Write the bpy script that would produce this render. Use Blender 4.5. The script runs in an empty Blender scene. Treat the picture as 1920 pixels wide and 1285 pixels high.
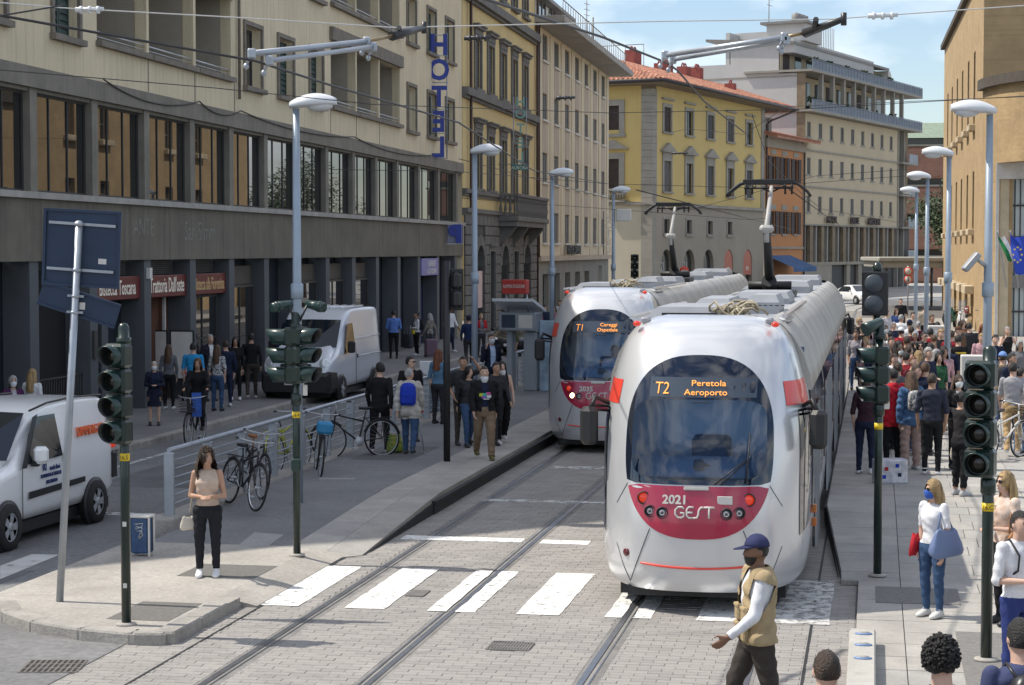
import bpy, bmesh, math, random
import numpy as np
from mathutils import Vector as V, Matrix as M, noise as NZ
R = math.radians
S = bpy.context.scene
COL = S.collection
rnd = random.Random(7)

# ---------------------------------------------------------------- camera, sky, sun, exposure
F, CX, CY, H = 3600.0, 960.0, 642.5, 4.05          # focal length in photo pixels, centre, eye height
TH = math.atan(172.5 / F)
CT, ST = math.cos(TH), math.sin(TH)
cam = bpy.data.objects.new('camera', bpy.data.cameras.new('camera'))
COL.objects.link(cam)
cam.location = (0, 0, H)
cam.rotation_euler = (R(90) - TH, 0, 0)
cam.data.sensor_width = 36
cam.data.lens = F / 1920 * 36
cam.data.clip_start = 0.2
cam.data.clip_end = 6000
S.camera = cam

SUN_ELEV, SUN_AZ = R(55.5), math.atan2(-1.0, 0.20)   # azimuth measured from +Y towards +X (the sun stands to the left)
w = bpy.data.worlds.new('World')
S.world = w
w.use_nodes = True
nt = w.node_tree
bg = nt.nodes['Background']
sky = nt.nodes.new('ShaderNodeTexSky')
sky.sky_type = 'NISHITA'
sky.sun_disc = False
sky.sun_elevation = SUN_ELEV
sky.sun_rotation = SUN_AZ
sky.altitude = 50
sky.air_density = 1.0
sky.dust_density = 0.6
sky.ozone_density = 1.0
# broken white cloud mixed over the clear sky
tc = nt.nodes.new('ShaderNodeTexCoord')
mp = nt.nodes.new('ShaderNodeMapping')
mp.inputs['Scale'].default_value = (1.0, 1.0, 2.4)
mp.inputs['Location'].default_value = (0.62, 0.3, 0.2)
cn = nt.nodes.new('ShaderNodeTexNoise')
cn.inputs['Scale'].default_value = 4.2
cn.inputs['Detail'].default_value = 9
cn.inputs['Roughness'].default_value = 0.52
rp = nt.nodes.new('ShaderNodeValToRGB')
rp.color_ramp.elements[0].position = 0.45
rp.color_ramp.elements[1].position = 0.62
mx = nt.nodes.new('ShaderNodeMixRGB')
mx.inputs['Color2'].default_value = (12.0, 12.3, 12.8, 1)
nt.links.new(tc.outputs['Generated'], mp.inputs['Vector'])
nt.links.new(mp.outputs[0], cn.inputs['Vector'])
nt.links.new(cn.outputs[0], rp.inputs[0])
nt.links.new(rp.outputs[0], mx.inputs['Fac'])
pale = nt.nodes.new('ShaderNodeMixRGB')            # bright hazy midday blue
pale.blend_type = 'MULTIPLY'
pale.inputs['Fac'].default_value = 1
pale.inputs['Color2'].default_value = (1.28, 1.30, 1.36, 1)
nt.links.new(sky.outputs[0], pale.inputs['Color1'])
nt.links.new(pale.outputs[0], mx.inputs['Color1'])
nt.links.new(mx.outputs[0], bg.inputs['Color'])
bg.inputs['Strength'].default_value = 0.10
sl = bpy.data.lights.new('sun', 'SUN')
sl.energy = 4.4
sl.angle = R(0.53)
sl.color = (1.0, 0.94, 0.84)
sun = bpy.data.objects.new('sun', sl)
COL.objects.link(sun)
_ts = V((math.sin(SUN_AZ) * math.cos(SUN_ELEV), math.cos(SUN_AZ) * math.cos(SUN_ELEV), math.sin(SUN_ELEV)))
sun.rotation_euler = _ts.to_track_quat('Z', 'Y').to_euler()
S.view_settings.view_transform = 'Standard'
S.view_settings.look = 'None'
S.view_settings.gamma = 1
S.view_settings.exposure = 0.22
S.view_settings.use_curve_mapping = False
S.cycles.max_bounces = 6
S.cycles.transparent_max_bounces = 12

# ---------------------------------------------------------------- helpers
def ray(px, py):
    a = (px - CX) / F
    b = (py - CY) / F
    return V((a, CT - b * ST, -ST - b * CT))
def W(px, py, z=0.0):                      # photo pixel -> point of the level plane z
    d = ray(px, py)
    t = (z - H) / d.z
    return V((d.x * t, d.y * t, z))
def WD(px, py, Y):                         # photo pixel -> point at distance Y
    d = ray(px, py)
    t = Y / d.y
    return V((d.x * t, Y, H + d.z * t))
PSI = math.atan(679 * CT / F)
CP, SP = math.cos(PSI), math.sin(PSI)
def UV(u, v, z=0.0):                       # along the rails, to the right of them
    return V((u * SP + v * CP, u * CP - v * SP, z))
def toUV(p):
    return (p[0] * SP + p[1] * CP, p[0] * CP - p[1] * SP)

def tag(o, label=None, cat=None, group=None, kind=None):
    if label: o['label'] = label
    if cat: o['category'] = cat
    if group: o['group'] = group
    if kind: o['kind'] = kind
    return o
def empty(name, loc=(0, 0, 0), rz=0.0, label=None, cat=None, group=None):
    o = bpy.data.objects.new(name, None)
    o.empty_display_size = 0.2
    COL.objects.link(o)
    o.location = loc
    o.rotation_euler = (0, 0, rz)
    return tag(o, label, cat, group)
def link(name, me, parent=None, loc=None, rz=None):
    o = bpy.data.objects.new(name, me)
    COL.objects.link(o)
    if parent: o.parent = parent
    if loc is not None: o.location = loc
    if rz is not None: o.rotation_euler = (0, 0, rz)
    return o
def kids(o):
    return list(o.children)
def copy_tree(o, parent=None):
    c = o.copy()
    COL.objects.link(c)
    c.parent = parent
    for ch in kids(o):
        copy_tree(ch, c)
    return c

MATS = {}
def mat(name, col=(.5, .5, .5), rough=.6, metal=0., var=.12, scale=2.5, fine=0., bump=0., bscale=40., streak=0., spec=.5,
        coat=0., emit=None, estr=1.0, tex=None, col2=None, stretch=None, dirt=0.):
    if name in MATS: return MATS[name]
    m = bpy.data.materials.new(name)
    MATS[name] = m
    m.use_nodes = True
    t = m.node_tree
    N, L = t.nodes, t.links
    b = N['Principled BSDF']
    b.inputs['Roughness'].default_value = rough
    b.inputs['Metallic'].default_value = metal
    b.inputs['Specular IOR Level'].default_value = spec
    b.inputs['Coat Weight'].default_value = coat
    if coat: b.inputs['Coat Roughness'].default_value = 0.06
    c = (*col, 1)
    b.inputs['Base Color'].default_value = c
    if emit:
        b.inputs['Emission Color'].default_value = (*emit, 1)
        b.inputs['Emission Strength'].default_value = estr
    if var or streak or tex or bump or col2:
        co = N.new('ShaderNodeTexCoord')
        vec = co.outputs['Object']
    cur = None
    def mixc(a, fac, colb):
        x = N.new('ShaderNodeMixRGB')
        if isinstance(a, tuple): x.inputs[1].default_value = a
        else: L.new(a, x.inputs[1])
        L.new(fac, x.inputs[0])
        if isinstance(colb, tuple): x.inputs[2].default_value = colb
        else: L.new(colb, x.inputs[2])
        return x.outputs[0]
    def ramp(fac, p0, p1, v0=0., v1=1.):
        r = N.new('ShaderNodeMapRange')
        r.inputs[1].default_value = p0
        r.inputs[2].default_value = p1
        r.inputs[3].default_value = v0
        r.inputs[4].default_value = v1
        L.new(fac, r.inputs[0])
        return r.outputs[0]
    def nz(sc, det=5, st=None, ro=.6):
        n = N.new('ShaderNodeTexNoise')
        n.inputs['Scale'].default_value = sc
        n.inputs['Detail'].default_value = det
        n.inputs['Roughness'].default_value = ro
        if st:
            mpn = N.new('ShaderNodeMapping')
            mpn.inputs['Scale'].default_value = st
            L.new(vec, mpn.inputs[0])
            L.new(mpn.outputs[0], n.inputs['Vector'])
        else:
            L.new(vec, n.inputs['Vector'])
        return n.outputs[0]
    cur = c
    if tex:
        br = N.new('ShaderNodeTexBrick')
        br.inputs['Scale'].default_value = tex[0]
        br.inputs['Color1'].default_value = c
        br.inputs['Color2'].default_value = (*(col2 or [x * .8 for x in col]), 1)
        br.inputs['Mortar'].default_value = (*tex[1], 1)
        br.inputs['Mortar Size'].default_value = tex[2]
        br.inputs['Brick Width'].default_value = tex[3]
        br.inputs['Row Height'].default_value = tex[4]
        mpn = N.new('ShaderNodeMapping')
        mpn.inputs['Rotation'].default_value = tex[5] if len(tex) > 5 else (R(90), 0, 0)
        L.new(vec, mpn.inputs[0])
        L.new(mpn.outputs[0], br.inputs['Vector'])
        cur = br.outputs['Color']
    elif col2:
        cur = mixc(c, ramp(nz(scale * 1.7, 6), .38, .62), (*col2, 1))
    if var:
        lo = tuple(max(0., 1 - var * 1.6) for _ in range(3)) + (1,)
        hi = tuple(1 + var for _ in range(3)) + (1,)
        g = mixc(lo, ramp(nz(scale, 7, stretch), .3, .7), hi)
        x = N.new('ShaderNodeMixRGB'); x.blend_type = 'MULTIPLY'; x.inputs[0].default_value = 1
        if isinstance(cur, tuple): x.inputs[1].default_value = cur
        else: L.new(cur, x.inputs[1])
        L.new(g, x.inputs[2])
        cur = x.outputs[0]
    if fine:
        g = mixc((1 - fine, 1 - fine, 1 - fine, 1), ramp(nz(scale * 28, 3), .3, .7), (1 + fine, 1 + fine, 1 + fine, 1))
        x = N.new('ShaderNodeMixRGB'); x.blend_type = 'MULTIPLY'; x.inputs[0].default_value = 1
        if isinstance(cur, tuple): x.inputs[1].default_value = cur
        else: L.new(cur, x.inputs[1])
        L.new(g, x.inputs[2])
        cur = x.outputs[0]
    if streak:
        s = ramp(nz(1.0, 6, (5., 5., .25), .7), .48, .72, 0, streak)
        cur = mixc(cur, s, tuple(x * .38 for x in col) + (1,))
    if dirt:
        s = ramp(nz(scale * 3.1, 8, None, .75), .52, .7, 0, dirt)
        cur = mixc(cur, s, tuple(x * .45 for x in col) + (1,))
    if not isinstance(cur, tuple): L.new(cur, b.inputs['Base Color'])
    if bump:
        bp = N.new('ShaderNodeBump')
        bp.inputs['Strength'].default_value = bump
        bp.inputs['Distance'].default_value = .02
        L.new(nz(bscale, 4), bp.inputs['Height'])
        L.new(bp.outputs[0], b.inputs['Normal'])
    return m
def glassmat(name, tint, refl=.04, rough=.02):
    # clear pane: transparent, with a fresnel reflection
    if name in MATS: return MATS[name]
    m = bpy.data.materials.new(name)
    MATS[name] = m
    m.use_nodes = True
    t = m.node_tree
    N, L = t.nodes, t.links
    N.remove(N['Principled BSDF'])
    tr = N.new('ShaderNodeBsdfTransparent'); tr.inputs[0].default_value = (*tint, 1)
    gl = N.new('ShaderNodeBsdfGlossy'); gl.inputs['Roughness'].default_value = rough
    gl.inputs[0].default_value = (.95, .97, 1, 1)
    fr = N.new('ShaderNodeFresnel'); fr.inputs[0].default_value = 1.5
    ad = N.new('ShaderNodeMath'); ad.operation = 'ADD'; ad.inputs[1].default_value = refl
    L.new(fr.outputs[0], ad.inputs[0])
    mxs = N.new('ShaderNodeMixShader')
    L.new(ad.outputs[0], mxs.inputs[0]); L.new(tr.outputs[0], mxs.inputs[1]); L.new(gl.outputs[0], mxs.inputs[2])
    L.new(mxs.outputs[0], N['Material Output'].inputs[0])
    return m
def wornpaint(name, col, wear=.5, scale=9.):
    # road paint with gaps worn through
    if name in MATS: return MATS[name]
    m = mat(name, col, .7, var=.1, scale=3)
    t = m.node_tree
    N, L = t.nodes, t.links
    co = N.new('ShaderNodeTexCoord')
    n = N.new('ShaderNodeTexNoise'); n.inputs['Scale'].default_value = scale; n.inputs['Detail'].default_value = 8; n.inputs['Roughness'].default_value = .72
    r = N.new('ShaderNodeMapRange'); r.inputs[1].default_value = wear - .06; r.inputs[2].default_value = wear + .06
    L.new(co.outputs['Object'], n.inputs['Vector']); L.new(n.outputs[0], r.inputs[0])
    L.new(r.outputs[0], N['Principled BSDF'].inputs['Alpha'])
    return m

class MB:
    """collects shapes and links them as one mesh object"""
    def __init__(s, T=None):
        s.v = []; s.f = []; s.m = []; s.s = []; s.T = T
    def add(s, vs, fs, mi=0, sm=False):
        o = len(s.v)
        if s.T is not None: vs = [s.T @ V(p) for p in vs]
        s.v += [tuple(p) for p in vs]
        for f in fs:
            s.f.append([i + o for i in f]); s.m.append(mi); s.s.append(sm)
        return s
    def box(s, x0, y0, z0, x1, y1, z1, mi=0):
        return s.add([(x0, y0, z0), (x1, y0, z0), (x1, y1, z0), (x0, y1, z0), (x0, y0, z1), (x1, y0, z1), (x1, y1, z1), (x0, y1, z1)],
                     [(0, 3, 2, 1), (4, 5, 6, 7), (0, 1, 5, 4), (1, 2, 6, 5), (2, 3, 7, 6), (3, 0, 4, 7)], mi)
    def bbox(s, x0, y0, z0, x1, y1, z1, b=.02, mi=0):      # box with chamfered edges
        def ring(z, d):
            return [(x0 + b + d, y0 + d, z), (x1 - b - d, y0 + d, z), (x1 - d, y0 + b + d, z), (x1 - d, y1 - b - d, z), (x1 - b - d, y1 - d, z), (x0 + b + d, y1 - d, z), (x0 + d, y1 - b - d, z), (x0 + d, y0 + b + d, z)]
        vs = ring(z0, b * .6) + ring(z0 + b, 0) + ring(z1 - b, 0) + ring(z1, b * .6)
        fs = [tuple(range(7, -1, -1)), tuple(range(24, 32))]
        for k in range(3):
            for i in range(8):
                j = (i + 1) % 8
                fs.append((k * 8 + i, k * 8 + j, k * 8 + 8 + j, k * 8 + 8 + i))
        return s.add(vs, fs, mi)
    def quad(s, a, b, c, d, mi=0):
        return s.add([a, b, c, d], [(0, 1, 2, 3)], mi)
    def poly(s, pts, mi=0):
        return s.add(pts, [tuple(range(len(pts)))], mi)
    def tube(s, pts, r, n=8, mi=0, sm=True, cap=True):
        pts = [V(p) for p in pts]
        rr = r if isinstance(r, (list, tuple)) else [r] * len(pts)
        vs = []
        prev = None
        for i, p in enumerate(pts):
            a = pts[max(0, i - 1)]; b = pts[min(len(pts) - 1, i + 1)]
            d = (b - a).normalized()
            if prev is None:
                up = V((0, 0, 1)) if abs(d.z) < .9 else V((1, 0, 0))
                x = d.cross(up).normalized()
            else:
                x = (prev - d * prev.dot(d)).normalized()
            prev = x
            y = d.cross(x)
            for k in range(n):
                t = 2 * math.pi * k / n
                vs.append(p + (x * math.cos(t) + y * math.sin(t)) * rr[i])
        fs = []
        for i in range(len(pts) - 1):
            for k in range(n):
                j = (k + 1) % n
                fs.append((i * n + k, i * n + j, (i + 1) * n + j, (i + 1) * n + k))
        s.add(vs, fs, mi, sm)
        if cap:
            o = len(s.v) - len(vs)
            s.f.append([o + k for k in range(n - 1, -1, -1)]); s.m.append(mi); s.s.append(False)
            s.f.append([o + (len(pts) - 1) * n + k for k in range(n)]); s.m.append(mi); s.s.append(False)
        return s
    def loft(s, secs, mi=0, sm=True, cap=True, closed=True):  # list of equal-length point rings
        n = len(secs[0])
        vs = [p for r in secs for p in r]
        fs = []
        for i in range(len(secs) - 1):
            for k in range(n if closed else n - 1):
                j = (k + 1) % n
                fs.append((i * n + k, i * n + j, (i + 1) * n + j, (i + 1) * n + k))
        s.add(vs, fs, mi, sm)
        if cap and closed:
            o = len(s.v) - len(vs)
            s.f.append([o + k for k in range(n - 1, -1, -1)]); s.m.append(mi); s.s.append(False)
            s.f.append([o + (len(secs) - 1) * n + k for k in range(n)]); s.m.append(mi); s.s.append(False)
        return s
    def lathe(s, prof, n=16, c=(0, 0, 0), mi=0, sm=True, cap=True):     # prof: (r, z)
        secs = [[(c[0] + r * math.cos(2 * math.pi * k / n), c[1] + r * math.sin(2 * math.pi * k / n), c[2] + z) for k in range(n)] for r, z in prof]
        return s.loft(secs, mi, sm, cap)
    def ell(s, c, rx, ry, rz, nu=12, nv=8, mi=0):
        secs = []
        for i in range(nv + 1):
            t = math.pi * (i / nv - .5)
            q = max(math.cos(t), .02)
            secs.append([(c[0] + rx * q * math.cos(2 * math.pi * k / nu), c[1] + ry * q * math.sin(2 * math.pi * k / nu), c[2] + rz * math.sin(t)) for k in range(nu)])
        return s.loft(secs, mi, True)
    def prism(s, poly, z0, z1, mi=0, mtop=None):               # poly: ccw (x, y)
        n = len(poly)
        z0s = z0 if isinstance(z0, (list, tuple)) else [z0] * n
        z1s = z1 if isinstance(z1, (list, tuple)) else [z1] * n
        vs = [(p[0], p[1], z0s[i]) for i, p in enumerate(poly)] + [(p[0], p[1], z1s[i]) for i, p in enumerate(poly)]
        s.add(vs, [(i, (i + 1) % n, n + (i + 1) % n, n + i) for i in range(n)], mi)
        o = len(s.v) - 2 * n
        s.f.append([o + n + i for i in range(n)]); s.m.append(mi if mtop is None else mtop); s.s.append(False)
        s.f.append([o + i for i in range(n - 1, -1, -1)]); s.m.append(mi); s.s.append(False)
        return s
    def yprism(s, poly, y0, y1, mi=0):                         # poly: (x, z) extruded in y
        n = len(poly)
        vs = [(p[0], y0, p[1]) for p in poly] + [(p[0], y1, p[1]) for p in poly]
        return s.add(vs, [tuple(range(n)), tuple(range(2 * n - 1, n - 1, -1))] + [(i, n + i, n + (i + 1) % n, (i + 1) % n) for i in range(n)], mi)
    def mesh(s, name, mats):
        me = bpy.data.meshes.new(name)
        me.from_pydata(s.v, [], s.f)
        for m in (mats if isinstance(mats, (list, tuple)) else [mats]): me.materials.append(m)
        me.polygons.foreach_set('material_index', s.m)
        me.polygons.foreach_set('use_smooth', s.s)
        me.update()
        return me
    def build(s, name, mats, parent=None, label=None, cat=None, group=None, kind=None, loc=None, rz=None, fix=True):
        me = s.mesh(name, mats)
        if fix:
            bm = bmesh.new(); bm.from_mesh(me)
            bmesh.ops.recalc_face_normals(bm, faces=bm.faces)
            bm.to_mesh(me); bm.free()
        return tag(link(name, me, parent, loc, rz), label, cat, group, kind)
def arc(cx, cy, r, a0, a1, n):
    return [(cx + r * math.cos(R(a0 + (a1 - a0) * i / n)), cy + r * math.sin(R(a0 + (a1 - a0) * i / n))) for i in range(n + 1)]
def textmesh(body, size=1., ext=.01, align='CENTER', sx=1., bold=0., mirror=False, shear=0., name='lettering', space=1.):
    """lettering as a mesh lying in the local xz plane, facing -y, base line on z = 0"""
    cu = bpy.data.curves.new('t', 'FONT')
    cu.body = body; cu.size = size; cu.extrude = ext; cu.align_x = align; cu.offset = bold; cu.shear = shear
    cu.resolution_u = 3; cu.space_character = space
    o = bpy.data.objects.new('t', cu)
    COL.objects.link(o)
    dg = bpy.context.evaluated_depsgraph_get()
    me = bpy.data.meshes.new_from_object(o.evaluated_get(dg))
    bpy.data.objects.remove(o)
    bpy.data.curves.remove(cu)
    k = -1 if mirror else 1
    me.transform(M(((k * sx, 0, 0, 0), (0, 0, -1, 0), (0, 1, 0, 0), (0, 0, 0, 1))))
    me.name = name
    me.materials.clear()
    return me
def text(body, m, parent=None, loc=(0, 0, 0), size=1., name='lettering', rot=None, **k):
    me = textmesh(body, size, name=name, **k)
    me.materials.append(m)
    o = link(name, me, parent, loc)
    if rot is not None: o.rotation_euler = rot
    return o
# ---------------------------------------------------------------- ground (built along the rails: x = right of rail axis, y = along)
def gnd(mb, name, m, kind='structure', parent=None, **k):
    return mb.build(name, m, parent, kind=kind, rz=None if parent else -PSI, **k)
asph = mat('asphalt', (.155, .152, .148), .92, var=.14, scale=.5, fine=.25, dirt=.35, bump=.25, bscale=90)
asph2 = mat('street_asphalt', (.17, .168, .168), .9, var=.14, scale=.4, fine=.22, dirt=.3, bump=.2, bscale=80)
conc_p = mat('pavement_concrete', (.36, .335, .30), .9, var=.12, scale=.8, fine=.16, dirt=.35, bump=.2, bscale=60)
plat_m = mat('platform_asphalt', (.18, .178, .18), .9, var=.12, scale=.7, fine=.14, dirt=.25, bump=.15, bscale=90)
slabm = [mat('stone_slab_%s' % n, c, .88, var=.12, scale=1.3, fine=.12, dirt=.3, bump=.15, bscale=50) for n, c in
         (('warm', (.345, .325, .295)), ('grey', (.325, .31, .288)), ('pale', (.37, .35, .318)))]
kerbm = mat('kerb_stone', (.33, .31, .28), .9, var=.16, scale=2, fine=.2, dirt=.5, bump=.5, bscale=25)
bedm = mat('bed_mortar', (.235, .222, .205), .95, var=.15, scale=2)
pavm = [mat('paver_%s' % n, c, .85, var=.1, scale=1.4, fine=.12, dirt=.2) for n, c in
        (('light', (.30, .28, .26)), ('mid', (.283, .264, .245)), ('dark', (.262, .245, .23)))]
steel = mat('rail_steel', (.30, .31, .33), .32, .85, var=.15, scale=3)
blackm = mat('black_rubber', (.018, .018, .02), .7, var=.2, scale=4)
whitep = wornpaint('crossing_paint', (.74, .73, .70), .405, 9.)
whitep2 = wornpaint('faded_paint', (.55, .54, .52), .46, 6.)

g = MB(); g.box(-1500, -300, -.6, 1500, 2600, -.03); gnd(g, 'ground', asph)
g = MB(); g.box(-14.72, 8, -.2, -7.55, 24.2, 0.0); g.box(-14.72, 24.2, -.2, -9.75, 150, 0.0)
gnd(g, 'left_street', asph2)
g = MB(); g.box(-60, 130, -.2, 60, 320, -.012); gnd(g, 'far_square', mat('far_road', (.33, .315, .29), .9, var=.14, scale=.12, fine=.1))

# tram bed with its pavers
bed = MB(); bed.box(-7.55, 12, -.25, -.16, 131, -.0075)
BED = gnd(bed, 'tram_bed', bedm)
RAILS = (-6.11, -4.65, -2.64, -1.18)
PL, PW = .24, .12                                   # paver: across the track, along the track
U0, U1 = 16.6, 47.0
cells = []
rows = int((U1 - U0) / PW)
for r_ in range(rows):
    u = U0 + r_ * PW
    x = -7.5 if u < 20.3 else -6.84
    x -= PL * (.5 if r_ % 2 else 0.0)
    end = -.17
    while x < end:
        x1 = min(x + PL, end); xa = max(x, -7.53 if u < 20.3 else -6.84)
        segs = [(xa, x1)]
        for rv in RAILS:
            out = []
            for a, b in segs:
                if b <= rv - .10 or a >= rv + .13: out.append((a, b))
                else:
                    if a < rv - .11: out.append((a, rv - .10))
                    if b > rv + .14: out.append((rv + .13, b))
            segs = out
        for a, b in segs:
            if b - a > .04: cells.append((a, u, b, u + PW))
        x += PL
def paver_geo(mb, a, u, b, u1, dz, mi, k=.0022):
    e = .012
    x = .001; f = .0022
    mb.add([(a + x, u + k, -.014), (b - x, u + k, -.014), (b - x, u1 - k, -.014), (a + x, u1 - k, -.014),
            (a + x + f, u + k + e, dz), (b - x - f, u + k + e, dz), (b - x - f, u1 - k - e, dz), (a + x + f, u1 - k - e, dz)],
           [(4, 5, 6, 7), (0, 1, 5, 4), (1, 2, 6, 5), (2, 3, 7, 6), (3, 0, 4, 7)], mi)
full = []
for i_, (m_, dz) in enumerate([(pavm[0], .001), (pavm[1], -.002), (pavm[2], 0.), (pavm[0], -.003), (pavm[1], .002)]):
    b_ = MB(); paver_geo(b_, -PL / 2, -PW / 2, PL / 2, PW / 2, dz, 0)
    full.append(b_.mesh('paver', m_))
near = [c for c in cells if abs(c[2] - c[0] - PL) < 1e-6 and c[1] > 17.55 and -6.4 < c[0] < -1.3][:300]
nset = set(near)
for c in near:
    o = link('paver', rnd.choice(full), BED, ((c[0] + c[2]) / 2, (c[1] + c[3]) / 2, 0))
    o.rotation_euler = (R(rnd.uniform(-.5, .5)), R(rnd.uniform(-.35, .35)), R(rnd.uniform(-.6, .6)))
rest = MB()
for c in cells:
    if c not in nset:
        paver_geo(rest, *c[:1], c[1], c[2], c[3], rnd.uniform(-.004, .002), rnd.choice((0, 0, 1, 1, 1, 2)))
gnd(rest, 'paver_field', pavm, 'stuff', BED)
g = MB(); g.box(-6.84, U1, -.1, -.17, 131, -.008)
gnd(g, 'far_paving', mat('paving_far', (.31, .29, .27), .88, var=.1, scale=.6, tex=(1., (.17, .16, .15), .012, .24, .12, (0, 0, 0)), col2=(.28, .262, .245)), 'structure', BED)
for rv in RAILS:
    left = rv in (RAILS[0], RAILS[2])
    s_ = 1 if left else -1
    g = MB()
    for a, b, z0, z1, mi in ((-.10, -.06, -.1, -.004, 2), (-.06, 0., -.1, .004, 0), (0., .042, -.1, -.035, 1), (.042, .06, -.1, .002, 0), (.06, .13, -.1, -.004, 2)):
        x0, x1 = sorted((rv + s_ * a, rv + s_ * b))
        g.box(x0, 10, z0, x1, 131, z1, mi)
    gnd(g, 'tram_rail', (steel, blackm, mat('rail_mortar', (.20, .19, .18), .9, var=.2, scale=3, dirt=.3)), None, BED)
# far rails swinging to the right beyond the stop
for rv in RAILS:
    pts = []
    for i in range(31):
        t = i / 30
        u = 131 + 65 * math.sin(t * 1.15) ; v = rv + 62 * (1 - math.cos(t * 1.15)) * .95
        pts.append((v, u, -.005))
    g = MB(); g.tube(pts, .05, 4)
    gnd(g, 'tram_rail', (steel,), None, BED)
for a, b in (((-6.84, 14.), (-6.82, 131)), ((-.64, 14.), (-.62, 131)),):   # joints along the bed
    g = MB(); g.box(a[0] - .004, a[1], -.02, b[0] + .004, b[1], .0035); gnd(g, 'joint_strip', blackm, None, BED)

# zebra, stop lines
zb = 20.85
for k, (x0, x1) in enumerate([(-6.93, -6.41), (-5.87, -5.40), (-4.91, -4.69), (-4.58, -4.36), (-3.89, -3.40), (-2.89, -2.70), (-2.58, -2.38), (-1.88, -1.30), (-1.06, -.44)]):
    n = 14
    top, bot = [], []
    for i in range(n + 1):
        u = zb + .02 + (2.78) * i / n
        bot.append((x0 + rnd.uniform(-.008, .008), u)); top.append((x1 + rnd.uniform(-.008, .008), u))
    m_ = MB()
    for i in range(n):
        m_.quad((*bot[i], .006), (*top[i], .006), (*top[i + 1], .006), (*bot[i + 1], .006))
    gnd(m_, 'crossing_stripe', whitep2 if k == 8 else whitep, 'structure', BED)
for x0, x1, u0, u1, m in ((-6.5, -4.78, 26.05, 26.4, whitep), (-4.52, -3.84, 26.0, 26.35, whitep), (-6.2, -4.0, 30.3, 30.55, whitep2), (-5.9, -3.3, 35.1, 35.5, whitep2)):
    m_ = MB(); m_.box(x0, u0, -.05, x1, u1, .006); gnd(m_, 'stop_line', m, 'structure', BED)
for x0, x1, u0, u1 in ((-13.2, -11.4, 31, 34.5), (-12.4, -11.1, 41, 43), (-11.6, -10.4, 21.2, 22.6), (-9.3, -8.2, 33.5, 36)):
    m_ = MB(); zz = .003 if x1 < -10 else .273; m_.box(x0, u0, zz - .02, x1, u1, zz); gnd(m_, 'asphalt_patch', mat('patch_asphalt', (.12, .119, .12), .9, var=.2, scale=1, fine=.2))
# big stripes on the side street
for P4 in ([(0, 1062), (0, 1087), (112, 1041), (60, 1040)], [(12, 1117), (98, 1118), (292, 1051), (195, 1045)]):
    q = [toUV(W(*p, 0)) for p in P4]
    m_ = MB(); m_.poly([(v, u, .005) for u, v in q]); gnd(m_, 'crossing_stripe', wornpaint('street_paint', (.5, .49, .47), .36, 3.))
m_ = MB(); m_.box(-13.95, 12, .002, -13.83, 120, .005); gnd(m_, 'edge_line', whitep2)
m_ = MB(); m_.box(-12.5, 27.6, .002, -9.8, 27.9, .005); gnd(m_, 'edge_line', whitep2)

# corner island with its kerb stones
isl = [(-9.9, 20.3), (-9.64, 19.95), (-9.31, 19.4), (-8.76, 18.93), (-8.09, 18.63), (-7.47, 18.5), (-7.13, 18.56), (-7.06, 20.75)]
inner = isl + [(-7.30, 20.76), (-7.30, 24.3), (-9.9, 24.3)]
m_ = MB(); m_.prism(inner, -.1, .105); m_.prism([(-7.30, 20.76), (-6.86, 20.76), (-6.86, 24.3), (-7.30, 24.3)], -.1, [.105, .012, .012, .105]); gnd(m_, 'corner_pavement', conc_p)
KR = empty('kerb_edge', (0, 0, 0), -PSI); tag(KR, kind='structure')
def kerbstone(a, b, z0, z1, w=.22, parent=KR, m=kerbm):
    a, b = V((*a, 0)), V((*b, 0))
    d = (b - a).normalized(); n = V((-d.y, d.x, 0))
    mb = MB()
    L = (b - a).length
    mb.T = M.Translation(a) @ M(((d.x, n.x, 0, 0), (d.y, n.y, 0, 0), (0, 0, 1, 0), (0, 0, 0, 1)))
    mb.bbox(.006, -.012, z0, L - .006, w, z1, .022)
    mb.build('kerb_stone', m, parent)
def kerbline(pts, z0, z1, L=.8, **k):
    for a, b in zip(pts, pts[1:]):
        a, b = V(a), V(b)
        n = max(1, round((b - a).length / L))
        for i in range(n): kerbstone(tuple(a.lerp(b, i / n)), tuple(a.lerp(b, (i + 1) / n)), z0, z1, **k)
kerbline(isl[1:7], -.1, .125, .55)
kerbline([(-7.055, 18.60), (-7.055, 20.3)], -.1, .129, .9)
m_ = MB()
m_.prism([(-7.28, 20.3), (-7.05, 20.3), (-7.05, 20.85), (-7.28, 20.85)], -.1, [.12, .12, .02, .02]); m_.build('kerb_stone', kerbm, KR)
m_ = MB(); m_.box(-8.28, 21.98, .08, -7.3, 22.9, .109); gnd(m_, 'access_cover', mat('dark_cover', (.15, .142, .13), .85, var=.15, scale=20, bump=.6, bscale=70))
m_ = MB(); m_.box(-8.05, 19.25, .08, -7.35, 20.3, .109); gnd(m_, 'access_cover', MATS['dark_cover'])
# flush pavement between bed and platform
m_ = MB(); m_.prism([(-9.8, 24.3), (-7.62, 24.3), (-7.62, 24.5), (-9.8, 24.5)], -.1, .104); m_.prism([(-7.62, 24.3), (-7.30, 24.3), (-6.86, 24.3), (-6.64, 24.5), (-7.12, 24.5), (-7.62, 24.5)], -.1, [.1045, .1045, .012, .011, .056, .101]); gnd(m_, 'pavement_strip', conc_p)

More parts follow.
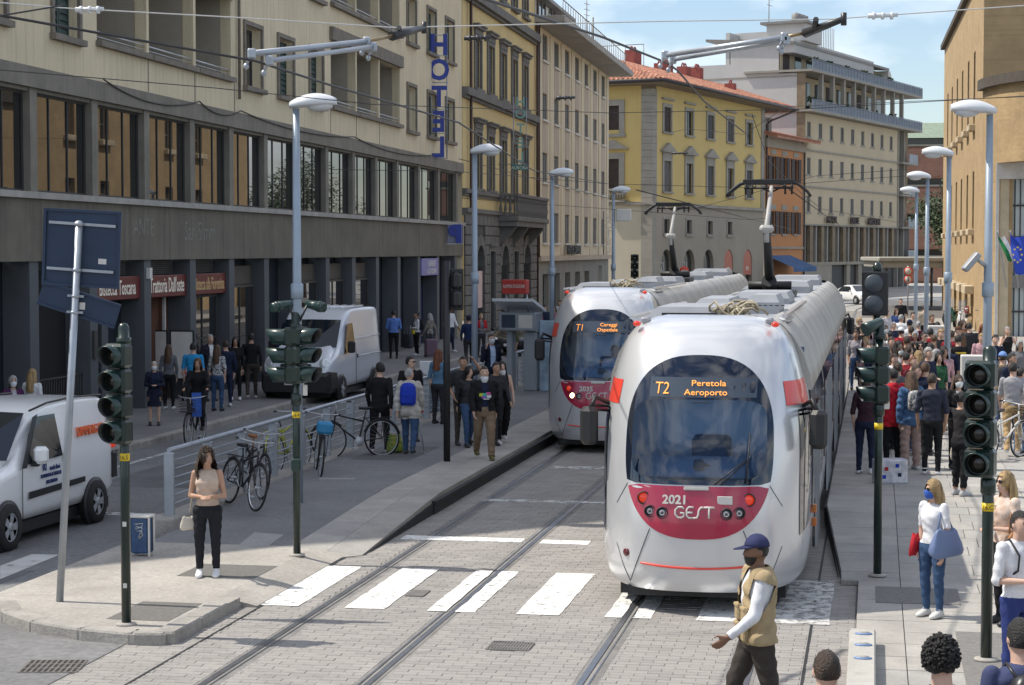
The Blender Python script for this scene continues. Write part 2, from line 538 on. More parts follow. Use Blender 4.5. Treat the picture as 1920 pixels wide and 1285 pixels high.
# left platform: rises from the pavement, stone edge, dark face towards the track
def station(u):  # platform height
    return .10 + .17 * min(1, max(0, (u - 24.5) / 4.6))
m_ = MB()
us = [24.5, 26, 27.5, 29.1, 40, 60, 75]
for a, b in zip(us, us[1:]):
    za, zb_ = station(a), station(b)
    m_.prism([(-9.62, a), (-7.62, a), (-7.62, b), (-9.62, b)], -.2, [za, za, zb_, zb_])
gnd(m_, 'left_platform', plat_m)
PLR = empty('platform_edge', (0, 0, 0), -PSI); tag(PLR, kind='structure')
u = 24.5
while u < 75:
    L = .99
    for x0, x1, dz in ((-7.62, -7.12, 0.), (-7.12, -6.64, .002)):
        q0, q1 = [[.27 * (k - 1) * -1 if False else station(t) * (1 - k) + (station(t) * 1.0 - .09 * max(0, 1 - (t - 24.5) / 4.6)) * k for k in ((0, .5) if x0 < -7.3 else (.5, 1))] for t in (u, u + L)]
        b_ = MB(); b_.prism([(x0 + .004, u + .004), (x1 - .004, u + .004), (x1 - .004, u + L - .004), (x0 + .004, u + L - .004)], -.2, [q0[0] + dz, q0[1] + dz, q1[1] + dz, q1[0] + dz])
        b_.build('edge_slab', slabm[rnd.randrange(3)], PLR)
    u += L
m_ = MB(); m_.box(-6.64, 28.6, -.1, -6.60, 75, .15); m_.box(-6.64, 28.6, .15, -6.57, 75, .205); m_.prism([(-6.64, 24.6), (-6.62, 24.6), (-6.62, 28.6), (-6.64, 28.6)], -.1, [.0, .0, .17, .17])
gnd(m_, 'platform_face', blackm, 'structure')
for P4 in ([(443, 1017), (500, 1018), (668, 908), (600, 908)],):
    q = [toUV(W(*p, .17)) for p in P4]
    m_ = MB(); m_.poly([(v, u_, station(u_) + .004) for u_, v in q]); gnd(m_, 'pale_paving_band', mat('pale_band', (.30, .29, .275), .9, var=.1, scale=1, fine=.12))
# low wall that carries the railing
m_ = MB(); m_.bbox(-9.98, 25.4, -.1, -9.62, 62, .30, .03); gnd(m_, 'railing_plinth', kerbm)

# hotel-side pavement
m_ = MB(); m_.box(-26, 5, -.2, -14.95, 200, .125); gnd(m_, 'hotel_pavement', mat('old_pavement', (.19, .185, .18), .9, var=.14, scale=.6, fine=.16, dirt=.3))
kerbline([(-14.74, 18), (-14.74, 100)], -.1, .14, 1.5)

# right-hand platform and pavement: stone slabs
def rst(u):
    return .06 + .19 * min(1, max(0, (u - 23.9) / 5.1))
m_ = MB()
for a, b in ((12, 23.9), (23.9, 29.), (29., 150)):
    za, zb_ = rst(a) - .02, rst(b) - .02
    ed = [-.155, -.155] if a < 20 else ([-.37, -.67] if a < 25 else [-.67, -.67])
    m_.prism([(ed[0], a), (14, a), (14, b), (ed[1], b)], -.2, [za, za, zb_, zb_])
RP = gnd(m_, 'right_platform', mat('slab_joint', (.13, .125, .12), .95, var=.1, scale=3))
cnt = 0
smesh = {}
u = 16.0
r_ = 0
stuffslab = MB()
while u < 110:
    Lr = .62
    edge = lambda q_: -.155 if q_ < 23.7 else max(-.66, -.36 - (q_ - 23.9) / 5.1 * .3)
    x = -.155 if u < 23.3 else -.655
    first = True
    x -= (.0 if first else 0)
    k = 0
    while x < 9.0:
        was = first
        wd = (.5 if u < 23.3 else 1.0) if first else (1.05 if (r_ + k) % 2 else .9)
        first = False
        za, zb_ = rst(u), rst(u + Lr)
        pl = [(x + .005, u + .005), (x + wd - .005, u + .005), (x + wd - .005, u + Lr - .005), (x + .005, u + Lr - .005)]
        if was: pl[0] = (edge(max(u, 23.9) if u > 23.3 else u) + .005, pl[0][1]); pl[3] = (edge(u + Lr if u > 23.3 else u) + .005, pl[3][1])
        dz = rnd.uniform(-.002, .002)
        vis = (x < 4.4)
        if cnt < 300 and vis and u < 52:
            b_ = MB(); b_.prism(pl, .0, [za + dz, za + dz, zb_ + dz, zb_ + dz]); b_.build('paving_slab', slabm[rnd.randrange(3)], RP); cnt += 1
        else:
            stuffslab.prism(pl, .0, [za + dz, za + dz, zb_ + dz, zb_ + dz], rnd.randrange(3))
        x += wd; k += 1
    u += Lr; r_ += 1
gnd(stuffslab, 'paving_slab', slabm, 'stuff', RP)
tact = mat('tactile_paving', (.20, .19, .178), .9, var=.14, scale=18, bump=.8, bscale=60)
for x0, x1, u0, u1 in ((.05, 1.0, 22.0, 23.05), (.87, 1.6, 17.4, 20.45)):
    b_ = MB(); b_.box(x0, u0, .03, x1, u1, .068)
    n = int((x1 - x0) / .1)
    gnd(b_, 'tactile_paving', tact)
m_ = MB(); m_.box(-.70, 29.0, -.1, -.665, 110, .20); gnd(m_, 'platform_face', blackm, 'structure')
m_ = MB(); m_.add([(-.40, 23.95, .0), (-.70, 29., .0), (-.70, 29., .235), (-.40, 23.95, .03)], [(0, 1, 2, 3)]); gnd(m_, 'platform_face', blackm, 'structure')

# concrete divider blocks with blue reflectors
db = empty('concrete_divider', UV(18.6, -.07), -PSI, 'low pale concrete divider with three blue oval studs at the pavement edge', 'divider')
b_ = MB(); b_.bbox(-.14, -2.2, -.05, .12, 1.05, .22, .025); b_.build('block', mat('divider_concrete', (.40, .385, .35), .9, var=.1, scale=2, fine=.12, dirt=.25), db)
for i, yy in enumerate((.75, .2, -.42)):
    b_ = MB(); b_.lathe([(.085, 0), (.085, .012), (.05, .02), (0.001, .021)], 18); o = b_.build('stud', mat('blue_ring', (.16, .24, .42), .5, var=.05), db, loc=(0, yy, .219))
    o.scale = (1, .62, 1)
    b_ = MB(); b_.lathe([(.055, .012), (.055, .024), (.001, .026)], 18); b_.build('stud_cap', slabm[2], o)

# gratings
def grate(px, py, z, w_, l_, nb, label, name='drain_grate', diag=0):
    c = W(px, py, z)
    o = empty(name, c, -PSI + R(diag), label, 'drain cover')
    b_ = MB(); b_.box(-w_ / 2, -l_ / 2, -.05, w_ / 2, l_ / 2, .002); b_.build('pit', mat('grate_void', (.03, .028, .027), .95, var=0), o)
    ir = mat('grate_iron', (.19, .175, .16), .6, .4, var=.2, scale=8)
    b_ = MB()
    for i in range(nb + 1):
        x = -w_ / 2 + w_ * i / nb
        b_.box(x - .011, -l_ / 2, -.01, x + .011, l_ / 2, .007)
    b_.build('bars', ir, o)
    b_ = MB()
    for yy in (-l_ / 2, -l_ / 6, l_ / 6, l_ / 2): b_.box(-w_ / 2, yy - .014, -.012, w_ / 2, yy + .014, .0065)
    b_.build('frame', ir, o)
grate(100, 1250, 0, .55, .55, 10, 'rusty square street grating below the corner island', diag=12)
grate(783, 1113, .004, .20, .38, 9, 'small drain grating beside the second white stripe of the crossing')
grate(957, 1212, .004, .42, .40, 14, 'ribbed drain grating in the pavers below the crossing stripes')
# ---------------------------------------------------------------- buildings
def froot(name, p, d, label, cat='building', group=None):
    return empty(name, (p[0], p[1], 0), math.atan2(d[1], d[0]), label, cat, group)
def wall(mb, x0, x1, z0, z1, holes=(), y=0., dep=.3, mi=0, mr=None):
    """a wall in the local xz plane at y with rectangular openings (reveals dep deep, towards +y)"""
    mr = mi if mr is None else mr
    holes = [h for h in holes if h[1] > x0 and h[0] < x1 and h[3] > z0 and h[2] < z1]
    xs = sorted({x0, x1, *[min(max(h[0], x0), x1) for h in holes], *[min(max(h[1], x0), x1) for h in holes]})
    zs = sorted({z0, z1, *[min(max(h[2], z0), z1) for h in holes], *[min(max(h[3], z0), z1) for h in holes]})
    for j in range(len(zs) - 1):
        za, zb_ = zs[j], zs[j + 1]
        run = None
        for i in range(len(xs) - 1):
            xa, xb = xs[i], xs[i + 1]
            mxx, mz = (xa + xb) / 2, (za + zb_) / 2
            hole = any(h[0] < mxx < h[1] and h[2] < mz < h[3] for h in holes)
            if not hole:
                run = (run[0], xb) if run else (xa, xb)
            if (hole or i == len(xs) - 2) and run:
                mb.quad((run[0], y, za), (run[1], y, za), (run[1], y, zb_), (run[0], y, zb_), mi)
                run = None
    for h in holes:
        xa, xb, za, zb_ = h[:4]
        yb = y + dep
        mb.quad((xa, y, za), (xa, yb, za), (xa, yb, zb_), (xa, y, zb_), mr)
        mb.quad((xb, yb, za), (xb, y, za), (xb, y, zb_), (xb, yb, zb_), mr)
        mb.quad((xa, y, za), (xb, y, za), (xb, yb, za), (xa, yb, za), mr)
        mb.quad((xa, yb, zb_), (xb, yb, zb_), (xb, y, zb_), (xa, y, zb_), mr)
mglass = mat('dark_window_glass', (.012, .014, .016), .012, var=0, spec=.5)
mglass.node_tree.nodes['Principled BSDF'].inputs['IOR'].default_value = 1.95
sglass = mat('shop_window_glass', (.016, .017, .018), .012, var=0)
sglass.node_tree.nodes['Principled BSDF'].inputs['IOR'].default_value = 2.7
mglass3 = mat('far_window_glass', (.05, .055, .06), .25, var=0, spec=.3)
mglass2 = mat('dim_window_glass', (.03, .032, .034), .08, var=0, spec=.6)
frdark = mat('dark_frame', (.05, .048, .046), .6, var=.1)
frgrey = mat('grey_frame', (.22, .21, .20), .6, var=.1)
shut_g = mat('green_shutter', (.03, .055, .048), .6, var=.12)
shut_b = mat('brown_shutter', (.045, .026, .022), .65, var=.15)
shut_k = mat('charcoal_shutter', (.075, .072, .072), .65, var=.15)
shut_t = mat('taupe_shutter', (.12, .112, .105), .65, var=.15)
white_t = mat('white_trim', (.62, .60, .56), .7, var=.08)
WCACHE = {}
def window(root, x0, x1, z0, z1, y=.22, frame=frgrey, glass=mglass, vm=1, hm=0, fw=.06, shutter=None, name='window'):
    w_, h_ = round(x1 - x0, 2), round(z1 - z0, 2)
    key = (w_, h_, frame.name, glass.name, vm, hm, fw, shutter.name if shutter else 0)
    if key not in WCACHE:
        b = MB()
        b.box(0, -.03, 0, fw, .05, h_); b.box(w_ - fw, -.03, 0, w_, .05, h_)
        b.box(fw, -.03, 0, w_ - fw, .05, fw); b.box(fw, -.03, h_ - fw, w_ - fw, .05, h_)
        for i in range(vm):
            c = w_ * (i + 1) / (vm + 1); b.box(c - fw * .35, -.025, fw, c + fw * .35, .045, h_ - fw)
        for i in range(hm):
            c = h_ * (i + 1) / (hm + 1); b.box(fw, -.022, c - fw * .3, w_ - fw, .042, c + fw * .3)
        fm = b.mesh(name, frame)
        b = MB(); b.box(fw * .5, .0, fw * .5, w_ - fw * .5, .02, h_ - fw * .5); gm = b.mesh('pane', glass)
        sm = None
        if shutter:
            b = MB()
            lw = w_ / 2
            for s0 in (0, lw):
                b.box(s0 + .01, -.09, .02, s0 + .07, -.05, h_ - .02); b.box(s0 + lw - .07, -.09, .02, s0 + lw - .01, -.05, h_ - .02)
                n = max(6, int(h_ / .16))
                for k in range(n):
                    zz = .03 + (h_ - .06) * k / n
                    b.add([(s0 + .06, -.088, zz), (s0 + lw - .06, -.088, zz), (s0 + lw - .06, -.052, zz + (h_ - .06) / n * .96), (s0 + .06, -.052, zz + (h_ - .06) / n * .96)], [(0, 1, 2, 3)])
            sm = b.mesh('shutters', shutter)
        WCACHE[key] = (fm, gm, sm)
    fm, gm, sm = WCACHE[key]
    o = link(name, fm, root, (x0, y, z0))
    link('pane', gm, o)
    if sm: link('shutters', sm, o)
    return o
def surround(mb, x0, x1, z0, z1, t=.16, p=.07, sill=.1, cap=0, y=0., mi=0):
    mb.box(x0 - t, y - p, z0, x0, y + .02, z1 + t, mi); mb.box(x1, y - p, z0, x1 + t, y + .02, z1 + t, mi)
    mb.box(x0, y - p, z1, x1, y + .02, z1 + t, mi)
    mb.box(x0 - t - .05, y - p - sill, z0 - .14, x1 + t + .05, y + .02, z0 - .002, mi)
    if cap:
        mb.box(x0 - t - .1, y - p - .15, z1 + t + .25, x1 + t + .1, y + .02, z1 + t + .25 + .14, mi)
        mb.box(x0 - t, y - p - .03, z1 + t + .002, x1 + t, y + .02, z1 + t + .248, mi)
        mb.box(x0 - t - .16, y - p - .22, z1 + t + .392, x1 + t + .16, y + .02, z1 + t + .46, mi)
def pediment(mb, x0, x1, z, h=.5, p=.22, y=0., mi=0):
    c = (x0 + x1) / 2
    mb.yprism([(x0, z), (x1, z), (c, z + h)], y - p, y + .02, mi)

plaster = mat('beige_plaster', (.66, .565, .395), .9, var=.07, scale=.5, fine=.05, streak=.42, bump=.12, bscale=25)
concr = mat('weathered_concrete', (.165, .147, .116), .9, var=.16, scale=.7, fine=.12, streak=.6, bump=.25, bscale=20)
concr2 = mat('smooth_concrete', (.215, .195, .163), .88, var=.14, scale=1.2, fine=.08, streak=.4)
stonebr = mat('brown_stone_surround', (.20, .175, .145), .88, var=.15, scale=3, fine=.1)
navy = mat('dark_blue_panel', (.014, .019, .028), .5, var=.12, scale=1)
void = mat('dark_interior', (.012, .011, .011), .9, var=0)

# ---- the hotel on the left: shop front, long strip window, beige upper floors
PA, DA = (-9.11, 47.68), (.17307, .98491)
hot = froot('hotel_building', PA, DA, 'beige plastered hotel with a long dark strip window above grey shop bays', 'hotel')
XL, XR = -16.5, 39.6
winA = [(-5.45, -4.05), (8.1, 9.65), (11.4, 12.96), (14.86, 16.36), (28.76, 30.25), (32.42, 34.0), (36.05, 37.72), (-9.3, -7.9), (-13, -11.6)]
lodA = [(-2.95, .25), (.42, 3.72), (3.9, 6.85), (17.45, 20.75), (20.92, 24.1), (24.28, 27.5)]
holes = []
for f in range(3):
    dz = 3.46 * f
    holes += [(a, b, 8.8 + dz, 10.56 + dz) for a, b in winA]
    holes += [(a, b, 8.92 + dz, 11.1 + dz) for a, b in lodA]
m_ = MB()
wall(m_, XL, XR, 7.95, 20., holes, 0., .32)
m_.box(XL, .35, 20., XR, 15, 20.25)
m_.quad((XR, 0, 0), (XR, 15, 0), (XR, 15, 20), (XR, 0, 20))
# end towards the side street: a chamfered corner
q = M(((DA[0], DA[1], 0), (-DA[1], DA[0], 0), (0, 0, 1))) @ (V((-23.6, 22.9, 0)) - V((*PA, 0)))
ch = V((q.x, q.y, 0))
m_.quad((XL, 0, 7.95), (ch.x, ch.y, 7.95), (ch.x, ch.y, 20), (XL, 0, 20))
m_.quad((XL, 0, 0), (ch.x, ch.y, 0), (ch.x, ch.y, 7.95), (XL, 0, 7.95), 1)
m_.poly([(XL, 0, 20), (ch.x, ch.y, 20), (ch.x + 14, ch.y + 12, 20), (XR, 15, 20.0)])
m_.build('wall', (plaster, concr), hot, fix=False)
for f in range(3):
    dz = 3.46 * f
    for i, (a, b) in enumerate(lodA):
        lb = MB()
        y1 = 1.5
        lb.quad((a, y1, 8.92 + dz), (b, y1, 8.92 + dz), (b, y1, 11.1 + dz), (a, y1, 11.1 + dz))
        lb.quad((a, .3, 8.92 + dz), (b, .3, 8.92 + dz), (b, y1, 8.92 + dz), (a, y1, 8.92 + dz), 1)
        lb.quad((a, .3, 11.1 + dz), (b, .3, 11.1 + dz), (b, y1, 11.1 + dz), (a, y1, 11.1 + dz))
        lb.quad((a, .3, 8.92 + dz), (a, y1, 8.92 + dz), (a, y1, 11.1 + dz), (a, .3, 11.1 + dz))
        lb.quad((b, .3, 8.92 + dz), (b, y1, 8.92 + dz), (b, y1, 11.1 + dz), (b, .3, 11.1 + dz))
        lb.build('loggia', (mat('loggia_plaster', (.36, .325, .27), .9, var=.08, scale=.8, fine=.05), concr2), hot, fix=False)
        window(hot, a + .25, a + 1.55, 8.95 + dz, 10.75 + dz, 1.42, frdark, mglass2, 1, 0, .07, shut_g)
        lb = MB(); lb.box(a - .06, -.16, 8.78 + dz, b + .06, .3, 8.915 + dz); lb.build('sill', stonebr, hot)
        lb = MB(); lb.tube([(a, .06, 9.13 + dz), (b, .06, 9.13 + dz)], .022, 6); lb.tube([(a, .06, 9.02 + dz), (b, .06, 9.02 + dz)], .012, 5); lb.build('handrail', mat('galv_rail', (.52, .54, .57), .35, .5, var=.08), hot)
    for a, b in ((-3.05, 7.0), (17.3, 27.65)):
        lb = MB(); lb.box(a, -.14, 11.11 + dz, b, .02, 11.55 + dz); lb.build('lintel_beam', stonebr, hot)
    for i, (a, b) in enumerate(winA):
        window(hot, a + .1, b - .1, 8.84 + dz, 10.52 + dz, .26, frdark, mglass2, 1, 0, .07, shut_g if i % 3 != 1 else None)
        sb = MB(); surround(sb, a, b, 8.8 + dz, 10.56 + dz, .13, .06, .1); sb.build('surround', stonebr, hot)
        if i in (4,):
            sb = MB(); sb.box(a + .45, .2, 8.95 + dz, a + .75, .235, 10.4 + dz); sb.build('curtain', white_t, hot)
# vertical joints under the loggias and the downpipe
for x in (.34, 3.8, 7.15, 20.83, 24.2, 17.4):
    jb = MB(); jb.box(x - .02, -.012, 8.0, x + .02, .01, 8.78); jb.build('joint', concr2, hot)
jb = MB(); jb.tube([(7.35, -.09, 8.35), (7.35, -.09, 20)], .045, 8); jb.build('downpipe', stonebr, hot)
# band, strip windows, ledge, fascia
jb = MB(); jb.box(XL, -.10, 7.52, XR, .02, 7.96); jb.box(XL, .02, 7.44, XR, .8, 7.95); jb.box(XL, .6, 5.2, XR, .75, 7.5); jb.build('string_course', concr2, hot)
jb = MB(); jb.box(XL, -.16, 5.16, XR + .1, .5, 5.30); jb.build('ledge', mat('ledge_stone', (.36, .34, .31), .88, var=.14, scale=2, streak=.3), hot)
jb = MB(); jb.box(XL, -.05, 3.82, XR, .5, 5.16); jb.build('fascia', concr, hot)
pil = [-16.3, -13.5, -9.95, -6.56, -3.17, .17, 3.53, 6.8, 10.05, 13.55, 16.87, 20.4, 23.68, 27.08, 30.82, 34.6, 38.45]
for a in pil:
    jb = MB(); jb.box(a - .18, -.02, 5.30, a + .18, .4, 7.52); jb.build('pilaster', concr2, hot)
for a, b in zip(pil, pil[1:]):
    window(hot, a + .18, b - .18, 5.31, 7.44, .17, frdark, mglass, 2, 0, .05, name='strip_window')
# ground floor bays
gp = [-13.6, -10.1, -6.6, -3.3, .17, 3.53, 6.8, 10.1, 13.5, 16.95, 20.4, 23.85, 27.3, 30.85, 34.5, 38.2]
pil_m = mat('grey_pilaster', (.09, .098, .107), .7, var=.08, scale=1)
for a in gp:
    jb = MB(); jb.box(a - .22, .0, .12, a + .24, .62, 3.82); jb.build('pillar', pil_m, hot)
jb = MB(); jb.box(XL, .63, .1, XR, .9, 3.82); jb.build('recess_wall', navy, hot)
kinds = ['dark', 'dark', 'void', 'toscana', 'door', 'bistecca', 'shop', 'dark', 'shop2', 'shop', 'shop2', 'dark', 'dark', 'garage', 'dark']
signred = mat('oxblood_sign', (.135, .018, .016), .5, var=.08)
cream = mat('cream_letter', (.90, .82, .68), .6, var=0)
gold = mat('gold_letter', (.62, .42, .20), .6, var=0)
for (a, b), k in zip(zip(gp, gp[1:]), kinds):
    a += .25; b -= .23
    if k in ('toscana', 'door', 'bistecca'):
        jb = MB()
        for i in range(7): jb.add([(a, .5, 3.44 + .05 * i), (b, .5, 3.44 + .05 * i), (b, .46, 3.48 + .05 * i), (a, .46, 3.48 + .05 * i)], [(0, 1, 2, 3)])
        jb.build('roller_slats', frgrey, hot)
        sb = MB(); sb.bbox(a, .10, 2.86, b, .30, 3.42, .015); sg = sb.build('sign_board', signred, hot)
        t_, mm, sz = {'toscana': ('Bistecca Toscana', cream, .50), 'door': ("Trattoria Dall'oste", cream, .54), 'bistecca': ('Bistecca alla Fiorentina', gold, .48)}[k]
        ln = {'toscana': .68, 'door': .62, 'bistecca': .56}[k]
        text(t_, mm, sg, ((a + b) / 2, .097, 2.985), sz, sx=ln, bold=.004, ext=.004)
    if k == 'void':
        jb = MB(); jb.box(a, .60, .13, b, .628, 3.6); jb.build('doorway', void, hot)
        jb = MB()
        for i in range(22): jb.tube([(a + (b - a) * i / 21, .2, .13), (a + (b - a) * i / 21, .2, 1.25)], .012, 4)
        jb.tube([(a, .2, 1.2), (b, .2, 1.2)], .018, 4); jb.build('iron_railing', frdark, hot)
    elif k == 'toscana':
        jb = MB(); jb.box(a + .05, .60, .13, b - .05, .628, 2.84); jb.build('doorway', navy, hot)
        jb = MB(); jb.box(a + 1.2, .4, .13, a + 1.6, .45, 2.8); jb.build('door_leaf', pil_m, hot)
    elif k == 'door':
        jb = MB(); jb.box(a + .05, .60, .13, b - .05, .628, 2.84); jb.build('doorway', mat('warm_interior', (.10, .035, .015), .8, var=.3, scale=1), hot)
        jb = MB(); jb.box(b - .7, .45, .13, b - .62, .52, 2.84); jb.build('door_frame', white_t, hot)
    elif k in ('bistecca',):
        window(hot, a + .05, b - .25, .45, 2.84, .3, frdark, sglass, 1, 1, .07, name='shop_window')
    elif k in ('shop', 'shop2'):
        window(hot, a, b - .15, .4, 3.05, .3, frdark, sglass, 1 if k == 'shop' else 0, 1 if k == 'shop2' else 0, .07, name='shop_window')
        jb = MB(); jb.box(a, .40, 3.06, b, .60, 3.6); jb.build('shutter_box', mat('brown_box', (.10, .085, .07), .7, var=.1), hot)
    elif k == 'garage':
        sb = MB(); sb.bbox(a, -.06, 3.02, b, .08, 3.72, .015); sg = sb.build('sign_board', mat('lilac_sign', (.20, .19, .42), .5, var=.06), hot)
        text('GARAGE', white_t, sg, ((a + b) / 2 + .3, -.063, 3.40), .34, bold=.006, ext=.004)
        text('LA STAZIONE', white_t, sg, ((a + b) / 2 + .3, -.063, 3.10), .28, bold=.006, ext=.004)
        jb = MB(); jb.box(a + .2, .60, .13, b - .2, .628, 2.6); jb.build('doorway', mat('dark_blue_doorway', (.02, .02, .09), .7, var=.1), hot)  # slab of one plain dark blue fills the doorway
# ghost of removed lettering on the fascia
gm_ = mat('pale_trace', (.235, .22, .19), .92, var=.2, scale=4)
text('ANTE', gm_, hot, (-.2, -.054, 4.42), .62, ext=.002, sx=.9)
text('San Simm', gm_, hot, (4.0, -.054, 4.32), .72, ext=.002, sx=.9)
ib = MB(); ib.box(-3.3 - .12, -.06, 1.55, -3.3 + .1, .0, 2.2); ib.build('intercom', frdark, hot)
ib = MB(); ib.box(.1, -.09, 3.35, .28, .0, 3.62); ib.build('number_plate', white_t, hot)
# cable swags on the band
sw = MB()
for a, b, dp in ((-2.9, 3.8, .5), (3.8, 7.3, .38), (7.3, 20, .35), (20, 33, .4)):
    sw.tube([(a + (b - a) * i / 12, -.13, 8.02 - dp * 4 * (i / 12) * (1 - i / 12) * .6) for i in range(13)], .02, 5)
sw.build('cable', frdark, hot)

# ---- classical house with the balcony
yel = mat('ochre_plaster', (.64, .50, .245), .9, var=.06, scale=.4, fine=.04, streak=.25)
gst = mat('grey_sandstone', (.16, .152, .142), .9, var=.14, scale=1.4, fine=.1, dirt=.2)
PB = (PA[0] + DA[0] * 39.75, PA[1] + DA[1] * 39.75)
clb = froot('classical_house', PB, DA, 'ochre classical house with grey stone ground floor and a stone balcony')
wx = [43.3 - 39.75, 46.55 - 39.75, 49.95 - 39.75, 53.2 - 39.75, 56.6 - 39.75]
LB = 20.25
hl = []
for c in wx: hl += [(c - .72, c + .72, 6.95, 9.55), (c - .72, c + .72, 11.6, 13.9), (c - .72, c + .72, 16.5, 18.6)]
m_ = MB(); wall(m_, 0, LB, 5.9, 22, hl, 0, .25); m_.quad((LB, 0, 0), (LB, 12, 0), (LB, 12, 22), (LB, 0, 22)); m_.box(0, 0.3, 22, LB, 12, 22.2)
m_.quad((0, 0, 5.9), (0, 12, 5.9), (0, 12, 22), (0, 0, 22))
m_.build('wall', yel, clb, fix=False)
for c in wx:
    for z0, z1, cap in ((6.95, 9.55, 1), (11.6, 13.9, 1), (16.5, 18.6, 0)):
        window(clb, c - .7, c + .7, z0 + .02, z1 - .02, .14, frdark, mglass2, 1, 0, .06, shut_k)
        sb = MB(); surround(sb, c - .72, c + .72, z0, z1, .2, .08, .12, cap); sb.build('surround', gst, clb)
for z0, z1, p in ((5.78, 5.98, .25), (6.66, 6.86, .2), (11.08, 11.42, .3), (15.5, 15.9, .35), (21.6, 22.1, .8)):
    b_ = MB(); b_.box(-.05, -p, z0, LB, .02, z1); b_.box(-.05, -p * .5, z0 - .14, LB, .02, z0 - .002); b_.build('cornice', gst, clb)
arches = [(wx[0] - 1.0, wx[0] + 1.0, 4.3, 1), (wx[1] - .75, wx[1] + .55, 4.0, 0), (wx[2] - 1.0, wx[2] + 1.0, 4.3, 1), (wx[3] - .75, wx[3] + .55, 4.0, 0), (wx[4] - 1.0, wx[4] + 1.1, 4.4, 1)]
m_ = MB(); wall(m_, 0, LB, 0, 5.7, [(a, b, .1, t) for a, b, t, r_ in arches], -.06, .5); m_.build('rusticated_wall', mat('joint_grey', (.09, .085, .08), .95, var=.1), clb, fix=False)
# rusticated blocks
def overlaps(xa, xb, za, zb_):
    for a, b, t, r_ in arches:
        if xb > a - .02 and xa < b + .02 and za < t + (.55 if r_ else .25): return (a, b)
    return None
cnt = 0
for j in range(12):
    za = .15 + .46 * j
    x = -.02 - (.45 if j % 2 else 0)
    while x < LB:
        xa, xb = max(x, 0), min(x + .95, LB)
        o_ = overlaps(xa, xb, za, za + .44)
        segs = [(xa, xb)]
        if o_: segs = [(xa, min(xb, o_[0] - .12)), (max(xa, o_[1] + .12), xb)]
        for p0, p1 in segs:
            if p1 - p0 > .1:
                b_ = MB(); b_.bbox(p0 + .018, -.15, za + .018, p1 - .018, -.055, za + .442, .03); b_.build('stone_block', gst, clb); cnt += 1
        x += .95
for a, b, t, rd in arches:
    b_ = MB(); b_.box(a, .38, .1, b, .43, t); b_.build('shop_opening', mglass2 if rd else shut_k, clb)
    b_ = MB()
    if rd:
        c, r0 = (a + b) / 2, (b - a) / 2
        for k in range(9):
            a0, a1 = R(180 * k / 9 + 1), R(180 * (k + 1) / 9 - 1)
            q4 = [(c + (r0 + o) * math.cos(t_), t - r0 + (r0 + o) * math.sin(t_)) for o, t_ in ((.0, a0), (.0, a1), (.5, a1), (.5, a0))]
            b_.yprism(q4, -.17, -.05)
        pts = [(c + r0 * math.cos(R(180 * k / 12)), t - r0 + r0 * math.sin(R(180 * k / 12))) for k in range(13)]
        b_.yprism([(b, t), (b, t - r0)] + pts[1:7], -.1, .36); b_.yprism([(a, t - r0), (a, t)] + pts[6:12], -.1, .36)
    else:
        b_.box(a - .2, -.17, .15, a, -.05, t + .25); b_.box(b, -.17, .15, b + .2, -.05, t + .25); b_.box(a, -.17, t, b, -.05, t + .25); b_.box(a - .3, -.27, t + .252, b + .3, -.05, t + .37)
    b_.build('arch_stones' if rd else 'door_surround', gst, clb)
x0, x1 = 48.0 - 39.75, 57.7 - 39.75
b_ = MB(); b_.bbox(x0, -1.15, 5.5, x1, -.06, 5.74, .04); b_.box(x0 + .1, -1.05, 5.25, x1 - .1, -.06, 5.5)
bal = b_.build('balcony', gst, clb)
b_ = MB(); b_.bbox(x0, -1.15, 6.7, x1, -.95, 6.86, .03); b_.bbox(x0, -.95, 6.7, x0 + .2, -.06, 6.86, .03); b_.bbox(x1 - .2, -.95, 6.7, x1, -.06, 6.86, .03); b_.build('balustrade_rail', gst, bal)
prof = [(.05, 0), (.05, .08), (.035, .12), (.085, .35), (.05, .6), (.035, .75), (.06, .82), (.06, .96)]
bm_ = MB(); bm_.lathe(prof, 8); bme = bm_.mesh('baluster', gst)
for i in range(26): link('baluster', bme, bal, (x0 + .25 + (x1 - x0 - .5) * i / 25, -1.05, 5.74))
for i in range(4): link('baluster', bme, bal, (x0 + .1, -.95 + .24 * i, 5.74)); link('baluster', bme, bal, (x1 - .1, -.95 + .24 * i, 5.74))
for x in (x0 + .6, x0 + 4.2, x1 - .6):
    b_ = MB(); b_.T = M.Translation((x, 0, 0)); b_.T = b_.T @ M.Rotation(R(90), 4, 'Z')
    b_.yprism([(-.95, 5.25), (-.06, 5.25), (-.06, 4.3), (-.25, 4.4), (-.8, 5.0)], -.15, .15); b_.build('console', gst, bal)
for x, za, zb_ in ((1.2, 6.1, 22), (LB - .12, .2, 22), (LB + .35, 3.7, 17)):
    b_ = MB(); b_.tube([(x - .25, -.16, za - .25), (x, -.16, za), (x, -.16, zb_)] if za > 1 and x < 3 else [(x, -.16, za), (x, -.16, zb_)], .075, 8); b_.build('downpipe', mat('copper_pipe', (.06, .03, .022), .5, var=.2, scale=3), clb)
b_ = MB(); b_.box(1.9, -.35, 1.4, 2.9, -.2, 3.1); b_.build('poster_panel', mat('pink_poster', (.62, .45, .42), .6, var=.1), clb)

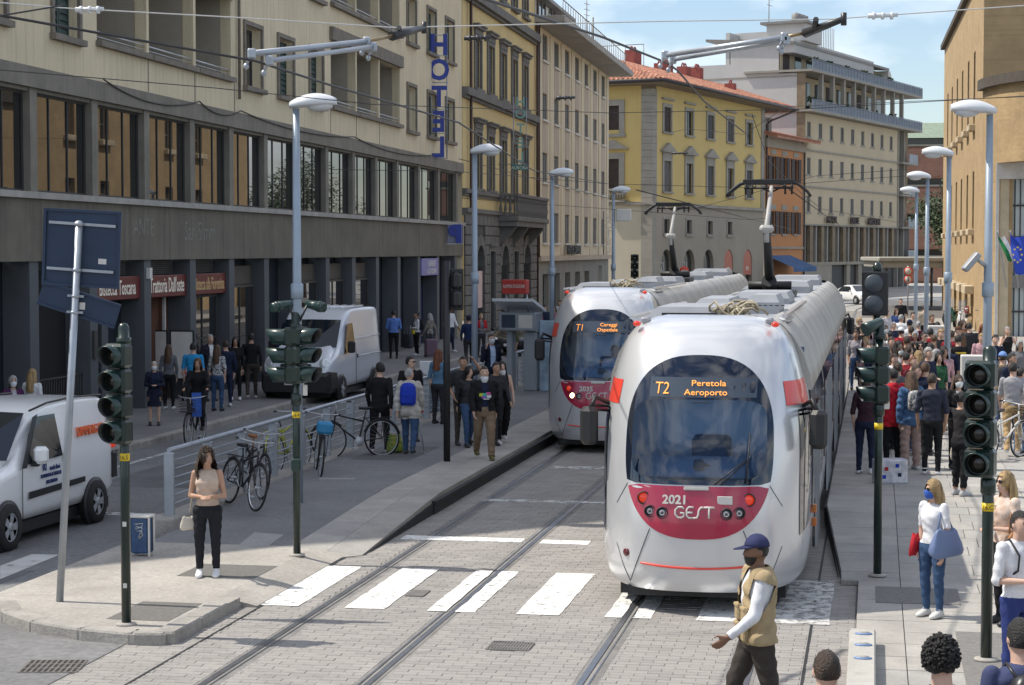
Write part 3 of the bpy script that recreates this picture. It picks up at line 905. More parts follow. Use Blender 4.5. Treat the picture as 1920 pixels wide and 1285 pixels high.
# ---- cream hotel block with the deep eave
crm = mat('cream_plaster', (.66, .57, .42), .9, var=.06, scale=.5, fine=.04, streak=.3)
crm2 = mat('pinkish_spandrel', (.50, .42, .33), .9, var=.08, scale=.6, streak=.3)
PC = (PA[0] + DA[0] * 60.4, PA[1] + DA[1] * 60.4)
crb = froot('cream_block', PC, DA, 'cream hotel block with rows of slim windows under a deep flat eave', 'hotel')
LC = 32.2
cx_ = [3.15 + 4.38 * k for k in range(7)]
rows_ = ((4.5, 6.25), (7.95, 9.62), (11.5, 13.0), (14.85, 16.35))
hl = [(c - .92, c + .92, a, b) for c in cx_ for a, b in rows_]
m_ = MB(); wall(m_, 0, LC, 3.75, 16.6, hl, 0, .25); m_.quad((LC, 0, 0), (LC, 12, 0), (LC, 12, 16.6), (LC, 0, 16.6)); m_.box(0, .3, 16.4, LC, 12, 16.59); m_.build('wall', crm, crb, fix=False)
for c in cx_:
    for j, (a, b) in enumerate(rows_):
        window(crb, c - .9, c + .9, a + .02, b - .02, .16, frdark, mglass2, 1, 0, .06, shut_t)
        b_ = MB(); b_.box(c - 1.05, -.12, a - .12, c + 1.05, .0, a - .002); b_.build('sill', white_t, crb)
        zt = rows_[j + 1][0] - .13 if j < 3 else None
        if zt:
            b_ = MB(); b_.box(c - .92, -.02, b + .02, c + .92, .0, zt); b_.build('spandrel', crm2, crb)
for k in range(8):
    x = 3.15 + 4.38 * (k - .5)
    b_ = MB(); b_.box(x - .55, -.06, 3.76, x + .55, .0, 16.5); b_.build('pilaster', crm, crb)
b_ = MB(); b_.bbox(-.6, -1.7, 16.61, LC + 1.1, 3, 17.0, .04); b_.build('eave', mat('eave_concrete', (.36, .34, .315), .88, var=.1, scale=.6, streak=.3), crb)
b_ = MB(); b_.box(0, -.3, 3.45, LC, .0, 3.75); b_.build('cornice', crm2, crb)
m_ = MB(); wall(m_, 0, LC, 0, 3.44, [(c - 1.1, c + 1.1, .2, 2.7) for c in cx_[:5]] + [(26.5, 28.6, .2, 3.)], -.05, .4); m_.build('ground_floor_wall', mat('grey_render', (.27, .26, .235), .9, var=.1, scale=.8, streak=.2), crb, fix=False)
for c in cx_[:5]: window(crb, c - 1.05, c + 1.05, .22, 2.68, .25, frdark, mglass2, 1, 1, .08, name='shop_window')
text('HOTEL DIVERT', frdark, crb, (12.8, -.32, 3.85), .72, ext=.05, sx=1.15, bold=.03)
pen = empty('penthouse', (0, 0, 0)); pen.parent = crb
for k in range(16):
    x = 1.2 + k * 1.35
    b_ = MB(); b_.box(x, 1.6, 17.0, x + 1.25, 1.66, 19.3); b_.build('pane', mglass if k % 3 else white_t, pen)
    b_ = MB(); b_.box(x + 1.25, 1.55, 17.0, x + 1.35, 1.7, 19.4); b_.build('post', frgrey, pen)
b_ = MB(); b_.box(.6, 1.1, 19.4, 23.5, 9, 19.62); b_.build('roof', frgrey, pen)
b_ = MB(); b_.box(22.9, 1.7, 17, 23.1, 9, 19.4); b_.box(.9, 1.9, 17, 22.9, 9., 17.05); b_.build('wall', mat('grey_wall', (.4, .4, .39), .8, var=.06), pen)
tr = MB()
for x in [i * 1.0 for i in range(31)]: tr.tube([(x, -1.5, 17), (x, -1.5, 17.9)], .02, 4)
tr.tube([(0, -1.5, 17.9), (31, -1.5, 17.9)], .03, 5); tr.build('terrace_railing', frgrey, crb)
tr = MB(); tr.tube([(23.9, 0, 17), (23.9, 0, 19.8)], .06, 6); tr.build('post', frgrey, crb)

# ---- yellow palazzo with the tiled hip roof
P0, DD = (10.9, 150.), (.42866, .90347)
yel2 = mat('yellow_plaster', (.58, .44, .175), .9, var=.05, scale=.3, fine=.03, streak=.12)
gst2 = mat('pale_grey_stone', (.31, .29, .25), .9, var=.1, scale=.8, fine=.05)
tan_p = mat('tan_render', (.335, .295, .235), .9, var=.07, scale=.4, fine=.04, streak=.15)
pal = froot('yellow_palazzo', P0, DD, 'yellow palazzo with a red tiled hip roof and arched shop openings', 'palazzo')
LD = 28.1
wx = [3.27, 8.32, 13.48, 18.6, 23.75]
hl = []
for c in wx: hl += [(c - .78, c + .78, 13.43, 15.4), (c - .78, c + .78, 8.72, 11.15)]
m_ = MB(); wall(m_, .9, LD, 7.85, 16.9, hl, 0, .22)
hl2 = [(-3.75, -2.78, 13.5, 15.4), (-3.75, -2.78, 8.8, 11.25)]
m_.build('wall', yel2, pal, fix=False)
m_ = MB(); m_.T = M.Rotation(R(-90), 4, 'Z') @ M.Scale(-1, 4, V((0, 1, 0)))
# end wall facing the camera: local x = -y
m_ = MB()
for (ya, yb, za, zb_) in ((.9, 14, 7.85, 8.8), (.9, 2.75, 8.8, 11.25), (3.8, 14, 8.8, 11.25), (.9, 14, 11.25, 13.5), (.9, 2.75, 13.5, 15.4), (3.8, 14, 13.5, 15.4), (.9, 14, 15.4, 16.9)):
    m_.quad((0, ya, za), (0, yb, za), (0, yb, zb_), (0, ya, zb_))
m_.build('end_wall', yel2, pal, fix=False)
m_ = MB(); m_.quad((LD, 0, 0), (LD, 12, 0), (LD, 12, 16.9), (LD, 0, 16.9)); m_.build('far_wall', tan_p, pal)
for za, zb_ in ((8.8, 11.25), (13.5, 15.4)):
    b_ = MB(); b_.box(.15, 2.75, za, .2, 3.8, zb_); w__ = b_.build('window', shut_b, pal)
    b_ = MB()
    b_.box(-.09, 2.3, za - .3, .0, 2.75, zb_ + .45); b_.box(-.09, 3.8, za - .3, .0, 4.2, zb_ + .45); b_.box(-.09, 2.75, zb_, .0, 3.8, zb_ + .45); b_.box(-.12, 2.2, za - .55, .0, 4.3, za - .302); b_.build('surround', gst2, w__)
    if za < 9:
        b_ = MB(); b_.T = M.Rotation(R(90), 4, 'Z') ; b_.yprism([(1.9, 12.0), (4.6, 12.0), (3.25, 12.75)], .0, .3); b_.build('pediment', gst2, w__)
        b_ = MB()
        for k in range(9): b_.tube([(-.35, 2.3 + .22 * k, 8.0), (-.35, 2.3 + .22 * k, 8.75)], .05, 5)
        b_.box(-.5, 2.1, 8.75, -.2, 4.4, 8.9); b_.box(-.5, 2.1, 7.85, .0, 4.4, 8.0); b_.build('balcony', gst2, w__)
for i, c in enumerate(wx):
    window(pal, c - .75, c + .75, 13.45, 15.38, .12, frdark, mglass2, 1, 0, .07, (shut_b, None, shut_k, shut_k, None)[i])
    window(pal, c - .75, c + .75, 8.74, 11.13, .12, frdark, mglass2, 1, 0, .07, (shut_t, None, shut_k, None, shut_k)[i])
    b_ = MB(); surround(b_, c - .78, c + .78, 13.43, 15.4, .28, .08, .1); b_.box(c - 1.25, -.2, 15.95, c + 1.25, .02, 16.1); b_.build('surround', gst2, pal)
    b_ = MB(); surround(b_, c - .78, c + .78, 8.72, 11.15, .3, .09, .12); b_.box(c - 1.05, -.08, 11.46, c + 1.05, .02, 11.95); pediment(b_, c - 1.45, c + 1.45, 11.96, .62, .3)
    b_.box(c - 1.5, -.33, 11.83, c + 1.5, .02, 11.955); b_.build('surround', gst2, pal)
# stone corner strip, made of courses
for z in [0.2 + .53 * k for k in range(31)]:
    for big in (0,):
        b_ = MB(); b_.box(-.06, -.06, z + .015, .92, .88, z + .525); b_.build('quoin', gst2, pal)
for z in [7.9 + .53 * k for k in range(17)]:
    b_ = MB(); b_.box(LD - .95, -.06, z + .015, LD - .02, .0, z + .525); b_.build('quoin', gst2, pal)
b_ = MB(); b_.box(-.22, -.22, 7.62, LD, .0, 7.86); b_.box(-.22, 0, 7.62, .0, 14, 7.86); b_.build('cornice', gst2, pal)
mz = [(3.2, ), (8.36, ), (13.5, ), (18.6, )]
hl = [(c[0] - .6, c[0] + .6, 5.42, 6.54) for c in mz]
ar = [(3.3, 1.3), (8.5, 1.3), (13.2, 1.25), (18.4, 1.15), (23.6, 1.2)]
hl += [(c - h_, c + h_, .1, 4.15) for c, h_ in ar]
m_ = MB(); wall(m_, .92, LD, 0, 7.62, hl, 0, .4); m_.build('ground_floor_wall', tan_p, pal, fix=False)
m_ = MB(); m_.quad((0, .88, 0), (0, 14, 0), (0, 14, 7.62), (0, .88, 7.62)); m_.build('end_wall', mat('pale_cream_render', (.50, .45, .35), .9, var=.06, scale=.4), pal, fix=False)
for c in mz:
    window(pal, c[0] - .58, c[0] + .58, 5.44, 6.52, .2, frdark, mglass2, 1, 0, .07)
    b_ = MB(); b_.box(c[0] - .85, -.14, 5.2, c[0] + .85, .0, 5.4); b_.box(c[0] - .8, -.05, 5.4, c[0] - .6, .0, 6.7); b_.box(c[0] + .6, -.05, 5.4, c[0] + .8, .0, 6.7); b_.box(c[0] - .6, -.05, 6.54, c[0] + .6, .0, 6.7); b_.build('surround', gst2, pal)
orange_s = mat('orange_sign', (.46, .13, .07), .55, var=.1)
for i, (c, h_) in enumerate(ar):
    b_ = MB()
    t = 4.15
    pts = [(c + h_ * math.cos(R(180 * k / 12)), t - h_ + h_ * math.sin(R(180 * k / 12))) for k in range(13)]
    b_.yprism([(c + h_, t + .004), (c + h_, t - h_)] + pts[1:7] + [(c, t + .004)], -.004, .3); b_.yprism([(c - h_, t - h_), (c - h_, t + .004), (c, t + .004)] + pts[7:12], -.004, .3)
    b_.build('arch_spandrel', tan_p, pal)
    b_ = MB(); b_.box(c - h_, .3, .1, c + h_, .36, t); sh_ = b_.build('shop_opening', mglass2, pal)
    b_ = MB(); b_.box(c - h_, .2, 1.95, c + h_, .29, 2.1); b_.build('transom', frdark, sh_)
    if i < 2: text('21', white_t, sh_, (c - .2, .28, 2.4), 1.1, sx=.8, ext=.01)
    if i > 2:
        b_ = MB(); b_.yprism([(c - h_ * .98, 1.9), (c + h_ * .98, 1.9)] + [(c + h_ * .97 * math.cos(R(180 * k / 10)), t - h_ + h_ * .97 * math.sin(R(180 * k / 10))) for k in range(11)], .05, .15); b_.build('sign_board', orange_s, sh_)
        text('oro', cream, sh_, (c, .045, 2.3), .7, sx=.8, ext=.006)
# tiled roof: rows of barrel tiles
roof_m = [mat('terracotta_%d' % i, c, .85, var=.22, scale=1.5, fine=.1, dirt=.3) for i, c in enumerate(((.34, .14, .085), (.40, .19, .12), (.27, .12, .085)))]
RF = empty('roof', (0, 0, 0)); RF.parent = pal
ev, rg = 17.25, 19.7
def slope_tiles(a, b, c, d, name, cols, rows):
    """barrel tile courses over the quad a b (eave) c d (ridge)"""
    a, b, c, d = map(V, (a, b, c, d))
    mb = MB()
    n = ((b - a).cross(d - a)).normalized()
    for j in range(rows):
        for i in range(cols):
            t0, t1 = i / cols, (i + 1) / cols
            s0, s1 = j / rows, (j + 1.12) / rows
            def P(t, s): return a.lerp(b, t).lerp(d.lerp(c, t), min(s, 1.02))
            lift = n * .05
            h = n * .11
            p0, p1, pm = P(t0, s0), P(t1, s0), P((t0 + t1) / 2, s0)
            q0, q1, qm = P(t0, s1), P(t1, s1), P((t0 + t1) / 2, s1)
            mb.add([p0 + lift, pm + h + lift, p1 + lift, q0, qm + h, q1], [(0, 1, 4, 3), (1, 2, 5, 4), (0, 2, 1)], rnd.choice((0, 0, 1, 1, 2)))
    return tag(mb.build('roof_tile', roof_m, RF, fix=False), kind='stuff')
slope_tiles((-1.3, -1.4, ev), (LD + 5.5, -1.4, ev), (LD + 5.5, 6, rg), (5.5, 6, rg), 'tiles', 92, 17)
slope_tiles((-1.3, 15, ev), (-1.3, -1.4, ev), (5.5, 6, rg), (5.5, 8, rg), 'tiles', 42, 15)
b_ = MB(); b_.box(-1.25, -1.35, 16.95, LD + 5.4, 14, 17.2); b_.build('soffit', mat('soffit_wood', (.22, .17, .12), .85, var=.1), RF)
b_ = MB(); b_.tube([(-1.4, 12, 17.14), (-1.4, -1.5, 17.14), (LD + 5.5, -1.5, 17.14)], .13, 7); b_.build('gutter', mat('dark_gutter', (.06, .055, .06), .5, .3, var=.1), RF)
b_ = MB(); b_.tube([(LD + 4.8, -1.45, 17.0), (LD + 1.2, -.25, 15.9), (LD + .35, -.15, 15.5), (LD + .35, -.15, .3)], .09, 7); b_.build('downpipe', MATS['copper_pipe'], RF)
brickr = mat('red_chimney', (.30, .075, .06), .85, var=.15, scale=2, fine=.1)
for x, y, w_, h_ in ((10.8, 5.8, 1.6, 1.5), (17.6, 5.8, .9, 1.0), (18.9, 5.8, 1.1, 1.1), (23.3, 5.8, 1.3, 1.2), (26.9, 5.8, 1., 1.4), (25.4, 2, .7, .5)):
    zb_ = 19.4 if y > 5 else 18.6
    b_ = MB(); b_.box(x, y, zb_ - .6, x + w_, y + .9, zb_ + h_); 
    for k in range(2 if w_ > .8 else 1):
        xx = x + w_ * (.27 + .46 * k) if w_ > .8 else x + w_ / 2
        b_.tube([(xx + .3 * math.cos(R(180 * i / 6)), y + .45, zb_ + h_ + .32 * math.sin(R(180 * i / 6))) for i in range(7)], .07, 5)
    b_.build('chimney', brickr, RF)
b_ = MB(); b_.tube([(6.2, 8.2, 19.8), (6.2, 8.2, 24.6)], .04, 5)
for k in range(4): b_.tube([(5.7, 8.2, 24.3 - k * .45), (6.8, 8.2, 24.3 - k * .45)], .025, 4)
b_.build('aerial', frgrey, RF)

# ---- narrow orange house
org = mat('orange_plaster', (.52, .235, .095), .9, var=.06, scale=.4, fine=.03, streak=.15)
PE = (P0[0] + DD[0] * 28.3, P0[1] + DD[1] * 28.3)
orh = froot('orange_house', PE, DD, 'narrow orange house with dark brown open shutters and a tiled eave')
LE = 12.2
wx = [2.5, 6.0, 9.6]
hl = [(c - .6, c + .6, a, b) for c in wx for a, b in ((10.55, 12.75), (5.6, 7.7))]
m_ = MB(); wall(m_, .1, LE, 0, 14.3, hl, 0, .2); m_.quad((.1, 0, 10), (.1, 10, 10), (.1, 10, 14.3), (.1, 0, 14.3)); m_.quad((LE, 0, 0), (LE, 10, 0), (LE, 10, 14.3), (LE, 0, 14.3)); m_.build('wall', org, orh, fix=False)
for c in wx:
    for a, b in ((10.55, 12.75), (5.6, 7.7)):
        window(orh, c - .58, c + .58, a + .02, b - .02, .12, frdark, mglass2, 1, 0, .06)
        for s_ in (-1, 1):
            b_ = MB(); x = c + s_ * .62
            b_.box(min(x, x + s_ * .95), -.09, a, max(x, x + s_ * .95), -.03, b)
            for k in range(13): b_.box(min(x, x + s_ * .95) + .06, -.105, a + .08 + (b - a - .1) * k / 13, max(x, x + s_ * .95) - .06, -.09, a + .16 + (b - a - .1) * k / 13)
            b_.build('shutter', shut_b, orh)
        b_ = MB(); b_.box(c - .8, -.06, b + .15, c + .8, .0, b + .6); b_.box(c - .75, -.12, a - .16, c + .75, .0, a - .002); b_.build('trim', gst2, orh)
b_ = MB(); b_.box(0, -.15, 4.2, LE, .0, 4.4); b_.box(0, -.25, 13.5, LE, .0, 14.3); b_.build('cornice', tan_p, orh)
b_ = MB(); b_.add([(-.3, -1.3, 14.5), (LE + 1.3, -1.3, 14.5), (LE + 1.3, 7, 16.4), (-.3, 7, 16.4), (-.3, -1.3, 14.3), (LE + 1.3, -1.3, 14.3), (LE + 1.3, 7, 16.2), (-.3, 7, 16.2)], [(0, 1, 2, 3), (4, 7, 6, 5), (0, 4, 5, 1), (1, 5, 6, 2), (3, 2, 6, 7), (0, 3, 7, 4)])
rf_ = b_.build('roof', roof_m[1], orh)
b_ = MB()
for i in range(46):
    x = -.2 + i * .3; b_.tube([(x, -1.33, 14.56), (x, 3, 15.55)], .1, 5)
tag(b_.build('roof_tile', roof_m, rf_), kind='stuff')
for x in (1., 2.3, 3.6): b_ = MB(); b_.box(x, .8, 15, x + .9, 1.6, 16.2); b_.box(x - .1, .7, 16.2, x + 1., 1.7, 16.35); b_.build('chimney', gst2, rf_)
b_ = MB(); b_.add([(.6, -2.6, 2.5), (8, -2.6, 2.5), (8, 0, 3.6), (.6, 0, 3.6), (.6, -2.6, 2.1), (8, -2.6, 2.1)], [(0, 1, 2, 3), (0, 4, 5, 1)]); b_.build('awning', mat('blue_awning', (.03, .10, .24), .7, var=.2, scale=1), orh)
b_ = MB(); b_.box(LE - .2, -.2, .2, LE - .05, -.08, 14); b_.build('downpipe', MATS['copper_pipe'], orh)

# ---- large pale hotel with terraces
PF, DF = (28.10, 186.26), (.46442, .88562)
pale = mat('pale_yellow_plaster', (.52, .435, .30), .9, var=.05, scale=.3, fine=.03, streak=.15)
pfb = froot('terrace_hotel', PF, DF, 'large pale hotel with two railed terraces on top and lettering over a colonnade', 'hotel')
cx_ = [1.8 + 3.46 * k for k in range(9)]
rows_ = ((15.1, 16.6), (11.45, 13.1), (7.8, 9.4))
hl = [(c - .55, c + .55, a, b) for c in cx_ for a, b in rows_]
m_ = MB(); wall(m_, 0, 32, 6.65, 17.4, hl, 0, .2); m_.build('wall', pale, pfb, fix=False)
for c in cx_:
    for a, b in rows_:
        window(pfb, c - .55, c + .55, a, b, .12, frgrey, mglass3, 1, 0, .07, shut_t if rnd.random() < .25 else None)
        b_ = MB(); b_.box(c - .75, -.08, a - .15, c + .75, .0, a - .002); b_.build('sill', gst2, pfb)
for z in (13.75, 10.2, 6.5):
    b_ = MB(); b_.box(0, -.12, z, 32, .0, z + .16); b_.build('string_course', gst2, pfb)
brkp = mat('rustic_brick', (.24, .185, .12), .9, var=.18, scale=1.2, fine=.15)
b_ = MB(); b_.quad((0, .35, 0), (38, .35, 0), (38, .35, 6.5), (0, .35, 6.5)); b_.build('recess_wall', frdark, pfb, fix=False)
for k in range(19):
    x = .6 + k * 1.73
    b_ = MB(); b_.box(x + (0 if k % 2 else .2), -.02 if k % 2 else .06, 2.9, x + (.9 if k % 2 else .6), .34, 6.48); b_.build('column', (brkp if k % 2 else gst2), pfb)
b_ = MB(); b_.box(0, -.1, 2.6, 32, .34, 2.9); b_.box(0, -.05, 0, 9, .3, 2.6); b_.box(14, .0, .0, 15.2, .3, 2.6); b_.box(18, .0, .0, 19.2, .3, 2.6); b_.build('plinth', tan_p, pfb)
lt = mat('dark_sign_letter', (.05, .03, .028), .6, var=0)
for t_, x in (('HOTEL', 8.2), ('DELLE', 15.7), ('NAZIONI', 22.4)): text(t_, lt, pfb, (x, -.3, 6.82), .95, bold=.03, ext=.06, sx=1.1)
blr = mat('blue_grey_railing', (.20, .23, .28), .5, .2, var=.1)
for z, top, sb_, x1 in ((17.45, 21.2, 1.5, 38.3), (21.3, 24.0, 2.4, 38.3)):
    b_ = MB(); b_.box(-.3, -1.0, z, x1, 6, z + .22); b_.build('terrace_slab', gst2, pfb)
    b_ = MB(); b_.quad((0, sb_, z + .2), (32, sb_, z + .2), (32, sb_, top), (0, sb_, top)); b_.build('terrace_wall', pale, pfb, fix=False)
    rb = MB()
    n = 38
    for i in range(n + 1):
        x = x1 * i / n; rb.box(x - .04, -.97, z + .22, x + .04, -.9, z + 1.2)
        if i < n:
            for q_ in range(1, 6): rb.box(x + q_ * x1 / n / 6 - .015, -.95, z + .3, x + q_ * x1 / n / 6 + .015, -.92, z + 1.1)
    rb.box(0, -.98, z + 1.14, x1, -.88, z + 1.2); rb.box(0, -.96, z + .24, x1, -.90, z + .34)
    tr_ = rb.build('terrace_railing', blr, pfb)
    b_ = MB(); b_.box(0, -.935, z + .34, x1, -.925, z + 1.1); b_.build('railing_panel', mat('smoked_panel', (.22, .25, .29), .4, var=.15, scale=.6), tr_)
    for k in range(9):
        x = 1.8 + k * 3.46
        b_ = MB(); b_.box(x - .9, sb_ - .05, z + .3, x + .9, sb_ - .004, top - .5); b_.build('window', mglass2 if k % 3 else shut_b, pfb)
        if z < 20:
            b_ = MB(); b_.box(x + 1.55, -.8, z + .22, x + 1.95, -.4, 21.3); b_.build('post', gst2, pfb)
    for k in range(6):
        x = 1.5 + 5.3 * k + rnd.uniform(-1, 1)
        b_ = MB()
        for q_ in range(40): b_.ell((x + rnd.uniform(-.8, .8), rnd.uniform(-.7, -.3), z + 1. + rnd.uniform(0, .5)), .12, .12, .1, 5, 3)
        b_.build('planter', mat('planter_leaf', (.035, .05, .025), .8, var=.3, scale=3), pfb)
b_ = MB(); b_.add([(-.3, .9, 24.0), (31.5, .9, 24.0), (31.5, 10, 24.6), (-.3, 10, 24.6), (-.3, .9, 24.25), (31.5, .9, 24.25), (31.5, 10, 24.85), (-.3, 10, 24.85)], [(0, 3, 2, 1), (4, 5, 6, 7), (0, 1, 5, 4), (1, 2, 6, 5), (2, 3, 7, 6), (3, 0, 4, 7)]); b_.build('roof', frgrey, pfb)
b_ = MB(); b_.yprism([(31.5, 24.0), (31.5, 21.5), (34.5, 21.5), (32.2, 24.0)], 1., 2.4); b_.build('wing_wall', white_t, pfb)
# right end: stacked balconies
b_ = MB(); b_.box(32, .6, 0, 38, 6, 17.4); b_.build('stair_tower', brkp, pfb)
for k, z in enumerate((2.9, 6.5, 10.1, 13.7)):
    b_ = MB(); b_.box(32, -.6, z, 38.2, .6, z + .2); t_ = b_.build('balcony', gst2, pfb)
    b_ = MB(); b_.box(34.6, -.58, z + .2, 38.1, -.52, z + 1.2); b_.build('railing_panel', MATS['smoked_panel'], t_)
    b_ = MB(); b_.box(32.4, .5, z + .2, 33.9, .59, z + 3.3); b_.build('pane', mglass2, t_)
b_ = MB(); b_.box(31.9, -.1, 0, 32.25, .5, 17.4); b_.box(34.2, -.1, 0, 34.5, .5, 17.4); b_.build('pier', gst2, pfb)
# blank grey flank wall towards the camera, stepped
flk = mat('blank_grey_render', (.50, .49, .47), .9, var=.05, scale=.25, fine=.03, streak=.1)
b_ = MB(); b_.box(.0, .5, 0, 30, 7.5, 17.4); b_.box(-.004, .0, 0, .25, .5, 17.4); b_.box(.0, 2.5, 17.4, 30, 7.5, 23.2); b_.box(-.004, .3, 17.4, .3, 2.5, 21.2); b_.box(.0, 7.5, 0, 28, 13, 22.3); b_.box(.02, 7.6, 22.3, 12, 8.0, 25.4); b_.box(.0, 1.0, 23.2, 26, 7.5, 24.5)
b_.build('flank_wall', flk, pfb)
b_ = MB(); b_.box(-.05, -.25, 15, .0, .62, 21.2); b_.build('stone_edge', brkp, pfb)
b_ = MB(); b_.box(-.03, 0, 20.85, .0, 12.9, 21.0); b_.build('joint', gst2, pfb)
ph = MB(); ph.box(2, .5, 24.5, 7, 4.5, 26.2); ph.box(2.5, 4.5, 24.5, 9, 8, 25.6); ph.build('roof_house', flk, pfb)
ph = MB(); ph.box(1.5, .2, 26.2, 8, 5, 26.45); ph.build('roof_slab', frgrey, pfb)
ph = MB()
for k in range(12): ph.tube([(8 + k * .55, 1.6, 24.5), (8 + k * .55, 1.6, 26.9)], .035, 4)
ph.tube([(4, 5, 25.5), (4, 5, 29.5)], .05, 4); ph.tube([(3.5, 5, 29), (5, 5, 29)], .03, 4); ph.tube([(3.5, 5, 28.4), (5, 5, 28.4)], .03, 4)
for k in range(3): ph.lathe([(.35, 0), (.5, .2), (.5, 1.0), (.05, 1.2)], 8, (5 + k * 1.1, 2.5, 26.45))
ph.build('roof_aerials', frgrey, pfb)
b_ = MB(); b_.box(6.5, 7.6, 19.5, 10.5, 11.2, 22.35); b_.build('set_back_block', white_t, pfb)

# ---- rooftop block behind the palazzo
rb_ = empty('rear_house', (18.5, 200, 0), R(64), 'pale house rising behind the tiled roof, with a blue rooftop screen', 'building')
b_ = MB(); b_.box(-6, -1, 0, 9, 10, 21.5); b_.build('wall', pale, rb_)
b_ = MB(); b_.box(-6, -1.1, 21.5, 9, 10, 21.8); b_.build('parapet', gst2, rb_)
b_ = MB(); b_.box(-5.9, 4.5, 21.8, -5.6, 9.5, 23.3); b_.build('screen', mat('blue_screen', (.05, .13, .32), .6, var=.1), rb_)
b_ = MB()
for y in (3, 5, 7, 9): b_.tube([(-5.5, y, 21.8), (-5.5, y, 25.)], .04, 4)
b_.tube([(-5.5, 3, 25), (-5.5, 9, 25)], .04, 4); b_.build('pergola_frame', frgrey, rb_)

# ---- brown brick station building on the right
PH, DH = (21.43, 87.79), (.17219, .98506)
brown = mat('brown_brick', (.44, .31, .165), .92, var=.12, scale=.8, fine=.14, tex=(1., (.42, .30, .165), .012, .36, .11), col2=(.385, .27, .14), bump=.5, bscale=9)
st = empty('station_building', (PH[0], PH[1], 0), math.atan2(-DH[1], -DH[0]), 'tall tan brick building with slit windows and a curved front on the right', 'building')
LH = 36.6      # local x runs towards the camera: far end is -LH, near corner 0
hw = [-6.2, -11., -16.2, -21.2, -26.6, -31.6]
hl = [(c - .65, c + .65, 10.15, 13.7) for c in hw] + [(c - .65, c + .65, 5.1, 7.9) for c in hw] + [(c - .9, c + .9, .1, 2.0) for c in hw]
m_ = MB(); wall(m_, -LH, 0, 0, 16.9, hl, 0, .35); m_.quad((0, 0, 11.4), (0, 22, 11.4), (0, 22, 16.9), (0, 0, 16.9)); m_.quad((-LH, 0, 0), (-LH, 22, 0), (-LH, 22, 16.9), (-LH, 0, 16.9)); m_.build('wall', brown, st, fix=False)
b_ = MB(); b_.box(-LH - .15, -.25, 16.9, .15, 22, 17.2); b_.build('coping', mat('dark_coping', (.09, .075, .06), .8, var=.15), st)
for c in hw:
    window(st, c - .63, c + .63, 10.17, 13.68, .3, stonebr, mglass2, 1, 3, .08)
    window(st, c - .63, c + .63, 5.12, 7.88, .3, stonebr, mglass2, 1, 3, .08)
    for z in (10.15, 5.1):
        b_ = MB(); b_.bbox(c - .85, -.3, z - .3, c + .85, .02, z - .003, .03); b_.build('sill', mat('travertine', (.55, .46, .32), .85, var=.1, scale=2), st)
    b_ = MB(); b_.bbox(c - 1.3, -.45, 1.95, c + 1.3, .0, 2.35, .03); b_.build('lintel', MATS['travertine'], st)
    b_ = MB(); b_.box(c - .9, .25, .1, c + .9, .3, 2.0); b_.build('door', frgrey, st)
# curved front: a quarter drum bulging towards the camera
Rr = 9.0
C0 = (0.0, Rr)
def drum(a, r, z):    # a in degrees from the corner, turning towards the camera
    return (C0[0] + r * math.sin(R(a)), C0[1] - r * math.cos(R(a)), z)
def drumwall(mb, a0, a1, z0, z1, r0, r1, n=10, mi=0):
    for k in range(n):
        t0, t1 = a0 + (a1 - a0) * k / n, a0 + (a1 - a0) * (k + 1) / n
        o = [drum(t0, r0, z0), drum(t1, r0, z0), drum(t1, r0, z1), drum(t0, r0, z1), drum(t0, r1, z0), drum(t1, r1, z0), drum(t1, r1, z1), drum(t0, r1, z1)]
        fs = [(0, 1, 2, 3), (4, 7, 6, 5), (3, 2, 6, 7), (0, 4, 5, 1)]
        if k == 0: fs.append((0, 3, 7, 4))
        if k == n - 1: fs.append((1, 5, 6, 2))
        mb.add(o, fs, mi)
b_ = MB(); drumwall(b_, 0, 17.5, 0, 7.9, Rr, Rr - .8, 5); drumwall(b_, 0, 120, 7.9, 11.3, Rr, Rr - .8, 24); b_.build('curved_wall', brown, st, fix=False)
b_ = MB(); drumwall(b_, -1, 120, 11.3, 11.75, Rr + .25, Rr - .9, 30); b_.build('curved_coping', MATS['dark_coping'], st, fix=False)
FX = 2.76      # flat glazed front below the drum, facing the camera
b_ = MB(); b_.box(FX - .1, .42, 7.2, FX + .08, 14, 7.92); b_.box(FX - .1, .42, .1, FX + .08, .56, 7.2); b_.build('stone_frame', white_t, st)
b_ = MB(); b_.box(FX - .5, .56, .1, FX - .12, 1.0, 7.2); b_.build('stone_pier', MATS['travertine'], st)
b_ = MB(); b_.box(FX - .6, 1.0, .1, FX - .5, 14, 7.2); b_.build('glazing', mat('pale_glazing', (.50, .56, .57), .2, var=.06, scale=.5), st)
for k in range(26):
    b_ = MB(); y_ = 1.02 + .235 * k; b_.box(FX - .5, y_, .1, FX - .44, y_ + .05, 7.2); b_.build('glazing_bar', frdark, st)
b_ = MB(); b_.box(FX - .5, 1.0, 2.4, FX - .3, 14, 2.95); b_.build('transom', frgrey, st)
for z in (1.3, 4.6, 6.0): b_ = MB(); b_.box(FX - .5, 1.0, z, FX - .42, 14, z + .08); b_.build('glazing_bar', frdark, st)

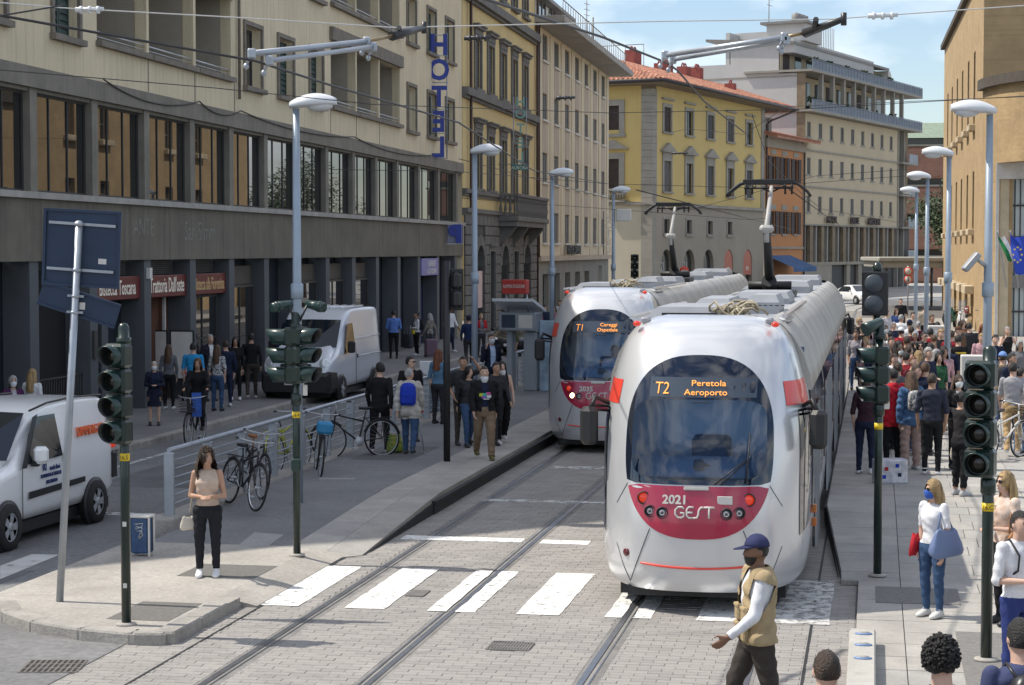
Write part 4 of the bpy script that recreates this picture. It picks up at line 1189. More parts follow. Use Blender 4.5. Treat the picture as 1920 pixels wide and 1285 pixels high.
# ---- red brick block at the end of the street
redb = mat('red_brick', (.30, .135, .085), .9, var=.1, scale=.6, fine=.1, tex=(1., (.30, .22, .18), .02, .5, .16), col2=(.25, .11, .07))
bb = empty('brick_block', (47.8, 240, 0), R(-8), 'red brick block with dark window bands and a green copper roof edge', 'building')
for k, (z0, z1) in enumerate(((0, 3.2), (4.2, 7.6), (8.6, 12), (13, 17.0))):
    b_ = MB(); b_.bbox(0, 0, z0, 14, 10, z1, .3 if k < 4 else .1); b_.build('parapet', redb, bb)
    b_ = MB(); b_.box(-.15, -.15, z1, 14.1, 10, z1 + .22); b_.build('sill', gst2, bb)
b_ = MB(); b_.box(.4, .5, .1, 13.5, 9, 18); b_.build('window_band', mglass2, bb)
b_ = MB(); b_.add([(-.4, -.5, 18), (14.4, -.5, 18), (14.4, 2, 20), (-.4, 2, 20), (-.4, 10, 18), (14.4, 10, 18)], [(0, 1, 2, 3), (0, 3, 4), (1, 5, 2), (3, 2, 5, 4)]); b_.build('roof', mat('green_copper', (.24, .30, .22), .7, var=.12), bb)
b_ = MB()
for z in [k * .75 for k in range(19)]: b_.box(-.9, -.6, z, -.2, -.4, z + .1)
for x in (-.9, -.6, -.25): b_.box(x, -.62, 0, x + .07, -.38, 14)
b_.build('lattice', mat('red_lattice', (.36, .10, .07), .7, var=.1), bb)
# ---- flat canopy of the bus stop in front of it
cp = empty('bus_canopy', (25.9, 124, 0), R(-4), 'flat grey bus canopy spanning beside the station building', 'canopy')
b_ = MB(); b_.bbox(-2.4, -1.5, 3.35, 3.2, 9, 3.62, .05); b_.bbox(-2.2, -1.3, 2.95, 3.0, 8.8, 3.34, .05); b_.build('roof_slab', mat('canopy_paint', (.34, .33, .29), .7, var=.08), cp)
for x, y in ((-1.6, 1), (-1.6, 7), (2.2, 1), (2.2, 7)):
    b_ = MB(); b_.tube([(x, y, -.02), (x, y, 2.96)], .09, 8); b_.build('post', frgrey, cp)
# ---- trees by the station
leafm = [mat('leaf_%d' % i, c, .7, var=.2, scale=2) for i, c in enumerate(((.035, .06, .018), (.055, .085, .025), (.022, .04, .014)))]
barkm = mat('bark', (.10, .08, .06), .95, var=.25, scale=4, bump=.6, bscale=18)
def tree(x, y, h, r, label, seed):
    rg = random.Random(seed)
    t = empty('leafy_tree', (x, y, 0), 0, label, 'tree', 'trees behind the station building')
    b = MB(); b.tube([(0, 0, -.1), (.1, 0, h * .3), (.05, .1, h * .55), (0, 0, h * .85)], [.22, .17, .12, .04], 8)
    for k in range(9):
        a = rg.uniform(0, 6.28); z0 = h * rg.uniform(.3, .6); l = r * rg.uniform(.5, .95)
        b.tube([(.05, 0, z0), (math.cos(a) * l * .5, math.sin(a) * l * .5, z0 + h * .12), (math.cos(a) * l, math.sin(a) * l, z0 + h * .2)], [.08, .05, .02], 5)
    b.build('trunk', barkm, t)
    b = MB()
    cl = []
    for k in range(34):
        a = rg.uniform(0, 6.28); e = rg.uniform(-.6, 1.3); q = r * rg.uniform(.35, 1.)
        cl.append(V((math.cos(a) * math.cos(e) * q, math.sin(a) * math.cos(e) * q, h * .66 + math.sin(e) * q * h * .33 / r)))
    for c in cl:
        for k in range(75):
            d = V((rg.gauss(0, 1), rg.gauss(0, 1), rg.gauss(0, .8))).normalized() * r * .3 * rg.random() ** .4
            p = c + d; s_ = rg.uniform(.09, .2)
            u_ = V((rg.gauss(0, 1), rg.gauss(0, 1), rg.gauss(0, 1))).normalized(); v_ = u_.orthogonal().normalized()
            b.add([p - u_ * s_, p + v_ * s_ * .5, p + u_ * s_, p - v_ * s_ * .5], [(0, 1, 2, 3)], rg.choice((0, 0, 1, 2)))
    b.build('crown', leafm, t, fix=False)
tree(30.6, 133, 8.4, 2.6, 'small tree peeping past the far edge of the tan brick building', 3)
tree(36., 150, 12, 4.2, 'broad tree hidden behind the station, seen mirrored in the strip window', 4)
tree(44., 165, 13, 4.6, 'tall tree hidden behind the station, mirrored farther along the strip window', 5)
# ---------------------------------------------------------------- trams
silver = mat('tram_silver', (.62, .625, .635), .28, .42, var=.03, scale=.8, coat=.6)
dusty = mat('dusty_roof_silver', (.40, .385, .355), .5, .25, var=.14, scale=1.1, fine=.06, dirt=.3)
roofgrey = mat('roof_grey', (.33, .34, .36), .5, .2, var=.1, scale=2)
tblack = mat('tram_black_glass', (.010, .013, .024), .06, var=0, spec=.6, coat=.5)
tnavy = mat('tram_glass_border', (.006, .010, .022), .05, var=0, spec=.6, coat=.6)
crimson = mat('crimson_panel', (.36, .012, .048), .25, var=.04, scale=2, coat=.6)
flash = mat('red_flash', (.70, .055, .03), .35, var=.03, coat=.4)
trimbk = mat('black_trim', (.015, .015, .016), .55, var=.1)
amber = mat('amber_dots', (.9, .35, .06), .6, var=0, emit=(1., .36, .07), estr=.85)
dispm = mat('display_face', (.050, .068, .095), .25, var=.05, scale=6)
tglass = glassmat('tram_windscreen', (.50, .66, .88), .015, .01)
lampred = mat('tail_lens', (.45, .02, .01), .15, var=.1, scale=12, emit=(.9, .06, .01), estr=.35, coat=.6)
lampglass = mat('headlamp_glass', (.12, .12, .13), .08, .6, var=.2, scale=25, coat=.6)
lamplit = mat('headlamp_lit', (1, .9, .7), .3, var=0, emit=(1., .78, .45), estr=6)
ZC = [(.26, 1.08, .09), (.34, 1.14, .05), (.5, 1.18, .01), (.75, 1.2, 0.), (1.05, 1.2, .0), (1.45, 1.2, .06), (1.8, 1.2, .15), (2.1, 1.185, .26), (2.4, 1.14, .38), (2.65, 1.085, .49), (2.87, 1.02, .62), (3.02, .96, .745), (3.12, .89, .87), (3.2, .80, 1.02), (3.26, .66, 1.22), (3.29, .5, 1.42)]
def zc(z, k):
    if z <= ZC[0][0]: return ZC[0][k]
    for i in range(len(ZC) - 1):
        a, b = ZC[i], ZC[i + 1]
        if z <= b[0]:
            t = (z - a[0]) / (b[0] - a[0]); 
            p0 = ZC[max(0, i - 1)]; p3 = ZC[min(len(ZC) - 1, i + 2)]
            m0 = (b[k] - p0[k]) / max(1e-6, b[0] - p0[0]) * (b[0] - a[0]); m1 = (p3[k] - a[k]) / max(1e-6, p3[0] - a[0]) * (b[0] - a[0])
            return (2 * t**3 - 3 * t**2 + 1) * a[k] + (t**3 - 2 * t**2 + t) * m0 + (-2 * t**3 + 3 * t**2) * b[k] + (t**3 - t**2) * m1
    return ZC[-1][k]
NE, YE = 2.7, 1.75
def nosept(phi, z, off=0.):      # phi in degrees, -90 (left flank) to 90 (right flank)
    s_, c_ = math.sin(R(phi)), math.cos(R(phi))
    w_, c0 = zc(z, 1), zc(z, 2)
    x = w_ * math.copysign(abs(s_) ** (2 / NE), s_)
    y = c0 + (YE - c0) * (1 - abs(c_) ** (2 / NE))
    k = (abs(s_) ** 2)
    return V((x + math.copysign(off, s_) * k, y - off * (1 - k * .8), z))
def facept(x, z, off=0.):
    w_, c0 = zc(z, 1), zc(z, 2)
    t = min(.999, abs(x) / w_)
    y = c0 + (YE - c0) * (1 - (1 - t ** NE) ** (1 / NE))
    return V((x, y - off, z))
def in_oval(x, z):
    return (abs(x) / .83) ** 2.6 + (abs(z - 1.865) / 1.005) ** 2.6 < 1
def rayout(th, c, test):
    lo, hi = 0., 1.6
    for _ in range(28):
        m_ = (lo + hi) / 2
        if test(c[0] + math.cos(th) * m_, c[1] + math.sin(th) * m_): lo = m_
        else: hi = m_
    return lo
def patch(mb, c, outer, inner, off, n=72, rings=5, mi=0):
    """ring (or fan) between two test regions, laid on the nose surface"""
    vs, fs = [], []
    for i in range(n):
        th = 2 * math.pi * i / n + 1e-4
        ro = rayout(th, c, outer)
        ri = rayout(th, c, inner) if inner else 0.0
        for k in range(rings + 1):
            r_ = ri + (ro - ri) * k / rings
            vs.append(facept(c[0] + math.cos(th) * r_, c[1] + math.sin(th) * r_, off))
    for i in range(n):
        j = (i + 1) % n
        for k in range(rings):
            fs.append((i * (rings + 1) + k, i * (rings + 1) + k + 1, j * (rings + 1) + k + 1, j * (rings + 1) + k))
    mb.add(vs, fs, mi, True)
    return mb
shield_out = lambda x, z: in_oval(x, z) and z > 1.455
shield_in = lambda x, z: (abs(x) / .755) ** 6 + (abs(z - 1.945) / .435) ** 6 < 1
red_out = lambda x, z: in_oval(x, z) and z < 1.443
def build_cab(root):
    b = MB()
    zs = [.26, .30, .34, .42, .5] + [.5 + .055 * i for i in range(1, 47)] + [3.06, 3.10, 3.14, 3.17, 3.2, 3.23, 3.26, 3.28, 3.29]
    phs = [-90 + 180 * i / 72 for i in range(73)]
    vs = [nosept(p, z) for z in zs for p in phs]
    fs = []
    for j in range(len(zs) - 1):
        for i in range(72):
            q = (j * 73 + i, j * 73 + i + 1, (j + 1) * 73 + i + 1, (j + 1) * 73 + i)
            c = sum((vs[k] for k in q), V()) / 4
            if (abs(c.x) / .80) ** 2.6 + (abs(c.z - 1.9) / .93) ** 2.6 < 1 and c.z > 1.5 and c.y < 1.4: continue
            fs.append(q)
    b.add(vs, fs, 0, True)
    top = [nosept(p, 3.29) for p in phs]
    b.poly(top)
    cab = b.build('cab_shell', silver, root, fix=False)
    b = MB(); patch(b, (0, 1.945), shield_out, shield_in, .007, rings=6); b.build('windscreen_border', tnavy, cab, fix=False)
    b = MB(); patch(b, (0, 1.945), shield_in, None, .006, rings=6); b.build('windscreen', tglass, cab, fix=False)
    b = MB(); patch(b, (0, 1.2), red_out, None, .008, rings=6); b.build('crimson_panel', crimson, cab, fix=False)
    # flank windows, red flashes
    for s_ in (-1, 1):
        b = MB()
        vs, fs = [], []
        for j in range(13):
            t = j / 12
            for i in range(9):
                u_ = i / 8
                z0 = .98 - .16 * (1 - u_); z = z0 + (2.24 - z0) * t
                ph = 63 + 5 * (1 - t) * 0 + (89.9 - 63) * u_
                vs.append(nosept(s_ * ph, z, .009))
        for j in range(12):
            for i in range(8):
                fs.append((j * 9 + i, j * 9 + i + 1, (j + 1) * 9 + i + 1, (j + 1) * 9 + i))
        b.add(vs, fs, 0, True); b.build('flank_window', tblack, cab, fix=False)
        b = MB(); vs, fs = [], []
        for j in range(5):
            for i in range(9): vs.append(nosept(s_ * (50 + 38 * i / 8), 2.30 + .27 * j / 4, .008))
        for j in range(4):
            for i in range(8): fs.append((j * 9 + i, j * 9 + i + 1, (j + 1) * 9 + i + 1, (j + 1) * 9 + i))
        b.add(vs, fs, 0, True); b.build('red_flash', flash, cab, fix=False)
        # mirror on its arm
        b = MB()
        p0 = nosept(s_ * 72, 2.27, .01)
        b.tube([p0, (s_ * 1.24, .84, 2.36), (s_ * 1.30, .80, 2.22)], .026, 7); b.tube([p0 + V((0, .2, -.05)), (s_ * 1.28, .84, 2.26)], .02, 6); b.tube([p0 + V((0, .05, -.1)), (s_ * 1.27, .82, 2.22)], .016, 6)
        ar_ = b.build('mirror_arm', trimbk, cab)
        b = MB(); b.T = M.Translation((s_ * 1.31, .8, 2.03)) @ M.Rotation(R(s_ * 12), 4, 'Z')
        b.bbox(-.095, -.09, -.22, .095, .10, .22, .05); b.build('mirror', trimbk, cab)
    # lamps
    for x, z, r_, k in ((-.592, 1.295, .066, 'r'), (.575, 1.295, .066, 'r'), (-.515, 1.155, .06, 'h'), (-.375, 1.145, .06, 'h2'), (.475, 1.155, .06, 'h'), (.335, 1.145, .06, 'h2')):
        p = facept(x, z, .008)
        b = MB(); b.T = M.Translation(p) @ M.Rotation(R(90), 4, 'X')
        b.lathe([(r_ * 1.12, -.02), (r_ * 1.12, .012), (r_ * .95, .018), (r_ * .92, -.01)], 20); l_ = b.build('headlamp_ring', trimbk, cab)
        b = MB(); b.T = M.Translation(p) @ M.Rotation(R(90), 4, 'X')
        b.lathe([(r_ * .93, -.01), (r_ * .8, .006), (r_ * .4, .016), (.001, .018)], 20); b.build('lens_red' if k == 'r' else 'lens', lampred if k == 'r' else lampglass, cab)
        if k != 'r':
            b = MB(); b.T = M.Translation(p + V((0, -.013, 0))) @ M.Rotation(R(90), 4, 'X'); b.lathe([(r_ * .5, 0), (r_ * .44, .01), (r_ * .38, .004), (.001, 0)], 16); b.build('reflector', silver, cab)
    p = facept(-.80, .66, .008)
    b = MB(); b.T = M.Translation(p) @ M.Rotation(R(-32), 4, 'Z') @ M.Rotation(R(90), 4, 'X'); b.lathe([(.045, -.02), (.045, .006), (.03, .014), (.001, .016)], 16); b.build('marker_lamp', mat('dark_red_lens', (.10, .006, .010), .2, var=0, coat=.6), cab)
    def line(pts, r_, m_, name):
        b = MB(); b.tube([facept(*[a_ + (c_ - a_) * t / 6 for a_, c_ in zip(p_, q_)], .003) for p_, q_ in zip(pts, pts[1:]) for t in range(7 if q_ is pts[-1] else 6)], r_, 6); return b.build(name, m_, cab)
    seam = mat('panel_seam', (.05, .05, .052), .6, var=0)
    line([(-.62 + 1.24 * i / 16, .565 - .03 * math.sin(math.pi * i / 16)) for i in range(17)], .014, flash, 'red_pinstripe')
    for s_ in (-1, 1):
        line([(s_ * .795, 1.44), (s_ * .93, 1.20)], .004, seam, 'panel_seam')
        line([(s_ * .52, .96), (s_ * .62, .70), (s_ * .76, .33)], .005, seam, 'panel_seam')
        line([(s_ * .93, .75), (s_ * .84, .5), (s_ * .76, .33)], .004, seam, 'panel_seam')
    b = MB(); b.bbox(.235, 0, 1.25, .40, .02, 1.34, .004); o = b.build('plate', white_t, cab); o.location = (0, facept(.31, 1.29).y - .02, 0)
    b = MB(); b.bbox(-.14, 0, 1.40, .14, .02, 1.442, .012); o = b.build('latch', white_t, cab); o.location = (0, facept(0, 1.42).y - .024, 0)
    # wipers
    b = MB()
    for dx in (0, .035): b.tube([facept(.20 + dx * 2, 1.47, .03), facept(.54 + dx, 1.74, .05)], .008, 5)
    b.tube([facept(.575, 2.02, .035), facept(.56, 1.74, .05), facept(.545, 1.48, .035)], .009, 5); b.build('wiper', trimbk, cab)
    # display
    b = MB(); vs = []
    for i in range(13):
        x = -.565 + 1.2 * i / 12
        vs += [facept(x, 2.405, .010), facept(x, 2.625, .010)]
    b.add(vs, [(2 * i, 2 * i + 2, 2 * i + 3, 2 * i + 1) for i in range(12)], 0, True); b.build('display', dispm, cab, fix=False)
    b = MB(); b.bbox(-.09, -.006, 2.345, .12, .006, 2.365, .003); o = b.build('interior_mirror', dispm, cab); o.location = (0, facept(0, 2.35).y - .012, 0)
    # what shows through the windscreen
    b = MB(); b.add([(-.8, .42, 1.50), (.8, .42, 1.50), (.85, 1.0, 1.68), (-.85, 1.0, 1.68), (-.85, 1.25, 1.60), (.85, 1.25, 1.60), (.85, 1.25, .9), (-.85, 1.25, .9)], [(0, 1, 2, 3), (3, 2, 5, 4), (4, 5, 6, 7)]); b.build('dashboard', mat('dash_grey', (.30, .35, .40), .6, var=.1, scale=2), cab, fix=False)
    b = MB(); b.bbox(-.08, .55, 1.56, .04, .65, 1.68, .02); b.tube([(-.02, .6, 1.66), (.10, .75, 1.58)], .02, 6); b.build('dash_unit', trimbk, cab)
    b = MB(); b.quad((-1.1, 2.1, .5), (1.1, 2.1, .5), (1.1, 2.1, 2.9), (-1.1, 2.1, 2.9)); b.build('cab_back_wall', mat('cab_wall', (.11, .15, .21), .6, var=.1), cab, fix=False)
    b = MB(); b.box(-.45, 2.02, 1., -.36, 2.09, 2.6); b.box(.38, 1.9, 1., .66, 2.09, 2.6); b.box(-.8, 2.03, 2.26, .8, 2.09, 2.34); b.build('cab_partition', mat('cab_post', (.30, .33, .36), .5, var=.05), cab)
    b = MB(); b.bbox(-.20, 1.6, 1.1, .26, 1.8, 1.86, .06); b.build('driver_seat', mat('seat_blue', (.075, .105, .155), .8, var=.1), cab)
    return cab
def make_tram():
    root = empty('tram', (0, 0, 0))
    LT = 32.0
    cab = build_cab(root)
    rear = copy_tree(cab, root)
    rear.name = 'cab_shell'
    rear.matrix_local = M.Translation((0, LT, 0)) @ M.Rotation(math.pi, 4, 'Z')
    prof = [(1.06, .26), (1.18, .5), (1.2, .8), (1.2, 2.1), (1.16, 2.4), (1.05, 2.75), (.86, 3.05), (.6, 3.15)]
    full_ = [(x, z) for x, z in prof] + [(-x, z) for x, z in reversed(prof)]
    ys = [1.75, 6.9, 7.5, 12.9, 13.5, 18.5, 19.1, 24.5, 25.1, 30.25]
    for i in range(0, 10, 2):
        b = MB(); b.loft([[(x, y, z) for x, z in full_] for y in (ys[i], ys[i + 1])], 0, False); b.build('body_module', silver, root)
        y0, y1 = ys[i], ys[i + 1]
        n = 4
        for s_ in (-1, 1):
            for k in range(n):
                a, c = y0 + .12 + (y1 - y0 - .2) * k / n, y0 + .12 + (y1 - y0 - .2) * (k + 1) / n - .1
                door = k in (1, 2) and i in (2, 4, 6) or (k == 1 and i in (0, 8))
                z0 = .34 if door else 1.0
                b = MB(); b.bbox(s_ * 1.20 - .02, a, z0, s_ * 1.20 + .02, c, 2.12, .01)
                b.add([(s_ * 1.22, a, 2.12), (s_ * 1.22, c, 2.12), (s_ * 1.165, c, 2.46), (s_ * 1.165, a, 2.46)], [(0, 1, 2, 3)])
                d_ = b.build('door' if door else 'side_window', tblack, root)
                if door:
                    b = MB()
                    for yy in (a, (a + c) / 2 - .02, c - .04): b.box(s_ * 1.225 - .012, yy, .34, s_ * 1.225 + .012, yy + .04, 2.1)
                    b.build('door_frame', roofgrey, d_)
    for i in (1, 3, 5, 7):
        b = MB()
        for k in range(5): b.loft([[(x * .93, y, z * .97) for x, z in full_] for y in (ys[i] + .12 * k, ys[i] + .06 + .12 * k, ys[i] + .12 * k + .119)][:3], 0, False)
        b.build('bellows', trimbk, root)
    # curved roof covers, one panel at a time
    cv = [(1.205, 2.40), (1.18, 2.58), (1.10, 2.82), (.98, 3.03), (.85, 3.17), (.72, 3.24), (.67, 3.22), (.67, 3.1), (.88, 2.98), (1.03, 2.74), (1.15, 2.40)]
    L_ = (LT - 3.6) / 15
    for s_ in (-1, 1):
        b = MB(); b.loft([[(s_ * x, y, z) for x, z in cv] for y in (.012, .04, L_ - .04, L_ - .012)], 0, True)
        me = b.mesh('roof_cover', dusty)
        bm = bmesh.new(); bm.from_mesh(me); bmesh.ops.recalc_face_normals(bm, faces=bm.faces); bm.to_mesh(me); bm.free()
        for k in range(15):
            o = link('roof_cover', me, root, (0, 1.8 + L_ * k, rnd.uniform(-.006, .006)))
    b = MB(); b.box(-.68, 1.3, 3.12, .68, LT - 1.3, 3.2); b.build('roof_deck', roofgrey, root)
    # roof equipment
    def unit(x0, x1, y0, y1, z1, m_=roofgrey, name='roof_unit', slope=.10):
        z1 -= .07
        b = MB(); b.loft([[(x0, y0, 3.2), (x1, y0, 3.2), (x1, y1, 3.2), (x0, y1, 3.2)], [(x0, y0, z1 - slope), (x1, y0, z1 - slope), (x1, y1, z1 - slope), (x0, y1, z1 - slope)], [(x0 + slope, y0 + .06, z1), (x1 - .05, y0 + .06, z1), (x1 - .05, y1 - .1, z1), (x0 + slope, y1 - .1, z1)]], 0, False)
        return b.build(name, m_, root)
    u1 = unit(-.78, .12, 2.0, 3.9, 3.44, slope=.12)
    b = MB(); b.box(-.60, 1.97, 3.24, .05, 1.995, 3.30); b.build('vent_slot', trimbk, u1)
    unit(.22, .68, 4.6, 6.0, 3.53); unit(.30, .9, 2.6, 4.0, 3.30, silver, slope=.05); unit(-.6, -.05, 6.0, 8.2, 3.44); unit(-.3, .6, 9.6, 11.6, 3.46); unit(-.65, .1, 16.4, 19.0, 3.42); unit(.25, .65, 17.6, 20, 3.5); unit(-.5, .3, 22, 24.2, 3.44); unit(-.6, .6, 26.4, 28.6, 3.5)
    for x0, y0, y1 in ((-.9, 1.5, 8), (.86, 2.2, 9)):
        b = MB(); b.box(x0 - .03, y0, 3.24, x0 + .03, y1, 3.28); b.build('conduit', silver, root)
    b = MB()
    rg = random.Random(5)
    for k in range(9):
        c = V((.28 + rg.uniform(-.16, .16), 2.0 + rg.uniform(-.1, .4), 3.34))
        rr = rg.uniform(.06, .15)
        ax = R(rg.uniform(-50, 50))
        b.tube([c + V((rr * (1.2 + .5 * math.sin(t * .31 + k)) * math.cos(t * .55), .6 * rr * math.sin(t * .4 + k), rr * .75 * math.sin(t * .55 + ax) * math.cos(t * .2 * k))) for t in range(18)], .016, 6)
    b.build('cable_coil', mat('tan_cable', (.36, .31, .22), .7, var=.3, scale=8), root)
    b = MB()
    for k in range(6): b.box(.45 + .07 * k, 2.45, 3.375, .49 + .07 * k, 2.6, 3.385)
    b.build('vent_slots', trimbk, root)
    for s_ in (-1, 1):
        b = MB(); b.ell((s_ * .80, 1.16, 3.2), .05, .06, .035, 10, 6); l_ = b.build('roof_lamp', lampred, root)
        b = MB(); b.bbox(s_ * .72 - .05, 1.3, 3.2, s_ * .72 + .05, 1.45, 3.27, .02); b.build('lamp_bracket', roofgrey, l_)
        for zz in (.98, .82):
            b = MB(); b.bbox(s_ * 1.235 - .03, 1.9, zz - .05, s_ * 1.235 + .03, 2.0, zz + .05, .012); b.build('side_marker', mat('amber_lens', (.45, .14, .03), .3, var=.05), root)
    # underside: dark frame and wheels
    b = MB(); b.box(-.95, .9, .08, .95, LT - .9, .268); b.box(-.8, .35, .16, .8, .9, .268); b.build('underframe', trimbk, root)
    for y in (4.0, 5.7, 15.2, 16.9, 26.2, 27.9):
        for x in (-.73, .73):
            b = MB(); b.T = M.Translation((x, y, .32)) @ M.Rotation(R(90), 4, 'Y'); b.lathe([(.30, -.06), (.32, -.05), (.32, .05), (.2, .07), (.05, .07)], 18); b.build('wheel', steel, root)
    # pantograph
    p = empty('pantograph', (0, 14.6, 3.2)); p.parent = root
    b = MB(); b.bbox(-.5, -.7, 0, .5, .7, .12, .03); b.tube([(0, .5, .12), (0, .2, .3)], .14, 8); b.tube([(-.4, .5, .2), (.4, .5, .2)], .08, 8); b.build('base', trimbk, p)
    b = MB(); b.tube([(0, .45, .15), (0, .1, .5), (0, -.75, 1.24)], [.085, .09, .06], 8); b.build('lower_arm', trimbk, p)
    b = MB(); b.tube([(0, -.78, 1.0), (0, -.72, 1.3), (.05, -.1, 2.02)], [.052, .047, .036], 8); b.bbox(-.13, -.84, 1.17, .13, -.66, 1.31, .05); b.build('upper_arm', mat('pale_insulator_grey', (.38, .37, .35), .5, var=.08), p)
    b = MB()
    for dy in (-.18, .14):
        b.tube([(-.76, dy - .1, 1.84), (-.70, dy - .1, 1.93), (-.52, dy - .1, 2.07), (-.4, dy - .1, 2.1), (.4, dy - .1, 2.1), (.52, dy - .1, 2.07), (.70, dy - .1, 1.93), (.76, dy - .1, 1.84)], .028, 6)
    b.bbox(-.46, -.31, 2.06, .46, -.24, 2.15, .01); b.bbox(-.46, .01, 2.06, .46, .08, 2.15, .01); b.tube([(-.45, -.1, 2.0), (.45, -.1, 2.0)], .025, 6)
    for x in (-.42, -.3, .3, .42): b.tube([(x, -.1, 2.1), (x, -.1, 1.88)], .02, 5)
    b.tube([(.05, -.1, 1.92), (.3, -.1, 2.04)], .016, 5); b.tube([(.05, -.1, 1.92), (-.25, -.1, 2.04)], .016, 5); b.build('collector_head', trimbk, p)
    return root
def tram_text(root, line, top, bot, num):
    yt = facept(0, 2.5).y - .018
    def tx(s_, x, z, sz, m_, name, **k):
        off = k.pop('off', .016)
        e = .03
        zm = z + sz * .35
        sz_ = (facept(x, zm + e).y - facept(x, zm - e).y) / (2 * e)
        sx_ = (facept(x + e, zm).y - facept(x - e, zm).y) / (2 * e)
        p_ = facept(x, zm); zv = V((0, sz_, 1)).normalized()
        p_ = p_ - zv * (sz * .35) + V((0, -off, 0))
        return text(s_, m_, root, p_, sz, name, rot=(-math.atan(sz_), 0, math.atan(sx_)), **k)
    o = tx(line, -.43, 2.435, .205, amber, 'route_number', sx=.78, ext=.002, bold=-.002)
    if line == 'T2':
        tx(top, .10, 2.530, .098, amber, 'destination', sx=1.18, ext=.002); tx(bot, .07, 2.430, .098, amber, 'destination', sx=1.12, ext=.002)
    else:
        tx(top, .16, 2.530, .10, amber, 'destination', sx=1.14, ext=.002); tx(bot, .14, 2.430, .10, amber, 'destination', sx=1.10, ext=.002)
    tx(num, -.235, 1.250, .135, white_t, 'fleet_number', sx=1.05, ext=.003, bold=.004)
    # operator lettering drawn as strokes
    b = MB()
    def st(pts, r_=.0115): b.tube([facept(-.235 + x * .105, 1.095 + z * .125, .014) for x, z in pts], r_, 6)
    st([(1.0, .82), (.75, .97), (.35, .95), (.08, .7), (.08, .3), (.35, .04), (.75, .03), (.98, .18), (.98, .45), (.6, .45)])
    st([(2.0, .97), (1.5, .97), (1.28, .75), (1.28, .25), (1.5, .03), (2.0, .03)]); st([(1.3, .5), (1.9, .5)])
    st([(2.0, .03), (2.35, .05), (2.5, .3), (2.55, .7), (2.75, .95), (3.1, .97)]); st([(3.1, .97), (4.2, .97)]); st([(3.62, .97), (3.62, .0)])
    b.build('operator_lettering', white_t, root)
t2 = make_tram()
t2.location = UV(21.1, -1.91); t2.rotation_euler = (0, 0, -PSI)
t1 = copy_tree(t2)
t1.location = UV(37.75, -5.38)
tag(t2, 'nearest silver tram showing T2 Peretola Aeroporto on its destination board', 'tram', 'silver and crimson trams')
tag(t1, 'silver tram behind the first, showing T1 Careggi Ospedale, one headlamp lit', 'tram', 'silver and crimson trams')
tram_text(t2, 'T2', 'Peretola', 'Aeroporto', '2021')
tram_text(t1, 'T1', 'Careggi', 'Ospedale', '2035')
for ch in kids(t1):
    if ch.name.startswith('cab_shell') and abs(ch.location.y) < 1:
        for q in kids(ch):
            if q.name.startswith(('lens', 'reflector')) and not q.name.startswith('lens_red') and abs(q.data.vertices[0].co.x + .515) < .075:
                if q.name.startswith('lens'): q.data = q.data.copy(); q.data.materials[0] = lamplit
                else: bpy.data.objects.remove(q)
# ---------------------------------------------------------------- street furniture
green = mat('dark_green_paint', (.008, .022, .018), .35, .1, var=.12, scale=3, coat=.3)
teal = mat('teal_hood', (.009, .034, .031), .35, var=.15, scale=6, coat=.2)
blackp = mat('black_paint', (.014, .015, .017), .45, var=.1, scale=3)
lensdk = mat('dark_lens', (.014, .012, .009), .2, var=.2, scale=12, coat=.2)
yell = mat('yellow_band', (.75, .52, .02), .5, var=.08, scale=8)
galv = mat('galvanised_steel', (.38, .41, .45), .42, .55, var=.1, scale=3)
lampgrey = mat('lamp_grey_paint', (.30, .36, .43), .4, .2, var=.07, scale=2)
shellw = mat('lamp_shell_white', (.62, .64, .66), .35, var=.04)
def signal_head(root, n, uw, z_top, c=(0, 0), rz=0., back=False, hood=.2):
    """n lamp units stacked, facing -y before turning by rz"""
    h = empty('signal_head', (c[0], c[1], 0), rz); h.parent = root
    for k in range(n):
        z0 = z_top - uw * (k + 1)
        b = MB(); b.bbox(-uw * .5, -.02, z0 + .006, uw * .5, .17, z0 + uw - .006, .03); b.build('housing', green, h)
        if back: continue
        b = MB()
        r_ = uw * .40
        n_ = 20
        # hood: open tube, longer above than below
        vs, fs = [], []
        for i in range(n_):
            a = 2 * math.pi * i / n_
            top = (math.sin(a) + 1) / 2
            L_ = hood * (.62 + .38 * top)
            for q, (rr, yy) in enumerate(((r_, -.02), (r_ * 1.03, -.02 - L_), (r_ * .96, -.02 - L_), (r_ * .93, -.02))):
                vs.append((rr * math.cos(a), yy, z0 + uw * .5 + rr * math.sin(a)))
        for i in range(n_):
            j = (i + 1) % n_
            for q in range(3): fs.append((i * 4 + q, j * 4 + q, j * 4 + q + 1, i * 4 + q + 1))
        b.add(vs, fs, 0, True); b.m = [1 if k_ % 3 == 2 else 0 for k_ in range(len(fs))]; b.build('hood', (teal, blackp), h, fix=False)  # black put on the inner faces to darken the lit hood opening
        b = MB(); b.T = M.Translation((0, -.02, z0 + uw * .5)) @ M.Rotation(R(90), 4, 'X'); b.lathe([(r_ * .92, -.01), (r_ * .7, .012), (r_ * .3, .022), (.001, .024)], 18); b.build('lens', lensdk, h)
    return h
